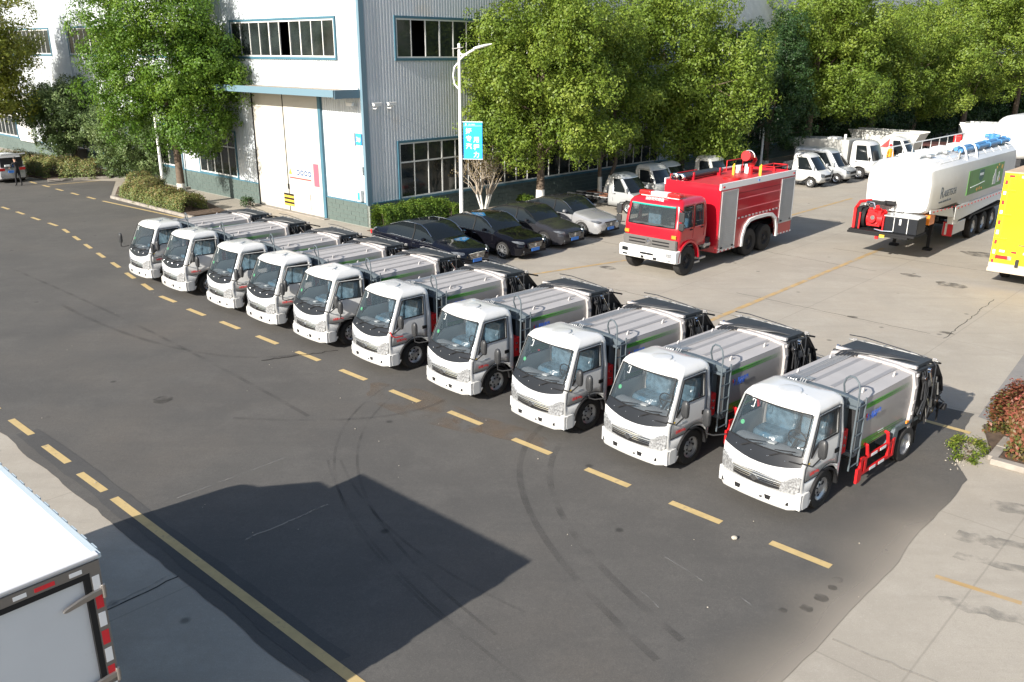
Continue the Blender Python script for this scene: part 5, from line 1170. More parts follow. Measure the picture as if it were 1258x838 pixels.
# ================================================================== TANKER SEMI TRAILER
def make_tanker():
    org = Vector((16.9, 33.2, 0)) + RV(0, 1.2)
    t = thing('tanker_trailer', 'white tanker semi trailer with green milk advertisement and red engine on its nose platform', 'tanker trailer', tuple(org), 226.5)
    def ring(x, zb, zt, w, n=5):
        """rounded trapezoid outline"""
        pts = []
        base = [(w * .62, zb), (w, zb + .62), (w, zb + 1.1), (w * .93, zt - .45), (w * .62, zt - .06)]
        pts = [(w * .40, zb - .02), (w * .78, zb + .03), (w * .93, zb + .14), (w * .985, zb + .36), (w, (zb + zt) / 2), (w * .995, zt - .72), (w * .94, zt - .34), (w * .74, zt - .09), (w * .35, zt)]
        return [(x, y, z) for y, z in pts] + [(x, -y, z) for y, z in pts[::-1]]
    b = MB(); b.loft([ring(2.12, 1.95, 3.52, 1.02), ring(2.08, 1.80, 3.66, 1.17), ring(1.9, 1.72, 3.72, 1.24), ring(-1.3, 1.72, 3.72, 1.25), ring(-1.9, 1.45, 3.72, 1.25), ring(-8.6, 1.40, 3.70, 1.25), ring(-8.8, 1.5, 3.6, 1.17)])
    sh = b.build('tank_shell', M_tankw, t, ang=28)
    M_tside = M_boxw
    for sg in (1, -1):
        b = MB(); Y = 1.262 * sg; y0, y1 = sorted((1.235 * sg, Y)); b.box(-6.75, -2.0, y0, y1, 2.05, 3.02)
        gp = b.build('advert_panel', mat('advert_green', (0.09, 0.25, 0.06), .45, var=.25, vscale=.8), t)
        if sg > 0:
            Yt = Y + .002
            b = MB(); b.prism([(-3.35, 2.95), (-3.95, 2.95), (-3.98, 2.62), (-3.65, 2.45), (-3.32, 2.62)], Yt, Yt + .004, 'y'); b.build('advert_shield', mat('advert_dark', (0.03, 0.12, 0.10), .5), gp)
            b = MB(); b.box(-3.88, -3.42, Yt + .005, Yt + .008, 2.72, 2.82); b.tube([(-2.4, Yt, 2.33), (-3.2, Yt, 2.36), (-4.2, Yt, 2.42)], .018, 4); b.build('advert_text_band', M_paper, gp)
            b = MB()
            for x, w, zt, zb in ((-5.6, .22, 2.75, 2.15), (-6.2, .14, 2.60, 2.2)):
                b.prism([(x - w, zb), (x + w, zb), (x + w, zb + (zt - zb) * .55), (x + w * .4, zt - .1), (x + w * .4, zt + .05), (x - w * .4, zt + .05), (x - w * .4, zt - .1), (x - w, zb + (zt - zb) * .55)], Yt, Yt + .005, 'y')
            b.build('advert_bottle', mat('advert_milk', (0.50, 0.52, 0.50), .5), gp)
            b = MB()
            for x, z, r in ((-3.3, 2.18, .08), (-3.6, 2.2, .08), (-6.5, 2.82, .10), (-6.0, 2.95, .06), (-5.75, 2.85, .05), (-6.35, 2.3, .08), (-3.9, 2.17, .05)): b.cyl((x, Yt + .001, z), (x, Yt + .007, z), r, n=10)
            b.build('advert_fruit', mat('advert_orange', (0.55, 0.30, 0.08), .5), gp)
            tx = axes((-1, 0, 0), (0, 0, 1), (0, 1, 0), (1.15, 1.254, 2.28))
            text_mesh('R', .62, mat('lettering_slate', (0.05, 0.075, 0.10), .4), 'shell_lettering', t, tx, .004)
            text_mesh('AISETECH', .36, mat('lettering_slate', None), 'shell_lettering', t, side_text_M((.76, 1.254, 2.30)), .004, sx=.90)
            text_mesh('www.raisetech.com', .15, mat('lettering_slate', None), 'shell_lettering', t, side_text_M((1.2, 1.250, 2.10)), .004, sx=1.15)
        # skirt with reflective dots, sloping inwards
        b = MB(); 
        b.prism([(1.9, 1.92), (-.7, 1.72), (-1.0, 1.30), (1.9, 1.80)], *sorted((1.20 * sg, 1.235 * sg)), 'y')
        b.prism([(-1.05, 1.72), (-8.8, 1.72), (-8.8, 1.40), (-1.6, 1.12), (-1.05, 1.20)], *sorted((1.20 * sg, 1.24 * sg)), 'y'); b.build('side_skirt', M_boxw, t)
        b = MB(); 
        for i in range(7): b.box(1.6 - i * .42, 1.48 - i * .42, *sorted((1.236 * sg, 1.244 * sg)), 1.80 - .012 * i, 1.85 - .012 * i)
        for i in range(17): b.box(-1.3 - i * .42, -1.42 - i * .42, *sorted((1.241 * sg, 1.249 * sg)), 1.60, 1.65)
        b.build('reflector_row', M_redp, t)
        b = MB(); b.prism([(-1.0, 1.30), (-1.6, 1.12), (-1.9, .95), (-1.05, 1.0)], *sorted((1.0 * sg, 1.22 * sg)), 'y'); b.build('spill_flap', M_boxw, t)
        b = MB(); b.prism([(-3.0, 1.02), (-3.3, 1.15), (-8.0, 1.15), (-8.2, 1.0), (-8.2, .95), (-7.95, 1.08), (-3.35, 1.08), (-3.05, .95)], *sorted((.75 * sg, 1.27 * sg)), 'y'); b.build('fender', M_black, t)
        for k in range(3):
            wheel(t, .50, .30, .27, -4.1 - 1.31 * k, 1.02 * sg, sg, 'slots', spokes=8, n=26)
        b = MB(); b.box(-2.9, -1.4, *sorted((.75 * sg, 1.15 * sg)), .50, 1.0); bx = b.build('tool_box', M_silverp, t, bevel=.02)
        b = MB(); b.box(-1.38, -1.36, *sorted((.78 * sg, 1.15 * sg)), .45, 1.02); b.build('warning_board', M_redp, bx)
        b = MB(); b.box(-1.39, -1.352, *sorted((.86 * sg, .94 * sg)), .50, .97); b.build('warning_stripe', M_whitep, bx)
        # landing gear
        b = MB(); b.box(-.33, -.17, *sorted((.58 * sg, .74 * sg)), .62, 1.5); b.box(-.305, -.195, *sorted((.60 * sg, .72 * sg)), .12, .7); b.prism([(-.41, .0), (-.09, .0), (-.15, .10), (-.35, .10)], *sorted((.50 * sg, .82 * sg)), 'y'); b.build('landing_leg', M_black, t, bevel=.01)
    b = MB(); b.box(-8.8, 2.0, .35, .5, 1.15, 1.45); b.box(-8.8, 2.0, -.5, -.35, 1.15, 1.45)
    for x in (-.2, 1.2, -3, -5, -7): b.box(x - .06, x + .06, -.9, .9, 1.2, 1.35)
    for k in range(3): b.cyl((-4.1 - 1.31 * k, -.9, .5), (-4.1 - 1.31 * k, .9, .5), .08)
    b.cyl((-.02, -.66, .9), (-.02, .66, .9), .035); b.build('chassis', M_dark, t)
    # nose platform with engine and black box
    b = MB(); b.box(1.95, 3.25, -1.22, 1.22, 1.05, 1.13); b.box(2.9, 3.28, -1.25, 1.0, .98, 1.06); pl = b.build('nose_platform', M_black, t, bevel=.01)
    b = MB(); b.box(2.1, 3.0, .0, 1.2, 1.13, 1.72); bb = b.build('battery_box', M_cowl, t, bevel=.03)
    b = MB(); b.box(2.08, 3.03, -.02, 1.22, 1.72, 1.76); b.build('box_lid', M_silverp, bb)
    b = MB(); b.box(3.005, 3.02, .55, .62, 1.45, 1.66); b.box(3.005, 3.015, .35, .37, 1.15, 1.7); b.box(3.005, 3.015, .85, .87, 1.15, 1.7); b.build('latch', M_boxw, bb)
    rs = random.Random(4)
    b = MB(); b.box(2.35, 2.85, -.72, -.22, 1.25, 1.85); b.cyl((2.6, -.75, 1.5), (2.6, -.15, 1.5), .28, n=14); b.cyl((2.88, -.5, 1.55), (3.0, -.5, 1.55), .16, n=12); b.cyl((2.4, -.85, 1.75), (2.8, -.3, 1.85), .12)
    for _ in range(12):
        x, y, z = rs.uniform(2.4, 2.95), rs.uniform(-.8, -.15), rs.uniform(1.25, 1.95); b.cyl((x, y, z), (x + rs.uniform(-.1, .15), y + rs.uniform(-.15, .15), z + rs.uniform(-.1, .1)), rs.uniform(.04, .09), n=8)
    eng = b.build('pump_engine', M_redm, t, bevel=.01)
    b = MB(); b.cyl((2.98, -.45, 1.6), (3.03, -.45, 1.6), .08); b.box(2.5, 2.8, -.55, -.35, 1.88, 1.96); b.tube([(2.5, -.8, 1.9), (2.6, -.9, 2.1), (2.7, -.6, 2.1), (2.8, -.3, 1.7)], .03, 6); b.tube([(3.1, -.3, 1.2), (3.15, .0, 1.17), (3.15, .4, 1.2)], .03, 6); b.build('engine_pipe', M_chrome, eng)
    b = MB(); b.cyl((2.55, -.95, 1.5), (2.55, -.80, 1.5), .38, n=18); b.box(2.2, 2.9, -1.15, -.95, 1.15, 1.9); b.box(2.3, 2.6, -.9, -.2, 2.05, 2.15); b.cyl((2.4, -.3, 2.1), (2.4, .1, 2.1), .1); b.build('cooling_fan', M_black, t)
    b = MB(); b.box(2.8, 3.0, -1.2, -1.1, 1.13, 1.9); b.tube([(2.9, -1.15, 1.9), (2.7, -1.1, 2.1), (2.4, -.8, 2.15)], .06, 8); b.box(3.0, 3.05, -.95, -.9, 1.13, 1.75); b.box(3.0, 3.05, -.05, 0, 1.13, 1.7); b.build('engine_frame', M_redm, t)
    b = MB(); b.cyl((2.18, -.05, 1.8), (2.18, -.05, 2.65), .05, n=8); b.cyl((2.17, .18, 1.8), (2.17, .18, 2.75), .04, n=8); b.box(2.13, 2.2, .1, .34, 1.8, 2.7); b.build('vent_pipe', M_boxw, t)
    b = MB(); b.box(3.28, 3.33, .0, .18, .96, 1.06); b.build('yellow_lamp', M_ylw, t); b = MB(); b.box(3.26, 3.34, -.16, -.04, .88, .98); b.build('red_coupling', M_redm, t)
    b = MB(); b.box(1.2, 1.75, .95, 1.2, 1.35, 1.72); b.build('amber_panel', M_orange, t)
    # top
    b = MB(); b.box(-8.4, 1.6, -.45, .45, 3.705, 3.745); b.build('walkway', M_silverp, t)
    for x in (1.0, -.8, -2.6, -4.4, -6.2, -7.8):
        b = MB(); b.box(x - .55, x + .45, -.42, .42, 3.745, 3.86); mh = b.build('manhole_cover', M_boxw, t, bevel=.05)
        b = MB(); b.box(x - .6, x - .15, .42, .60, 3.74, 3.85); b.build('manhole_valve', M_silverp, mh, bevel=.03)
    b = MB(); b.tube([(1.7, -.8, 3.62), (1.5, -.82, 4.05), (-7.6, -.82, 4.05), (-7.7, -.8, 3.65)], .022, 6)
    for i in range(9): b.tube([(.9 - i * 1.05, -.82, 3.62), (.9 - i * 1.05, -.82, 4.05)], .018, 5)
    b.build('guard_rail', M_boxw, t)
    for k, (x, y) in enumerate([(.6 - i * 1.05, .95) for i in range(9)]):
        b = MB(); b.tube([(x + .1, 1.13, 3.36), (x, y, 3.60), (x - .05, y - .1, 3.66)], .022, 6); b.build('side_bracket', M_boxw, t)
    b = MB(); b.tube([(1.0, 1.0, 3.55), (-8.5, 1.0, 3.53)], .02, 6); b.build('side_rail', M_boxw, t)
    for y, z in ((.62, 3.86), (.80, 3.80)):
        b = MB(); b.tube([(-1.9, y, z), (-8.6, y, z)], .085, 10)
        for x in (-2.4, -4, -5.6, -7.2, -8.4): b.cyl((x - .06, y, z), (x + .06, y, z), .115, n=12)
        b.build('blue_pipe', mat('blue_hose', (0.05, 0.19, 0.40), .4), t)
    b = MB(); b.cyl((-7.5, .4, 3.75), (-7.5, .4, 4.1), .16); b.cyl((-7.5, .1, 4.0), (-7.5, .7, 4.0), .09); b.build('blue_valve', mat('blue_hose', None), t)
    for x in (-1.9, -3.2): b = MB(); b.tube([(x, 1.10, 3.40), (x - .06, 1.0, 3.75), (x - .12, .88, 3.95), (x - .2, .7, 4.0)], .035, 6); b.build('pipe_clamp', M_boxw, t)
    b = MB(); b.cyl((-1.15, 1.0, 3.4), (-1.15, 1.0, 3.8), .03, n=6); b.cyl((-1.3, .98, 3.4), (-1.3, .98, 3.85), .03, n=6); b.build('fitting', M_alu, t)
    return t
make_tanker()

# ================================================================== YELLOW BOX TRUCK
def make_box_truck(name, label, cat, org, hd, L, W, z0, z1, body_m, roof_m, kind):
    """box truck seen from behind; local x forward, rear face at x=0"""
    t = thing(name, label, cat, org, hd)
    b = MB(); b.box(0, L, -W / 2, W / 2, z0, z1); b.build('box_body', body_m, t, bevel=.015)
    b = MB(); b.box(-.01, L + .01, -W / 2 - .01, W / 2 + .01, z1 - .01, z1 + .035); b.build('box_roof', roof_m, t, bevel=.01)
    b = MB(); b.box(-.1, L + 2.2, .35, .45, .75, 1.0); b.box(-.1, L + 2.2, -.45, -.35, .75, 1.0); b.box(0, L, -W * .4, W * .4, z0 - .12, z0); b.build('chassis', M_dark, t)
    for x in (1.6, L + 1.2):
        for sg in (1, -1): wheel(t, .46, .26, .25, x, (W / 2 - .2) * sg, sg, 'slots', n=24)
    rows = [(.55, 0, -1.75, W * .46), (.9, .03, -1.75, W * .48), (1.5, 0, -1.75, W * .48), (1.55, -.02, -1.75, W * .478), (2.25, -.22, -1.72, W * .45), (2.35, -.3, -1.7, W * .43), (2.45, -.45, -1.6, W * .38)]
    def cls(r, c, nf, sg):
        if c < nf - 1 and r == 3: return 'g'
        if 3 <= c - nf - 2 <= 6 and r == 3: return 'g%+d' % sg
        return 'shell'
    B, P, nc = cab_shell(rows, [0, .3, .6, .85, .95], [0, .05, .12, .2, .35, .5, .65, .8, 1], cls, arch=(-.9, .52, .46))
    for k, nm, m in (('shell', 'cab', body_m), ('g', 'windshield', M_dglass), ('g+1', 'cab_window', M_dglass), ('g-1', 'cab_window', M_dglass)):
        o = B[k].build(nm, m, t, recalc=False, thick=.03, ang=45); o.location = (L + 1.70, 0, 0)
    if kind == 'van':
        b = MB(); b.prism([(L - .01, 2.25), (L + 1.4, 2.25), (L + .35, z1 - .1), (L - .01, z1 - .1)], -W * .36, W * .36, 'y'); b.build('wind_deflector', body_m, t, bevel=.08)
    return t
M_yel = mat('paint_yellow', (0.80, 0.58, 0.01), .35, coat=.5, var=.03)
yo = Vector((16.2, 28.4, 0)) + Vector((RN.x, RN.y, 0)) * 1.25
yt = make_box_truck('yellow_truck', 'bright yellow box truck seen from behind at the right edge', 'truck', tuple(yo), 46.5, 6.0, 2.5, .62, 3.80, M_yel, mat('roof_tan', (0.50, 0.36, 0.24), .6, var=.1), 'y')
yy = lambda d: 1.25 - d            # local y from the left rear corner
b = MB(); b.box(-.03, .0, -1.25, 1.25, .62, .80); b.box(-.06, 0, -1.27, 1.27, .50, .62); b.build('rear_sill', mat('sill_beige', (0.45, 0.38, 0.30), .6), yt)
for k in range(9):
    b = MB(); z = 3.55 - k * .33; b.box(-.008, -.001, 1.12, 1.20, z - .14, z); b.build('reflective_tape', M_whitep if k % 2 else M_redp, yt)
for k in range(7):
    b = MB(); y = 1.1 - k * .36; b.box(-.008, -.001, y - .16, y, 3.66, 3.73); b.build('reflective_tape', M_redp if k % 2 == 0 else M_whitep, yt)
for k in range(7):
    b = MB(); y = 1.0 - k * .36; b.box(-.008, -.001, y - .16, y, 1.18, 1.25); b.build('reflective_tape', M_whitep if k % 2 == 0 else M_redp, yt)
b = MB(); b.box(-.03, 0, .72, 1.08, .95, 1.07); b.build('tail_lamp', M_redlens, yt); b = MB(); b.box(-.032, 0, .60, .715, .95, 1.07); b.build('reverse_lamp', M_lens, yt); b = MB(); b.box(-.032, 0, 1.085, 1.16, .95, 1.07); b.build('indicator', M_orange, yt)
for z in (1.6, 2.4, 3.2): b = MB(); b.box(-.04, .02, .85, 1.22, z, z + .05); b.build('hinge', M_yel, yt, bevel=.01)
b = MB(); b.box(-.006, -.001, 1.05, 1.09, .84, 3.7); b.build('door_seam', mat('dark_yellow', (0.35, 0.24, 0.01), .6), yt)
b = MB(); b.box(-.006, -.001, .0, .45, 1.45, 1.49); b.tube([(-.01, .25, 1.49), (-.01, .22, 1.55), (-.01, .3, 1.6)], .015, 4); b.build('small_logo', M_reddec, yt)

# ================================================================== WHITE BOX VAN IN THE NEAR LEFT CORNER
vz = 3.05; vo = Vector((-3.85, 6.86, 0))
VW = 2.2; vd = Vector((cos(radians(137)), sin(radians(137)), 0)); vn = Vector((cos(radians(228.5)), sin(radians(228.5)), 0))
M_vanroof = mat('van_roof_white', (0.60, 0.60, 0.61), .45)
M_vandoor = mat('van_door_grey', (0.56, 0.58, 0.60), .5, var=.03, vscale=2, dirt=(.42, .43, .44), dscale=4, dthr=.66)
van = make_box_truck('box_van', 'white box van seen from above at the near left corner with striped rear door frame', 'box van', tuple(vo + vn * VW / 2), 137.5, 4.2, VW, .75, vz, M_vandoor, M_vanroof, 'van')
for kch in KIDS[van.name]:
    if kch.name.startswith('box_roof'): pass
H_ = VW / 2
b = MB(); b.box(-.035, .0, -H_, H_, vz - .10, vz - .005); b.box(-.034, .0, -H_, -H_ + .10, .75, vz - .1); b.box(-.034, .0, H_ - .10, H_, .75, vz - .1); b.build('door_frame', mat('frame_brown_grey', (0.17, 0.15, 0.13), .6), van)
b = MB(); b.box(-.038, .0, -H_ + .10, H_ - .10, vz - .155, vz - .10); b.box(-.038, .0, -H_ + .10, -H_ + .155, .8, vz - .155); b.box(-.038, .0, H_ - .155, H_ - .1, .8, vz - .155); b.build('door_gasket', M_black, van)
for k in range(9):                       # tape along the top: red / grey / white
    y = -H_ + .16 + k * .235
    b = MB(); b.box(-.039, -.035, y, y + (.17 if k % 2 else .11), vz - .075, vz - .035); b.build('reflective_tape', M_redp if k % 2 == 1 else M_whitep, van)
for k in range(12):
    z = vz - .15 - k * .20
    for sg in (-1, 1):
        b = MB(); b.box(-.0385, -.034, *sorted(((H_ - .085) * sg, (H_ - .02) * sg)), z - .15, z); b.build('reflective_tape', M_redp if k % 2 else M_whitep, van)
for z in (vz - .34, vz - 1.28, vz - 2.1):
    for sg in (-1, 1):
        b = MB(); e = (H_ - .005) * sg
        b.loft([[(-.035 - d, e + q * -sg, z + h + tilt) for d, h in ((0, -.035 * s_), (.025, -.03 * s_), (.025, .03 * s_), (0, .035 * s_))] for q, s_, tilt in ((-.02, .9, .02), (.10, 1.0, .01), (.22, .9, -.01), (.34, .6, -.035), (.37, .25, -.04))]); b.cyl((-.05, e + .0, z - .06), (-.05, e, z + .08), .02, n=10); b.build('hinge', mat('hinge_steel', (0.32, 0.30, 0.28), .35, metal=.8), van, bevel=.004)
b = MB(); b.box(-.02, 4.2, H_ - 0.0, H_ + .03, vz - .06, vz + .04) if False else None
for sg in (1, -1):
    b = MB(); b.box(-.02, 4.22, *sorted(((H_ - .03) * sg, (H_ + .035) * sg)), vz + .0, vz + .05)
    for k in range(18): b.box(.1 + k * .23, .22 + k * .23, *sorted(((H_ + .034) * sg, (H_ + .055) * sg)), vz + .015, vz + .045)
    b.build('roof_edge_trim', mat('van_trim_grey', (0.45, 0.52, 0.55), .5), van, bevel=.006)
b = MB()
b.box(-.04, .05, -H_ - .01, H_ + .01, vz + .025, vz + .06); b.build('roof_rear_lip', M_vanroof, van, bevel=.012)
# second vehicle ahead of the van, out of frame but throwing the rest of the shadow
# ================================================================== PARKED CARS
def make_car(name, label, cat, org, hd, paint, L=4.75, W=1.80, H=1.46, trim=None, grille='mesh', roofm=None, kind='sedan', rimst='spokes', tail=False, hood=.92, group=None):
    """body lofted from cross sections; local x forward, front bumper at x=0"""
    t = thing(name, label, cat, org, hd, group)
    w = W / 2; xf, xr, R = -.88, -L + 1.02, .325
    st = sorted(set([0, -.04, -.12, -.28, -.45] + [xf + R * 1.12 * k for k in (-1, -.85, -.6, -.3, 0, .3, .6, .85, 1)] + [-1.38, -1.55, -1.85, -2.15, -2.5, -2.9, -3.2] + [xr + R * 1.12 * k for k in (-1, -.85, -.6, -.3, 0, .3, .6, .85, 1)] + [-L + .42, -L + .2, -L + .06, -L]), reverse=True)
    it = lambda x, xs, ys: float(np.interp(x, xs[::-1], ys[::-1]))
    xs_belt = [0, -.05, -.3, -1.0, -1.38, -2.5, -3.6, -L + .3, -L + .05, -L]; zb_ = [.54, .62, .70, .82, .88, .90, .93, .93, .90, .78]
    xs_top = [0, -.05, -.30, -.9, -1.34, -1.85, -2.10, -2.7, -3.35, -4.02, -L + .5, -L + .1, -L]
    if kind == 'sedan': zt_ = [.58, .68, .80, hood, .98, H - .12, H - .01, H + .02, H - .02, H - .24, 1.05, 1.00, .85]
    else: zt_ = [.58, .70, .86, .98, 1.04, H - .12, H - .02, H, H, H - .02, H - .12, H - .5, .85]
    xs_w = [0, -.05, -.25, -.6, -1.2, -3.4, -L + .5, -L + .15, -L]; w_ = [.62, .74, .90, .98, 1.0, 1.0, .97, .88, .74]
    xs_g = [-1.2, -1.5, -2.1, -2.9, -3.6, -4.1, -L]; g_ = [.86, .82, .755, .75, .755, .79, .86]
    rings = []
    for x in st:
        zb = it(x, xs_belt, zb_); zt = max(it(x, xs_top, zt_), zb + .012); ww = w * it(x, xs_w, w_); gw = w * it(x, xs_g, g_)
        gw = min(gw, ww * .86)
        lo = .20 if x < -.1 and x > -L + .1 else .30
        arch = 0
        for xc in (xf, xr):
            d = abs(x - xc)
            if d < R * 1.13: arch = max(arch, .33 + math.sqrt(max(0, (R * 1.15) ** 2 - d * d)))
        z1 = max(lo, arch); z2 = max(.42, z1 + .015); z3 = max(.64 if zb > .7 else (lo + zb) / 2, z2 + .01)
        z3 = min(z3, zb - .01); z2 = min(z2, z3 - .005)
        half = [(0, lo), (ww * .80, lo), (ww * .955, z1), (ww * .995, z2), (ww, z3), (ww * .985, zb - .015), (ww * .93, zb + .012), (gw + (ww * .93 - gw) * .12 if zt - zb > .1 else ww * .80, zb + (zt - zb) * .55 + .01 if zt - zb > .1 else zt - .005), (gw if zt - zb > .1 else ww * .62, zt - .035 if zt - zb > .1 else zt + .012), (gw * .78 if zt - zb > .1 else ww * .40, zt - .004 if zt - zb > .1 else zt + .022), (0, zt + .012 if zt - zb > .1 else zt + .028)]
        rings.append((x, half, zt - zb))
    n = 11; B = {'p': MB(), 'g': MB(), 'r': MB()}
    for k in range(len(rings) - 1):
        (xa, ha, ta), (xb, hb, tb) = rings[k], rings[k + 1]; xm = (xa + xb) / 2
        for i in range(n - 1):
            key = 'p'
            cab = -4.0 < xm < -1.45 if kind == 'sedan' else -L + .25 < xm < -1.45
            if i in (6, 7) and cab and ta > .1 and tb > .1: key = 'g'
            if i == 8 or i == 9:
                if -2.05 < xm < -1.36: key = 'g'
                elif kind == 'sedan' and -4.1 < xm < -3.5: key = 'g'
                elif -3.5 <= xm <= -2.05: key = 'r'
            if i == 7 and (-1.9 < xm < -1.36): key = 'g'
            for sg in (1, -1):
                q = [(xa, sg * ha[i][0], ha[i][1]), (xa, sg * ha[i + 1][0], ha[i + 1][1]), (xb, sg * hb[i + 1][0], hb[i + 1][1]), (xb, sg * hb[i][0], hb[i][1])]
                B[key].add(q, [(0, 1, 2, 3) if sg > 0 else (3, 2, 1, 0)])
    for x, h, sgn in ((rings[0][0], rings[0][1], 1), (rings[-1][0], rings[-1][1], -1)):
        B['p'].add([(x, y, z) for y, z in h] + [(x, -y, z) for y, z in h[::-1]], [tuple(range(2 * n))])
    for k, nm, m in (('p', 'car_body', paint), ('g', 'car_glass', M_dglass), ('r', 'car_roof', roofm or paint)):
        me_ = B[k]; o = me_.build(nm, m, t, recalc=False, ang=38)
        bm = bmesh.new(); bm.from_mesh(o.data); bmesh.ops.remove_doubles(bm, verts=bm.verts, dist=.0008); bmesh.ops.recalc_face_normals(bm, faces=bm.faces); bm.to_mesh(o.data); bm.free()
        o.data.polygons.foreach_set('use_smooth', [True] * len(o.data.polygons)); o.data.set_sharp_from_angle(angle=radians(40))
    # pillars and bright window line
    def surf(x, i, sg, off=.006):
        k = min(range(len(rings)), key=lambda q: abs(rings[q][0] - x)); h = rings[k][1]; return (rings[k][0], sg * (h[i][0] + off), h[i][1] + off * .3)
    for sg in (1, -1):
        for x in (-2.5,): b = MB(); b.tube([surf(x, 6, sg), surf(x - .1, 7, sg), surf(x - .1, 8, sg)], .028, 5); b.build('pillar', M_black, t)
        b = MB(); b.tube([surf(x, 6, sg, .012) for x in (-1.45, -1.7, -2.15, -2.5, -2.9, -3.2, -3.6, -3.85)], .012, 5); b.tube([surf(x, 8, sg, .010) for x in (-1.5, -1.85, -2.15, -2.5, -2.9, -3.2, -3.6, -3.95)], .014, 5); b.build('window_trim', trim or M_black, t)
        b = MB(); b.loft([[(-1.72 + dx, sg * (w * 1.0 + dy), 1.0 + dz) for dx, dz in ((-.07 * s, -.05 * s), (.06 * s, -.06 * s), (.04 * s, .06 * s), (-.07 * s, .06 * s))] for dy, s, in ((.0, .5), (.08, 1), (.18, .8))] if False else [[(-1.70 + dx * s, sg * (w * .98 + dy), 1.02 + dz * s) for dx, dz in ((-.08, -.05), (.06, -.05), (.05, .06), (-.07, .07))] for dy, s in ((-.02, .3), (.07, 1), (.19, .8))]); mr = b.build('door_mirror', paint, t, bevel=.015)
        for x in (-1.42, -2.52, -3.48):
            pts = [surf(x, i, sg, .002) for i in (2, 3, 4, 5, 6)]
            if x > -1.5 or x < -3.3: pts = pts[2:]
            b = MB(); b.tube(pts, .006, 4); b.build('door_seam', M_dark, t)
        for x in (-2.35, -3.3): b = MB(); q = surf(x, 5, sg, .01); b.box(x - .09, x + .07, *sorted((q[1], q[1] + sg * .02)), q[2] - .09, q[2] - .06); b.build('door_handle', trim or paint, t, bevel=.006)
        wheel(t, R, .20, R * .70, xf, (w - .12) * sg, sg, rimst, n=26, spokes=9 if rimst != 'twin' else 5)
        wheel(t, R, .20, R * .70, xr, (w - .12) * sg, sg, rimst, n=26, spokes=9 if rimst != 'twin' else 5)
        b = MB(); b.loft([[(-.07 - dx * .3, sg * w * .60, .62), (-.09 - dx * .3, sg * w * .60, .70), (-.12 - dx * .3, sg * w * .62, .70), (-.1 - dx * .3, sg * w * .62, .62)] if False else [] for dx in ()]) if False else None
        b = MB(); b.add([(-.035, sg * w * .56, .60), (-.10, sg * w * .80, .64), (-.34, sg * w * .93, .70), (-.42, sg * w * .935, .745), (-.22, sg * w * .80, .745), (-.075, sg * w * .58, .70),
                         (-.15, sg * w * .5, .58), (-.2, sg * w * .7, .6), (-.4, sg * w * .8, .66), (-.5, sg * w * .8, .70), (-.3, sg * w * .7, .70), (-.2, sg * w * .5, .66)], [(0, 1, 2, 3, 4, 5), (0, 6, 7, 1), (1, 7, 8, 2), (2, 8, 9, 3), (3, 9, 10, 4), (4, 10, 11, 5), (5, 11, 6, 0)])
        o = b.build('headlight', mat('car_lens', (.17, .18, .19), .15, metal=.5, var=.4, vscale=20), t, smooth=False); o.location = (.010, sg * .008, .012)
        b = MB(); b.prism([(-.30, .9), (-.34, .98), (-L + .4, .9)], 0, .001, 'y') if False else None
        b = MB(); b.box(-.08, -.01, *sorted((w * .50 * sg, w * .66 * sg)), .32, .40); b.build('fog_lamp', mat('car_lens', None), t, bevel=.01)
        b = MB(); b.box(-L - .01, -L + .16, *sorted((w * .42 * sg, w * .80 * sg)), .74, .90); b.build('tail_lamp', M_redlens, t, bevel=.02)
    b = MB()
    if grille == 'bars': b.prism([(-.44, .66), (.44, .66), (.36, .44), (-.36, .44)], .0, .03, 'x')
    elif grille == 'spindle': b.prism([(-.40, .68), (.40, .68), (.22, .52), (.46, .24), (-.46, .24), (-.22, .52)], .0, .03, 'x')
    else: b.prism([(-.40, .64), (.40, .64), (.30, .46), (-.30, .46)], .0, .03, 'x')
    gr = b.build('grille', M_cowl, t)
    for i in range(4):
        b = MB(); z = .47 + i * .05; b.box(.03, .036, -.33 - i * .02, .33 + i * .02, z - .008, z + .008); b.build('grille_bar', M_chrome if grille == 'bars' else M_silverp, gr)
    b = MB(); b.cyl((.03, 0, .56), (.045, 0, .56), .06, n=14); b.build('emblem', M_chrome, gr)
    b = MB(); b.tube([(.03, -.42, .655), (.035, 0, .665), (.03, .42, .655)], .012, 5); b.build('grille_surround', M_chrome, gr)
    b = MB(); b.box(.03, .045, -.22, .22, .33, .45); pl = b.build('number_plate', M_plate, t, bevel=.004)
    b = MB(); b.box(-.02, .03, -.62, .62, .24, .33); b.build('air_intake', M_black, t, bevel=.02)
    b = MB(); b.box(-L + .5, -.4, -w * .72, w * .72, .16, .30); b.box(-L + .7, -1.3, -w * .8, w * .8, .3, .42); b.build('underbody', M_dark, t)
    b = MB(); b.tube([(-1.36, -.45, .985), (-1.45, .1, 1.03)], .010, 4); b.tube([(-1.36, .1, .985), (-1.45, .6, 1.03)], .010, 4); b.build('wiper', M_black, t)
    return t
P_black = mat('paint_black', (0.004, 0.004, 0.006), .07, spec=.45)
P_navy = mat('paint_navy_black', (0.005, 0.006, 0.011), .07, spec=.45)
P_dgrey = mat('paint_dark_grey', (0.035, 0.035, 0.040), .2, metal=.3, coat=.3)
P_lgrey = mat('paint_silver_grey', (0.40, 0.40, 0.405), .25, metal=.4, coat=.6)
G_ = 'sedans parked nose out beside the workshop'
make_car('limousine', 'black limousine with panoramic roof and chrome slatted grille, half hidden behind the garbage trucks', 'car', (-1.28, 30.15, 0), -43, P_navy, L=5.15, W=1.88, H=1.50, trim=M_chrome, grille='bars', roofm=M_dglass, group=G_)
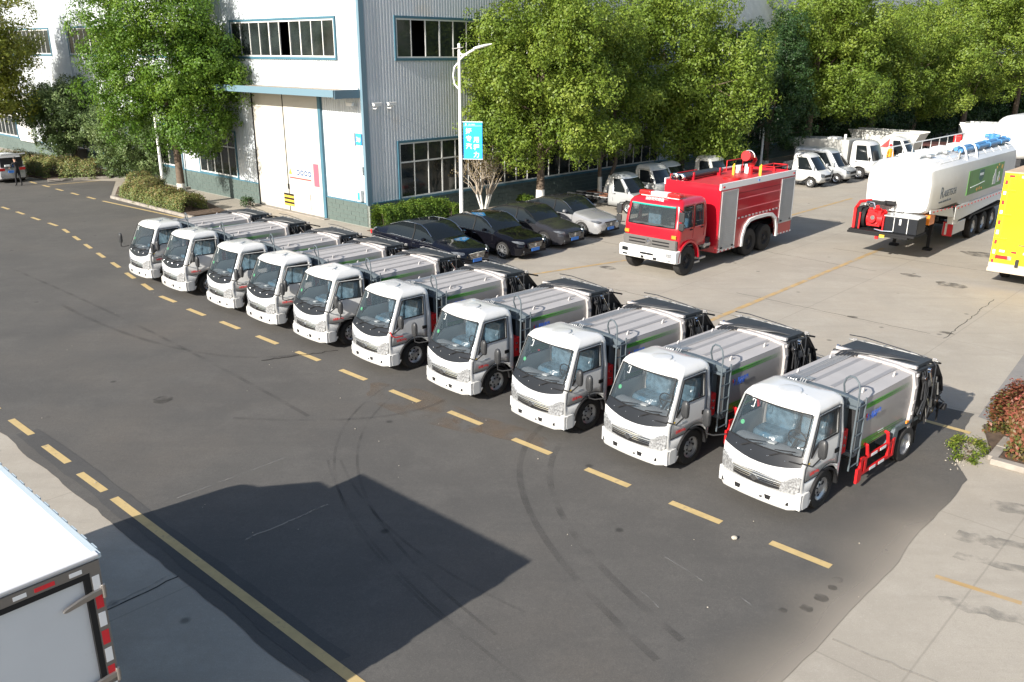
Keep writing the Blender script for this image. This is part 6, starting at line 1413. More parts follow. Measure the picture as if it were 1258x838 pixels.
make_car('sedan', 'black sedan with chrome window line and silver wheel, beside the limousine', 'car', (.86, 31.98, 0), -43.5, P_black, L=4.8, W=1.85, H=1.47, trim=M_chrome, grille='bars', group=G_)
make_car('sedan', 'dark grey sedan standing between the black sedan and the silver one', 'car', (2.50, 33.95, 0), -43.5, P_dgrey, L=4.75, W=1.82, H=1.47, grille='mesh', rimst='twin', group=G_)
make_car('sedan', 'silver grey sedan with dark roof and spindle grille, nearest the fire truck', 'car', (4.18, 36.15, 0), -43.5, P_lgrey, L=4.85, W=1.84, H=1.46, roofm=mat('roof_dark', (.03, .03, .032), .25, coat=.6), trim=M_chrome, grille='spindle', rimst='twin', group=G_)
car = make_car('estate_car', 'silver estate car with its tailgate raised at the far left edge', 'car', (-32.9, 54.2, 0), 137, P_lgrey, L=4.5, W=1.82, H=1.62, kind='estate', grille='mesh')
b = MB(); b.box(-4.56, -4.49, -.60, .60, .95, 1.50); b.build('boot_opening', M_dark, car)
b = MB(); b.prism([(-4.22, 1.60), (-4.30, 1.66), (-5.05, 1.78), (-5.08, 1.70)], -.66, .66, 'y'); b.build('tailgate', P_lgrey, car, bevel=.01)
b = MB(); b.box(-4.60, -4.565, -.25, .25, .62, .76); b.build('number_plate', M_plate, car)
b = MB(); b.box(-4.58, -4.35, -.35, .05, .98, 1.12); b.build('luggage', mat('luggage_blue', (.05, .15, .5), .7), car, bevel=.02); b = MB(); b.box(-4.60, -4.4, .1, .4, .98, 1.1); b.build('luggage', M_paper, car, bevel=.02)

# ================================================================== SMALL TRUCKS ALONG THE WALL AND IN THE FAR RANK
M_ow = mat('paint_offwhite', (0.46, 0.46, 0.43), .35, coat=.4, var=.04)
def make_mini(name, label, cat, org, hd, paint, H=1.85, W=1.58, LC=1.75, hood=.35, back='chassis', LB=2.6, backm=None, R=.30, boxy=False, group=None, dark=None):
    t = thing(name, label, cat, org, hd, group); w = W / 2
    zh = .95 if not boxy else 1.12
    if boxy: rows = [(.42, -.06, -LC, w * .95), (.75, -.03, -LC, w), (zh, -.04, -LC, w), (zh + .05, -.08, -LC, w * .995), (H - .28, -.38, -LC + .02, w * .92), (H - .23, -.42, -LC + .02, w * .91), (H - .10, -.55, -LC + .04, w * .84), (H - .03, -.7, -LC + .1, w * .7)]
    else: rows = [(.32, -.06, -LC, w * .95), (.55, 0, -LC, w), (.80, -.03, -LC, w), (zh, -hood * .75, -LC, w * .98), (zh + .06, -hood, -LC, w * .97), (H - .22, -hood - .55, -LC + .02, w * .86), (H - .16, -hood - .62, -LC + .03, w * .84), (H - .06, -hood - .75, -LC + .05, w * .77), (H, -hood - .95, -LC + .1, w * .62)]
    gr = len(rows) - 5 if boxy else 4
    gr = 3 if boxy else 4
    def cls(r, c, nf, sg):
        s = c - nf - 2
        if r == gr and c < nf: return 'ws'
        if r == gr and 2 <= s <= 6: return 'g%+d' % sg
        return 'shell'
    B, P, nc = cab_shell(rows, [0, .3, .6, .85, .95], [0, .06, .12, .22, .36, .5, .64, .76, .84, .92, 1], cls, bow=.08, rc=.10, arch=(-.72 if not boxy else -.95, R * 1.2, R))
    B['shell'].build('cab', paint, t, recalc=False, thick=.03, ang=45)
    w_ = B['ws'].build('windshield', M_dglass, t, recalc=False); [B[k_].build('side_glass', M_dglass, t, recalc=False) for k_ in ('g+1', 'g-1')]
    L = lambda r, s, sg: Vector(P(r, 7 + s, sg)) + Vector((0, .004 * sg, 0))
    for sg in (1, -1):
        b = MB(); b.tube([L(1, 8, sg), L(gr, 8, sg), L(gr + 2, 8, sg), L(gr + 2, 1, sg), L(gr, 1, sg)], .008, 4); b.build('door_seam', M_dark, t)
        q = L(gr - 1, 7, sg); b = MB(); b.box(q.x - .02, q.x + .1, q.y - .01, q.y + .02, q.z - .06, q.z - .02); b.build('door_handle', M_black, t)
        b = MB(); y0, y1 = sorted((w * .55 * sg, w * .92 * sg)); b.loft([[(-.03 - .0, y0 if sg > 0 else y1, .62), (-.10, y1 if sg > 0 else y0, .66), (-.16, y1 if sg > 0 else y0, .84), (-.05, y0 if sg > 0 else y1, .80)], [(.012, y0 if sg > 0 else y1, .63), (-.06, (y1 if sg > 0 else y0) * 1.01, .67), (-.10, (y1 if sg > 0 else y0) * 1.01, .82), (.0, y0 if sg > 0 else y1, .78)]]); b.build('headlight', mat('car_lens', None), t)
        b = MB(); p = L(gr, 1, sg); b.box(p.x - .02, p.x + .06, *sorted((p.y + .03 * sg, p.y + .20 * sg)), p.z + .05, p.z + .25); b.build('mirror', paint if not boxy else M_black, t, bevel=.02)
        wheel(t, R, .18, R * .62, -.72 if not boxy else -.95, (w - .12) * sg, sg, 'slots', n=22)
        wheel(t, R, .18, R * .62, -LC - LB + .75, (w - .12) * sg, sg, 'slots', n=22)
    b = MB(); b.box(-.02, .03, -w * .5, w * .5, .60, .74); b.box(-.02, .03, -w * .35, w * .35, .38, .5); b.build('grille', dark or M_black, t, bevel=.01)
    b = MB(); b.box(.03, .045, -.2, .2, .42, .52); b.build('number_plate', M_paper, t) if False else None
    b = MB(); b.box(-LC - LB, -.5, .26, .33, .42, .54); b.box(-LC - LB, -.5, -.33, -.26, .42, .54); b.box(-LC - .1, -.2, -w * .8, w * .8, .3, .5)
    for k in range(5): b.box(-LC - .3 - k * .5, -LC - .22 - k * .5, -.6, .6, .50, .58)
    b.cyl((-LC - LB + .75, -.6, R), (-LC - LB + .75, .6, R), .05); b.build('chassis', M_dark, t)
    if back == 'chassis':
        b = MB(); b.box(-LC - LB, -LC - .15, .34, .40, .54, .60); b.box(-LC - LB, -LC - .15, -.40, -.34, .54, .60); b.box(-LC - 1.5, -LC - .3, .4, .62, .35, .55); b.build('bare_frame', M_silverp, t)
        b = MB(); b.tube([(-LC - .3, .3, .62), (-LC - 1.2, .2, .68), (-LC - 2.2, .35, .62)], .03, 5); b.box(-LC - .9, -LC - .4, -.3, .1, .56, .66); b.build('wiring', M_orange if False else M_rubber_brown, t)
    elif back == 'bed':
        b = MB(); b.box(-LC - LB, -LC - .1, -w, w, .62, .68)
        for sg in (1, -1): b.box(-LC - LB, -LC - .1, *sorted((w * sg, (w - .03) * sg)), .68, 1.02)
        b.box(-LC - LB, -LC - LB + .03, -w + .03, w - .03, .68, 1.02); b.build('cargo_bed', backm or paint, t, bevel=.01)
    elif back == 'hopper':
        b = MB(); zz = H - .1
        b.prism([(-LC - .15, .75), (-LC - .15, zz + .1), (-LC - LB - .9, zz), (-LC - LB - 1.0, zz - .15), (-LC - LB + .3, .75)], -w * 1.05, w * 1.05, 'y'); hb = b.build('skip_body', backm or paint, t, bevel=.02)
        for z in (1.0, 1.3, 1.55):
            b = MB(); b.box(-LC - LB + .1, -LC - .2, -w * 1.06, -w * 1.045, z, z + .03) ; b.box(-LC - LB + .1, -LC - .2, w * 1.045, w * 1.06, z, z + .03); b.build('body_rib', M_silverp, hb)
        b = MB(); b.prism([(-LC - 1.2, 1.25), (-LC - 1.5, 1.25), (-LC - 1.0, 1.6)], w * 1.062, w * 1.068, 'y'); b.prism([(-LC - 1.2, 1.25), (-LC - 1.5, 1.25), (-LC - 1.0, 1.6)], -w * 1.068, -w * 1.062, 'y'); b.build('red_triangle', M_reddec, hb)
        b = MB(); b.cyl((-LC - .8, 0, zz + .1), (-LC - .8, 0, zz + .35), .08); b.box(-LC - 1.8, -LC - 1.2, -.4, .4, zz + .02, zz + .15); b.build('lid_fitting', M_boxw, hb)
        b = MB(); b.box(-LC - LB - .4, -LC - LB + .2, -.5, .5, .4, 1.0); b.build('tail_unit', M_redm, t, bevel=.05)
    return t
M_rubber_brown = mat('loom_brown', (.16, .07, .04), .7)
W_ = lambda s, d: tuple(Vector((5.59, 41.6, 0)) + RV(s, 0) + Vector((RN.x, RN.y, 0)) * d)
gw = 'small trucks parked along the shaded workshop wall'
make_mini('pickup_truck', 'silver cab chassis pickup with bare frame behind the silver sedan', 'truck', W_(.75, .75), -43.5, M_silverp, H=1.86, LC=1.95, hood=.5, back='chassis', LB=2.9, group=gw)
make_mini('pickup_truck', 'off white cab directly behind the fire truck cab roof', 'truck', W_(3.5, -.1), -43.5, M_ow, H=2.05, LC=1.5, back='chassis', boxy=True, group=gw)
make_mini('pickup_truck', 'second off white cab along the wall, partly hidden by the next cab and low foliage', 'truck', W_(5.9, -.2), -43.5, M_ow, H=1.9, LC=1.7, hood=.4, back='chassis', group=gw)
make_mini('pickup_truck', 'third off white cab along the wall, beyond the fire truck roof hose', 'truck', W_(8.7, .2), -43.5, M_ow, H=2.1, LC=1.5, back='bed', boxy=True, group=gw)
gr_ = 'small trucks in the far right rank'
make_mini('mini_truck', 'white mini truck with rounded cab and silver wheel, leftmost of the far rank', 'truck', (18.45, 50.45, 0), -43.5, M_white, H=1.92, LC=1.95, hood=.28, back='chassis', LB=2.4, group=gr_)
make_mini('van', 'silver grey mini van nose behind the white mini truck', 'van', (20.55, 52.1, 0), -43.5, M_silverp, H=1.98, LC=3.6, hood=.55, back='bed', LB=.6, group=gr_)
make_mini('light_truck', 'white light truck with tall cab and pale skip body with red triangle', 'truck', (22.9, 54.0, 0), -43.5, M_white, H=2.35, W=1.8, LC=1.6, back='hopper', LB=3.2, backm=M_ow, R=.36, boxy=True, group=gr_)
make_mini('mini_truck', 'white mini truck cab peeping over the tanker roof rail', 'truck', (27.3, 58.2, 0), -43.5, M_white, H=2.15, LC=1.95, hood=.4, back='bed', LB=2.4, group=gr_)
def make_skip(label, x, y, hd, m):
    t = thing('skip_container', label, 'container', (x, y, 0), hd, 'open skip containers at the back of the yard')
    b = MB(); out = [(-1.9, 1.0), (-2.6, 2.3), (2.3, 2.3), (1.7, 1.0)]
    for sg in (1, -1): b.prism(out, *sorted((.85 * sg, .90 * sg)), 'y')
    b.box(-1.9, 1.7, -.85, .85, 1.0, 1.06); b.add([(1.7, -.85, 1.0), (1.7, .85, 1.0), (2.3, .85, 2.3), (2.3, -.85, 2.3)], [(0, 1, 2, 3)]); b.build('skip_shell', m, t, smooth=False)
    b = MB()
    for sg in (1, -1): b.box(-2.65, 2.35, *sorted((.84 * sg, .96 * sg)), 2.28, 2.38)
    b.build('skip_rim', m, t, bevel=.02)
    for k in range(5): b = MB(); b.box(-1.6 + k * .75, -1.5 + k * .75, -.96, .96, 1.1, 2.2) if False else [b.box(-1.6 + k * .75, -1.5 + k * .75, *sorted((.90 * s, .95 * s)), 1.1, 2.28) for s in (1, -1)]; b.build('skip_rib', m, t)
    b = MB(); b.prism([(-.2, 1.3), (.3, 1.3), (.5, 2.0)], -.96, -.955, 'y'); b.prism([(-.2, 1.3), (.3, 1.3), (.5, 2.0)], .955, .96, 'y'); b.build('red_triangle', M_reddec, t)
    b = MB(); b.box(-2.2, 2.0, -.5, .5, .55, .8)
    for x_ in (-1.3, 1.3):
        for s in (1, -1): b.cyl((x_, .4 * s, .4), (x_, .7 * s, .4), .4, n=14)
    b.build('trolley', M_dark, t)
    b = MB(); b.box(-2.9, -2.3, -.6, .6, .5, 1.5); b.build('red_hitch', M_redm, t, bevel=.1)
    return t
make_skip('grey skip container with empty dark hold behind the small trucks', 26.5, 61.5, -43.5, M_ow)
make_skip('white skip container with red ends, farther right beyond the tanker', 37.0, 67.0, -28, M_white)
# low loader with white skip parts and pale refuse bodies in the back corner
lo = thing('low_trailer', 'dark low trailer under the white skip container in the back corner', 'trailer', (35.5, 66.5, 0), -28)
b = MB(); b.box(-6, 5.5, -1.2, 1.2, .72, .9); b.build('deck', mat('rust_dark', (.06, .02, .018), .8), lo)
b = MB()
for x_ in (-4, -2.8, 3.5): b.cyl((x_, -1.1, .42), (x_, 1.1, .42), .42, n=16)
b.build('axle_wheels', M_tyre, lo)
def make_pale_body(name, label, x, y, hd, L, H, W=2.2):
    t = thing(name, label, 'truck', (x, y, 0), hd, 'pale truck bodies at the back of the yard')
    b = MB(); prof = [(-W / 2, .9), (-W / 2 * 1.03, 1.6), (-W / 2 * .98, H - .25), (-W / 2 * .8, H), (W / 2 * .8, H), (W / 2 * .98, H - .25), (W / 2 * 1.03, 1.6), (W / 2, .9)]
    b.prism(prof, -L, 0, 'x'); b.build('truck_body', M_ow, t, bevel=.03)
    b = MB()
    for k in range(5): b.cyl((-L * (.12 + .19 * k), -.3, H), (-L * (.12 + .19 * k), -.3, H + .12), .25, n=12)
    b.box(-L * .95, -L * .05, .2, .3, H, H + .08); b.build('roof_hatch', M_silverp, t)
    for k in range(3): b = MB(); [b.box(-L * (.25 * k + .2) - .03, -L * (.25 * k + .2) + .03, *sorted((W / 2 * 1.0 * s, W / 2 * 1.05 * s)), 1.0, H - .3) for s in (1, -1)]; b.build('body_rib', M_silverp, t)
    b = MB(); [b.box(-L * .35, -L * .30, *sorted((W / 2 * 1.04 * s, W / 2 * 1.07 * s)), 1.1, H - .5) for s in (1, -1)]; b.build('red_panel', M_reddec, t)
    b = MB(); b.box(-L, .0, -.4, .4, .6, .9); b.build('chassis', M_dark, t)
    for x_ in (-.9, -L + 1.2):
        for s in (1, -1): wheel(t, .46, .26, .25, x_, (W / 2 - .2) * s, s, 'slots', n=24)
    b = MB(); b.box(.1, 1.7, -W / 2, W / 2, .9, H - .1); b.build('cab', M_ow, t, bevel=.15); b = MB(); b.box(1.4, 1.71, -W / 2 * .9, W / 2 * .9, 1.6, H - .35); [b.box(.5, 1.2, *sorted((W / 2 * s, W / 2 * 1.01 * s)), 1.6, H - .4) for s in (1, -1)]; b.build('cab_window', M_dglass, t)
    return t
make_pale_body('refuse_truck', 'pale refuse truck body with a vertical orange strip above the tanker roof', 40.5, 64.5, -26, 6.5, 2.5)
make_pale_body('refuse_truck', 'another pale truck body behind, its flat roof with hatches just showing', 47.0, 66.5, -26, 7.5, 2.7)
tk = thing('tanker_truck', 'large white tank end rising behind the milk tanker at the right edge', 'tanker', (31.4, 54.6, 0), 46.5)
b = MB(); r3 = lambda x, s: [(x, 1.35 * s * (abs(cos(a)) ** .7) * (1 if cos(a) > 0 else -1), 2.55 + 1.35 * s * (abs(sin(a)) ** .7) * (1 if sin(a) > 0 else -1)) for a in [2 * pi * i / 28 for i in range(28)]]
b.loft([r3(-.45, .55), r3(-.3, .82), r3(-.1, .96), r3(.15, 1), r3(9, 1), r3(9.3, .8)]); b.build('tank_shell', M_tankw, tk, ang=50)
b = MB(); b.box(0, 9, -.5, .5, .8, 1.25); b.build('chassis', M_dark, tk)
for x_ in (1.5, 2.8, 4.1):
    for s in (1, -1): wheel(tk, .5, .30, .27, x_, 1.05 * s, s, 'slots', spokes=8, n=26)
b = MB(); b.tube([(.6, .3, 3.88), (.2, .5, 3.75), (-.3, .7, 3.2), (-.42, .72, 2.4)], .05, 8); b.build('vent_hose', M_alu, tk)

# ================================================================== PEOPLE
def make_person(label, org, hd, h, top, legs, pose, helmet=None, hair=(.015, .012, .01)):
    t = thing('person', label, 'person', org, hd)
    s = h / 1.72
    J = {'pel': (0, 0, .93), 'spn': (.0, 0, 1.12), 'chs': (pose.get('lean', 0) * .6, 0, 1.32), 'nk': (pose.get('lean', 0), 0, 1.46), 'nk2': (pose.get('lean', 0) * 1.1, 0, 1.52), 'hd': (pose.get('lean', 0) * 1.2 + .015, 0, 1.60), 'hd2': (pose.get('lean', 0) * 1.25 + .01, 0, 1.67)}
    ch = [('pel', 'spn'), ('spn', 'chs'), ('chs', 'nk'), ('nk', 'nk2'), ('nk2', 'hd'), ('hd', 'hd2')]
    Rr = {'pel': (.145, .11), 'spn': (.135, .10), 'chs': (.165, .11), 'nk': (.07, .06), 'nk2': (.055, .055), 'hd': (.085, .095), 'hd2': (.075, .085)}
    for k, sg in (('l', 1), ('r', -1)):
        st = pose.get('step', .06) * sg
        J.update({'hip' + k: (0, .09 * sg, .90), 'kn' + k: (st * .6 + .02, .10 * sg, .50), 'an' + k: (st, .11 * sg, .09), 'to' + k: (st + .13, .12 * sg, .035)})
        Rr.update({'hip' + k: (.09, .09), 'kn' + k: (.062, .062), 'an' + k: (.042, .042), 'to' + k: (.04, .03)})
        ch += [('pel', 'hip' + k), ('hip' + k, 'kn' + k), ('kn' + k, 'an' + k), ('an' + k, 'to' + k)]
        ln = pose.get('lean', 0); el, wr = pose.get('arm' + k, ((.0, .26 * sg, 1.14), (.05, .27 * sg, .88)))
        hx, hy, hz = wr; d = (Vector(wr) - Vector(el)).normalized()
        J.update({'sh' + k: (ln * .8, .19 * sg, 1.40), 'el' + k: el, 'wr' + k: wr, 'pm' + k: tuple(Vector(wr) + d * .07)})
        Rr.update({'sh' + k: (.062, .062), 'el' + k: (.045, .045), 'wr' + k: (.03, .026), 'pm' + k: (.038, .022)})
        ch += [('chs', 'sh' + k), ('sh' + k, 'el' + k), ('el' + k, 'wr' + k), ('wr' + k, 'pm' + k)]
        base = Vector(J['pm' + k])
        for f in range(5):
            n1, n2 = 'f%s%d' % (k, f), 'g%s%d' % (k, f); sp = (f - 2) * .018
            dd = (d + Vector((.25 * (f - 1.5) * .3, 0, 0))).normalized(); ln_ = (.03, .045, .05, .045, .035)[f]
            J[n1] = tuple(base + Vector((sp, 0, 0)) + dd * ln_ * .6); J[n2] = tuple(base + Vector((sp * 1.1, -.015 * sg, 0)) + dd * ln_ * 1.3)
            Rr[n1] = (.011, .011); Rr[n2] = (.008, .008); ch += [('pm' + k, n1), (n1, n2)]
    names = list(J); idx = {n: i for i, n in enumerate(names)}
    me = bpy.data.meshes.new('body'); me.from_pydata([tuple(Vector(J[n]) * s) for n in names], [(idx[a], idx[c_]) for a, c_ in ch], [])
    o = bpy.data.objects.new('body', me); col.objects.link(o)
    sk = o.modifiers.new('skin', 'SKIN'); sk.use_smooth_shade = True
    for n in names:
        v = me.skin_vertices[0].data[idx[n]]; v.radius = (Rr[n][0] * s, Rr[n][1] * s); v.use_root = n == 'pel'
    sb = o.modifiers.new('sub', 'SUBSURF'); sb.levels = 2; sb.render_levels = 2
    bpy.context.view_layer.update()
    m2 = bpy.data.meshes.new_from_object(o.evaluated_get(bpy.context.evaluated_depsgraph_get()))
    bpy.data.objects.remove(o); o = bpy.data.objects.new('body', m2); col.objects.link(o); adopt(o, t)
    m2.materials.clear()
    for m in (mat('skin', (.42, .25, .18), .6), top, legs, M_black): m2.materials.append(m)
    hands = [Vector(J['pm' + k]) * s for k in 'lr']
    for p in m2.polygons:
        c_ = p.center; z = c_.z / s
        if min((c_ - h_).length for h_ in hands) < .085 * s: p.material_index = 0
        elif z > 1.475: p.material_index = 0
        elif z < .07: p.material_index = 3
        elif z < .93 and abs(c_.y) < .2 * s: p.material_index = 2
        else: p.material_index = 1
    hc = Vector(J['hd2']) * s
    b = MB(); b.sphere(tuple(hc + Vector((-.015, 0, .02))), (.105 * s, .092 * s, .095 * s), 14); b.build('helmet' if helmet else 'hair', helmet or mat('hair_black', hair, .6), t)
    if helmet: b = MB(); b.lathe([(.09 * s, -.01), (.135 * s, -.005), (.135 * s, .005), (.09 * s, .01)], tuple(hc + Vector((0, 0, -.0))), (0, 0, 1), 16); b.build('helmet_brim', helmet, t)
    f = MB()
    b = MB(); b.sphere(tuple(hc + Vector((.095 * s, 0, -.06 * s))), (.018, .014, .02), 6); b.build('nose', mat('skin', None), t)
    for sg in (1, -1):
        b = MB(); b.sphere(tuple(hc + Vector((.085 * s, .032 * sg, -.035 * s))), .012, 6); b.build('eye', M_black, t)
        b = MB(); b.sphere(tuple(hc + Vector((-.0, .088 * s * sg, -.05 * s))), (.015, .01, .028), 6); b.build('ear', mat('skin', None), t)
    b = MB(); b.box(hc.x + .082 * s, hc.x + .094 * s, -.025, .025, hc.z - .105 * s, hc.z - .095 * s); b.build('mouth', M_reddec, t)
    return t
cloth_bk = mat('cloth_black', (.012, .012, .014), .85)
make_person('person in black clothes standing at the open tailgate of the estate car', (-28.70, 50.0, 0), 150, 1.62, cloth_bk, cloth_bk, {'lean': .04, 'step': .10, 'arml': ((.10, .27, 1.16), (.30, .24, 1.10)), 'armr': ((.10, -.27, 1.16), (.30, -.22, 1.08))})
make_person('worker in orange jacket and red helmet standing between two far trucks', (25.15, 58.0, 0), -70, 1.72, mat('cloth_orange', (.75, .30, .02), .8), cloth_bk, {'step': .04}, helmet=M_redm)
# ================================================================== TREES AND PLANTING
LF = {
 'camphor': leaf_mat('leaf_camphor', (0.070, 0.122, 0.016), (0.150, 0.222, 0.028), (0.245, 0.300, 0.048)),
 'bright': leaf_mat('leaf_bright', (0.040, 0.095, 0.012), (0.095, 0.185, 0.018), (0.175, 0.265, 0.030)),
 'yellow': leaf_mat('leaf_yellowish', (0.075, 0.105, 0.014), (0.165, 0.195, 0.024), (0.250, 0.225, 0.036)),
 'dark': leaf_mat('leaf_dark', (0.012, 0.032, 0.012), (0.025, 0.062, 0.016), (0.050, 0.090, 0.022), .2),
 'grey': leaf_mat('leaf_grey_green', (0.055, 0.095, 0.030), (0.105, 0.160, 0.052), (0.185, 0.230, 0.085), .25),
 'hedge': leaf_mat('leaf_hedge', (0.045, 0.090, 0.014), (0.105, 0.185, 0.024), (0.180, 0.240, 0.036)),
 'photinia': leaf_mat('leaf_photinia', (0.080, 0.125, 0.034), (0.165, 0.195, 0.060), (0.250, 0.155, 0.070), .25),
 'redshrub': leaf_mat('leaf_red', (0.070, 0.110, 0.022), (0.180, 0.075, 0.038), (0.300, 0.075, 0.060), .25),
 'weed': leaf_mat('leaf_weed', (0.080, 0.135, 0.016), (0.150, 0.220, 0.024), (0.240, 0.240, 0.050)),
 'dry': leaf_mat('leaf_dry', (0.12, 0.085, 0.035), (0.19, 0.15, 0.06), (0.26, 0.19, 0.075), .3)}
M_bark = mat('bark', (0.115, 0.085, 0.062), .9, var=.3, vscale=6, bump=.8, bscale=14)
M_lime = mat('limewashed_bark', (0.62, 0.60, 0.55), .85, var=.12, vscale=5, bump=.4, bscale=14)
def leaves(name, P, N, S, T, m, parent=None, asp=.55):
    """P points, N facing, S size, T tint -> one mesh of folded leaf quads"""
    n = len(P); rg = np.random.default_rng(abs(hash(name)) % 1000 + n)
    N = N / np.maximum(np.linalg.norm(N, axis=1, keepdims=True), 1e-6)
    a = rg.normal(size=(n, 3)); a -= N * (a * N).sum(1, keepdims=True); a /= np.maximum(np.linalg.norm(a, axis=1, keepdims=True), 1e-6); c = np.cross(N, a)
    S = S[:, None]
    v = np.stack([P - a * S * .5, P + c * S * asp * .5 + N * S * .10, P + a * S * .5, P - c * S * asp * .5 + N * S * .10], 1).reshape(-1, 3)
    me = bpy.data.meshes.new(name); me.vertices.add(n * 4); me.vertices.foreach_set('co', v.astype('f').ravel())
    me.loops.add(n * 4); me.loops.foreach_set('vertex_index', np.arange(n * 4, dtype='i'))
    me.polygons.add(n); me.polygons.foreach_set('loop_start', np.arange(0, n * 4, 4, dtype='i')); me.polygons.foreach_set('loop_total', np.full(n, 4, 'i'))
    me.update(calc_edges=True)
    at = me.attributes.new('tint', 'FLOAT', 'FACE'); at.data.foreach_set('value', np.clip(T, 0, 1).astype('f'))
    me.materials.append(m); o = bpy.data.objects.new(name, me); col.objects.link(o); adopt(o, parent); return o
def clumps(rg, env, ncl, rcl, n, size, bias_out=.75):
    """env: list of (cx,cy,cz,rx,ry,rz) ellipsoids; leaves gathered in rounded sprays near the envelope"""
    E = np.array(env, float); wt = (E[:, 3] * E[:, 5]); wt = wt / wt.sum()
    k = rg.choice(len(E), ncl, p=wt); d = rg.normal(size=(ncl, 3)); d /= np.linalg.norm(d, axis=1, keepdims=True)
    rad = rg.uniform(.35, 1.0, ncl) ** .45
    C = E[k, :3] + d * E[k, 3:6] * rad[:, None]; R = rcl * rg.uniform(.65, 1.5, ncl)
    q = rg.choice(ncl, n, p=R ** 2 / (R ** 2).sum()); e = rg.normal(size=(n, 3)); e /= np.linalg.norm(e, axis=1, keepdims=True)
    e[:, 2] = e[:, 2] * .8 + .22; e += d[q] * .25; e /= np.linalg.norm(e, axis=1, keepdims=True)
    rr = rg.uniform(0.0, 1.0, n) ** .22
    # every spray is itself made of small rosettes
    ns = 26; SD = rg.normal(size=(ncl, ns, 3)); SD /= np.linalg.norm(SD, axis=2, keepdims=True); SD[:, :, 2] = SD[:, :, 2] * .8 + .2; SR = rg.uniform(.6, 1.12, (ncl, ns))
    w_ = rg.integers(0, ns, n); sc = SD[q, w_] * (R[q] * SR[q, w_])[:, None] * np.array([1, 1, .82]); sr = R[q] * .36
    e2 = rg.normal(size=(n, 3)); e2 /= np.linalg.norm(e2, axis=1, keepdims=True); e2 = e2 * .9 + SD[q, w_] * .5; e2 /= np.linalg.norm(e2, axis=1, keepdims=True)
    P = C[q] + sc + e2 * (sr * rg.uniform(.1, 1, n) ** .4)[:, None]; e = e2 * .75 + SD[q, w_] * .45
    N = e * 1.25 + rg.normal(size=(n, 3)) * .45 + np.array([0, 0, .15])
    ct = rg.normal(.48, .10, ncl); st_ = rg.normal(0, .12, (ncl, 26)); T = ct[q] + st_[q, w_] + rg.normal(0, .12, n)
    return P, N, size * rg.uniform(.65, 1.3, n), T, C
def branchy(b, base, tips, rng_, r0, th, mi=0):
    for tp in tips:
        p0 = Vector(base) ; p1 = Vector(tp); mid = (p0 + p1) / 2 + Vector((rng_.uniform(-.3, .3), rng_.uniform(-.3, .3), rng_.uniform(.1, .5)))
        b.tube([p0, (p0 + mid) / 2 + Vector((0, 0, .12)), mid, (mid + p1) / 2, p1], [r0, r0 * .8, r0 * .6, r0 * .4, r0 * .15], 6, mi)
def tree(name, label, x, y, env, kind, n=26000, size=.17, trunk=.20, zt=2.6, ncl=85, rcl=.85, seed=1, group=None, lime=1.2, stems=1):
    ncl = int(ncl * .62); n = int(n * 1.35); size *= .84; rcl *= 1.12
    rg = np.random.default_rng(seed); rr = random.Random(seed)
    t = thing(name, label, 'tree', (x, y, 0), 0, group)
    P, N, S, T, C = clumps(rg, env, ncl, rcl, n, size)
    keep = P[:, 2] > .3; leaves('crown', P[keep], N[keep], S[keep], T[keep], LF[kind], t)
    b = MB(); w = MB(); cz = float(np.mean([e[2] for e in env]))
    for k in range(stems):
        ox, oy = (rr.uniform(-.25, .25), rr.uniform(-.25, .25)) if stems > 1 else (0, 0); tx, ty = ox * 3.5, oy * 3.5; tr_ = trunk / (stems ** .5)
        f = lambda q: (ox * .3 + (tx - ox * .3) * q, oy * .3 + (ty - oy * .3) * q, zt * q)
        if lime: w.tube([(f(0)[0], f(0)[1], -.02), f(lime / zt * .5), f(lime / zt)], [tr_ * 1.28, tr_ * 1.08, tr_ * 1.02], 12)
        b.tube([f(lime / zt - .001 if lime else 0), f(.7), f(1)], [tr_ * 1.0, tr_ * .92, tr_ * .85], 12)
        b.tube([f(1), (tx + rr.uniform(-.2, .2), ty + rr.uniform(-.2, .2), (zt + cz) / 2 + .5), (tx, ty, cz + 1.0)], [tr_ * .85, tr_ * .6, tr_ * .2], 8)
        idx = rg.choice(len(C), min(len(C), 12 // stems), replace=False)
        for i in idx: branchy(b, (tx, ty, rr.uniform(zt * .85, max(zt, cz) )), [tuple(C[i] * np.array([.8, .8, .95]))], rr, tr_ * .3, 0)
    b.build('trunk', M_bark, t)
    if lime: w.build('limewash_band', M_lime, t)
    return t
E3 = lambda *a: list(a)
gt = 'camphor trees in front of the grey workshop wall'
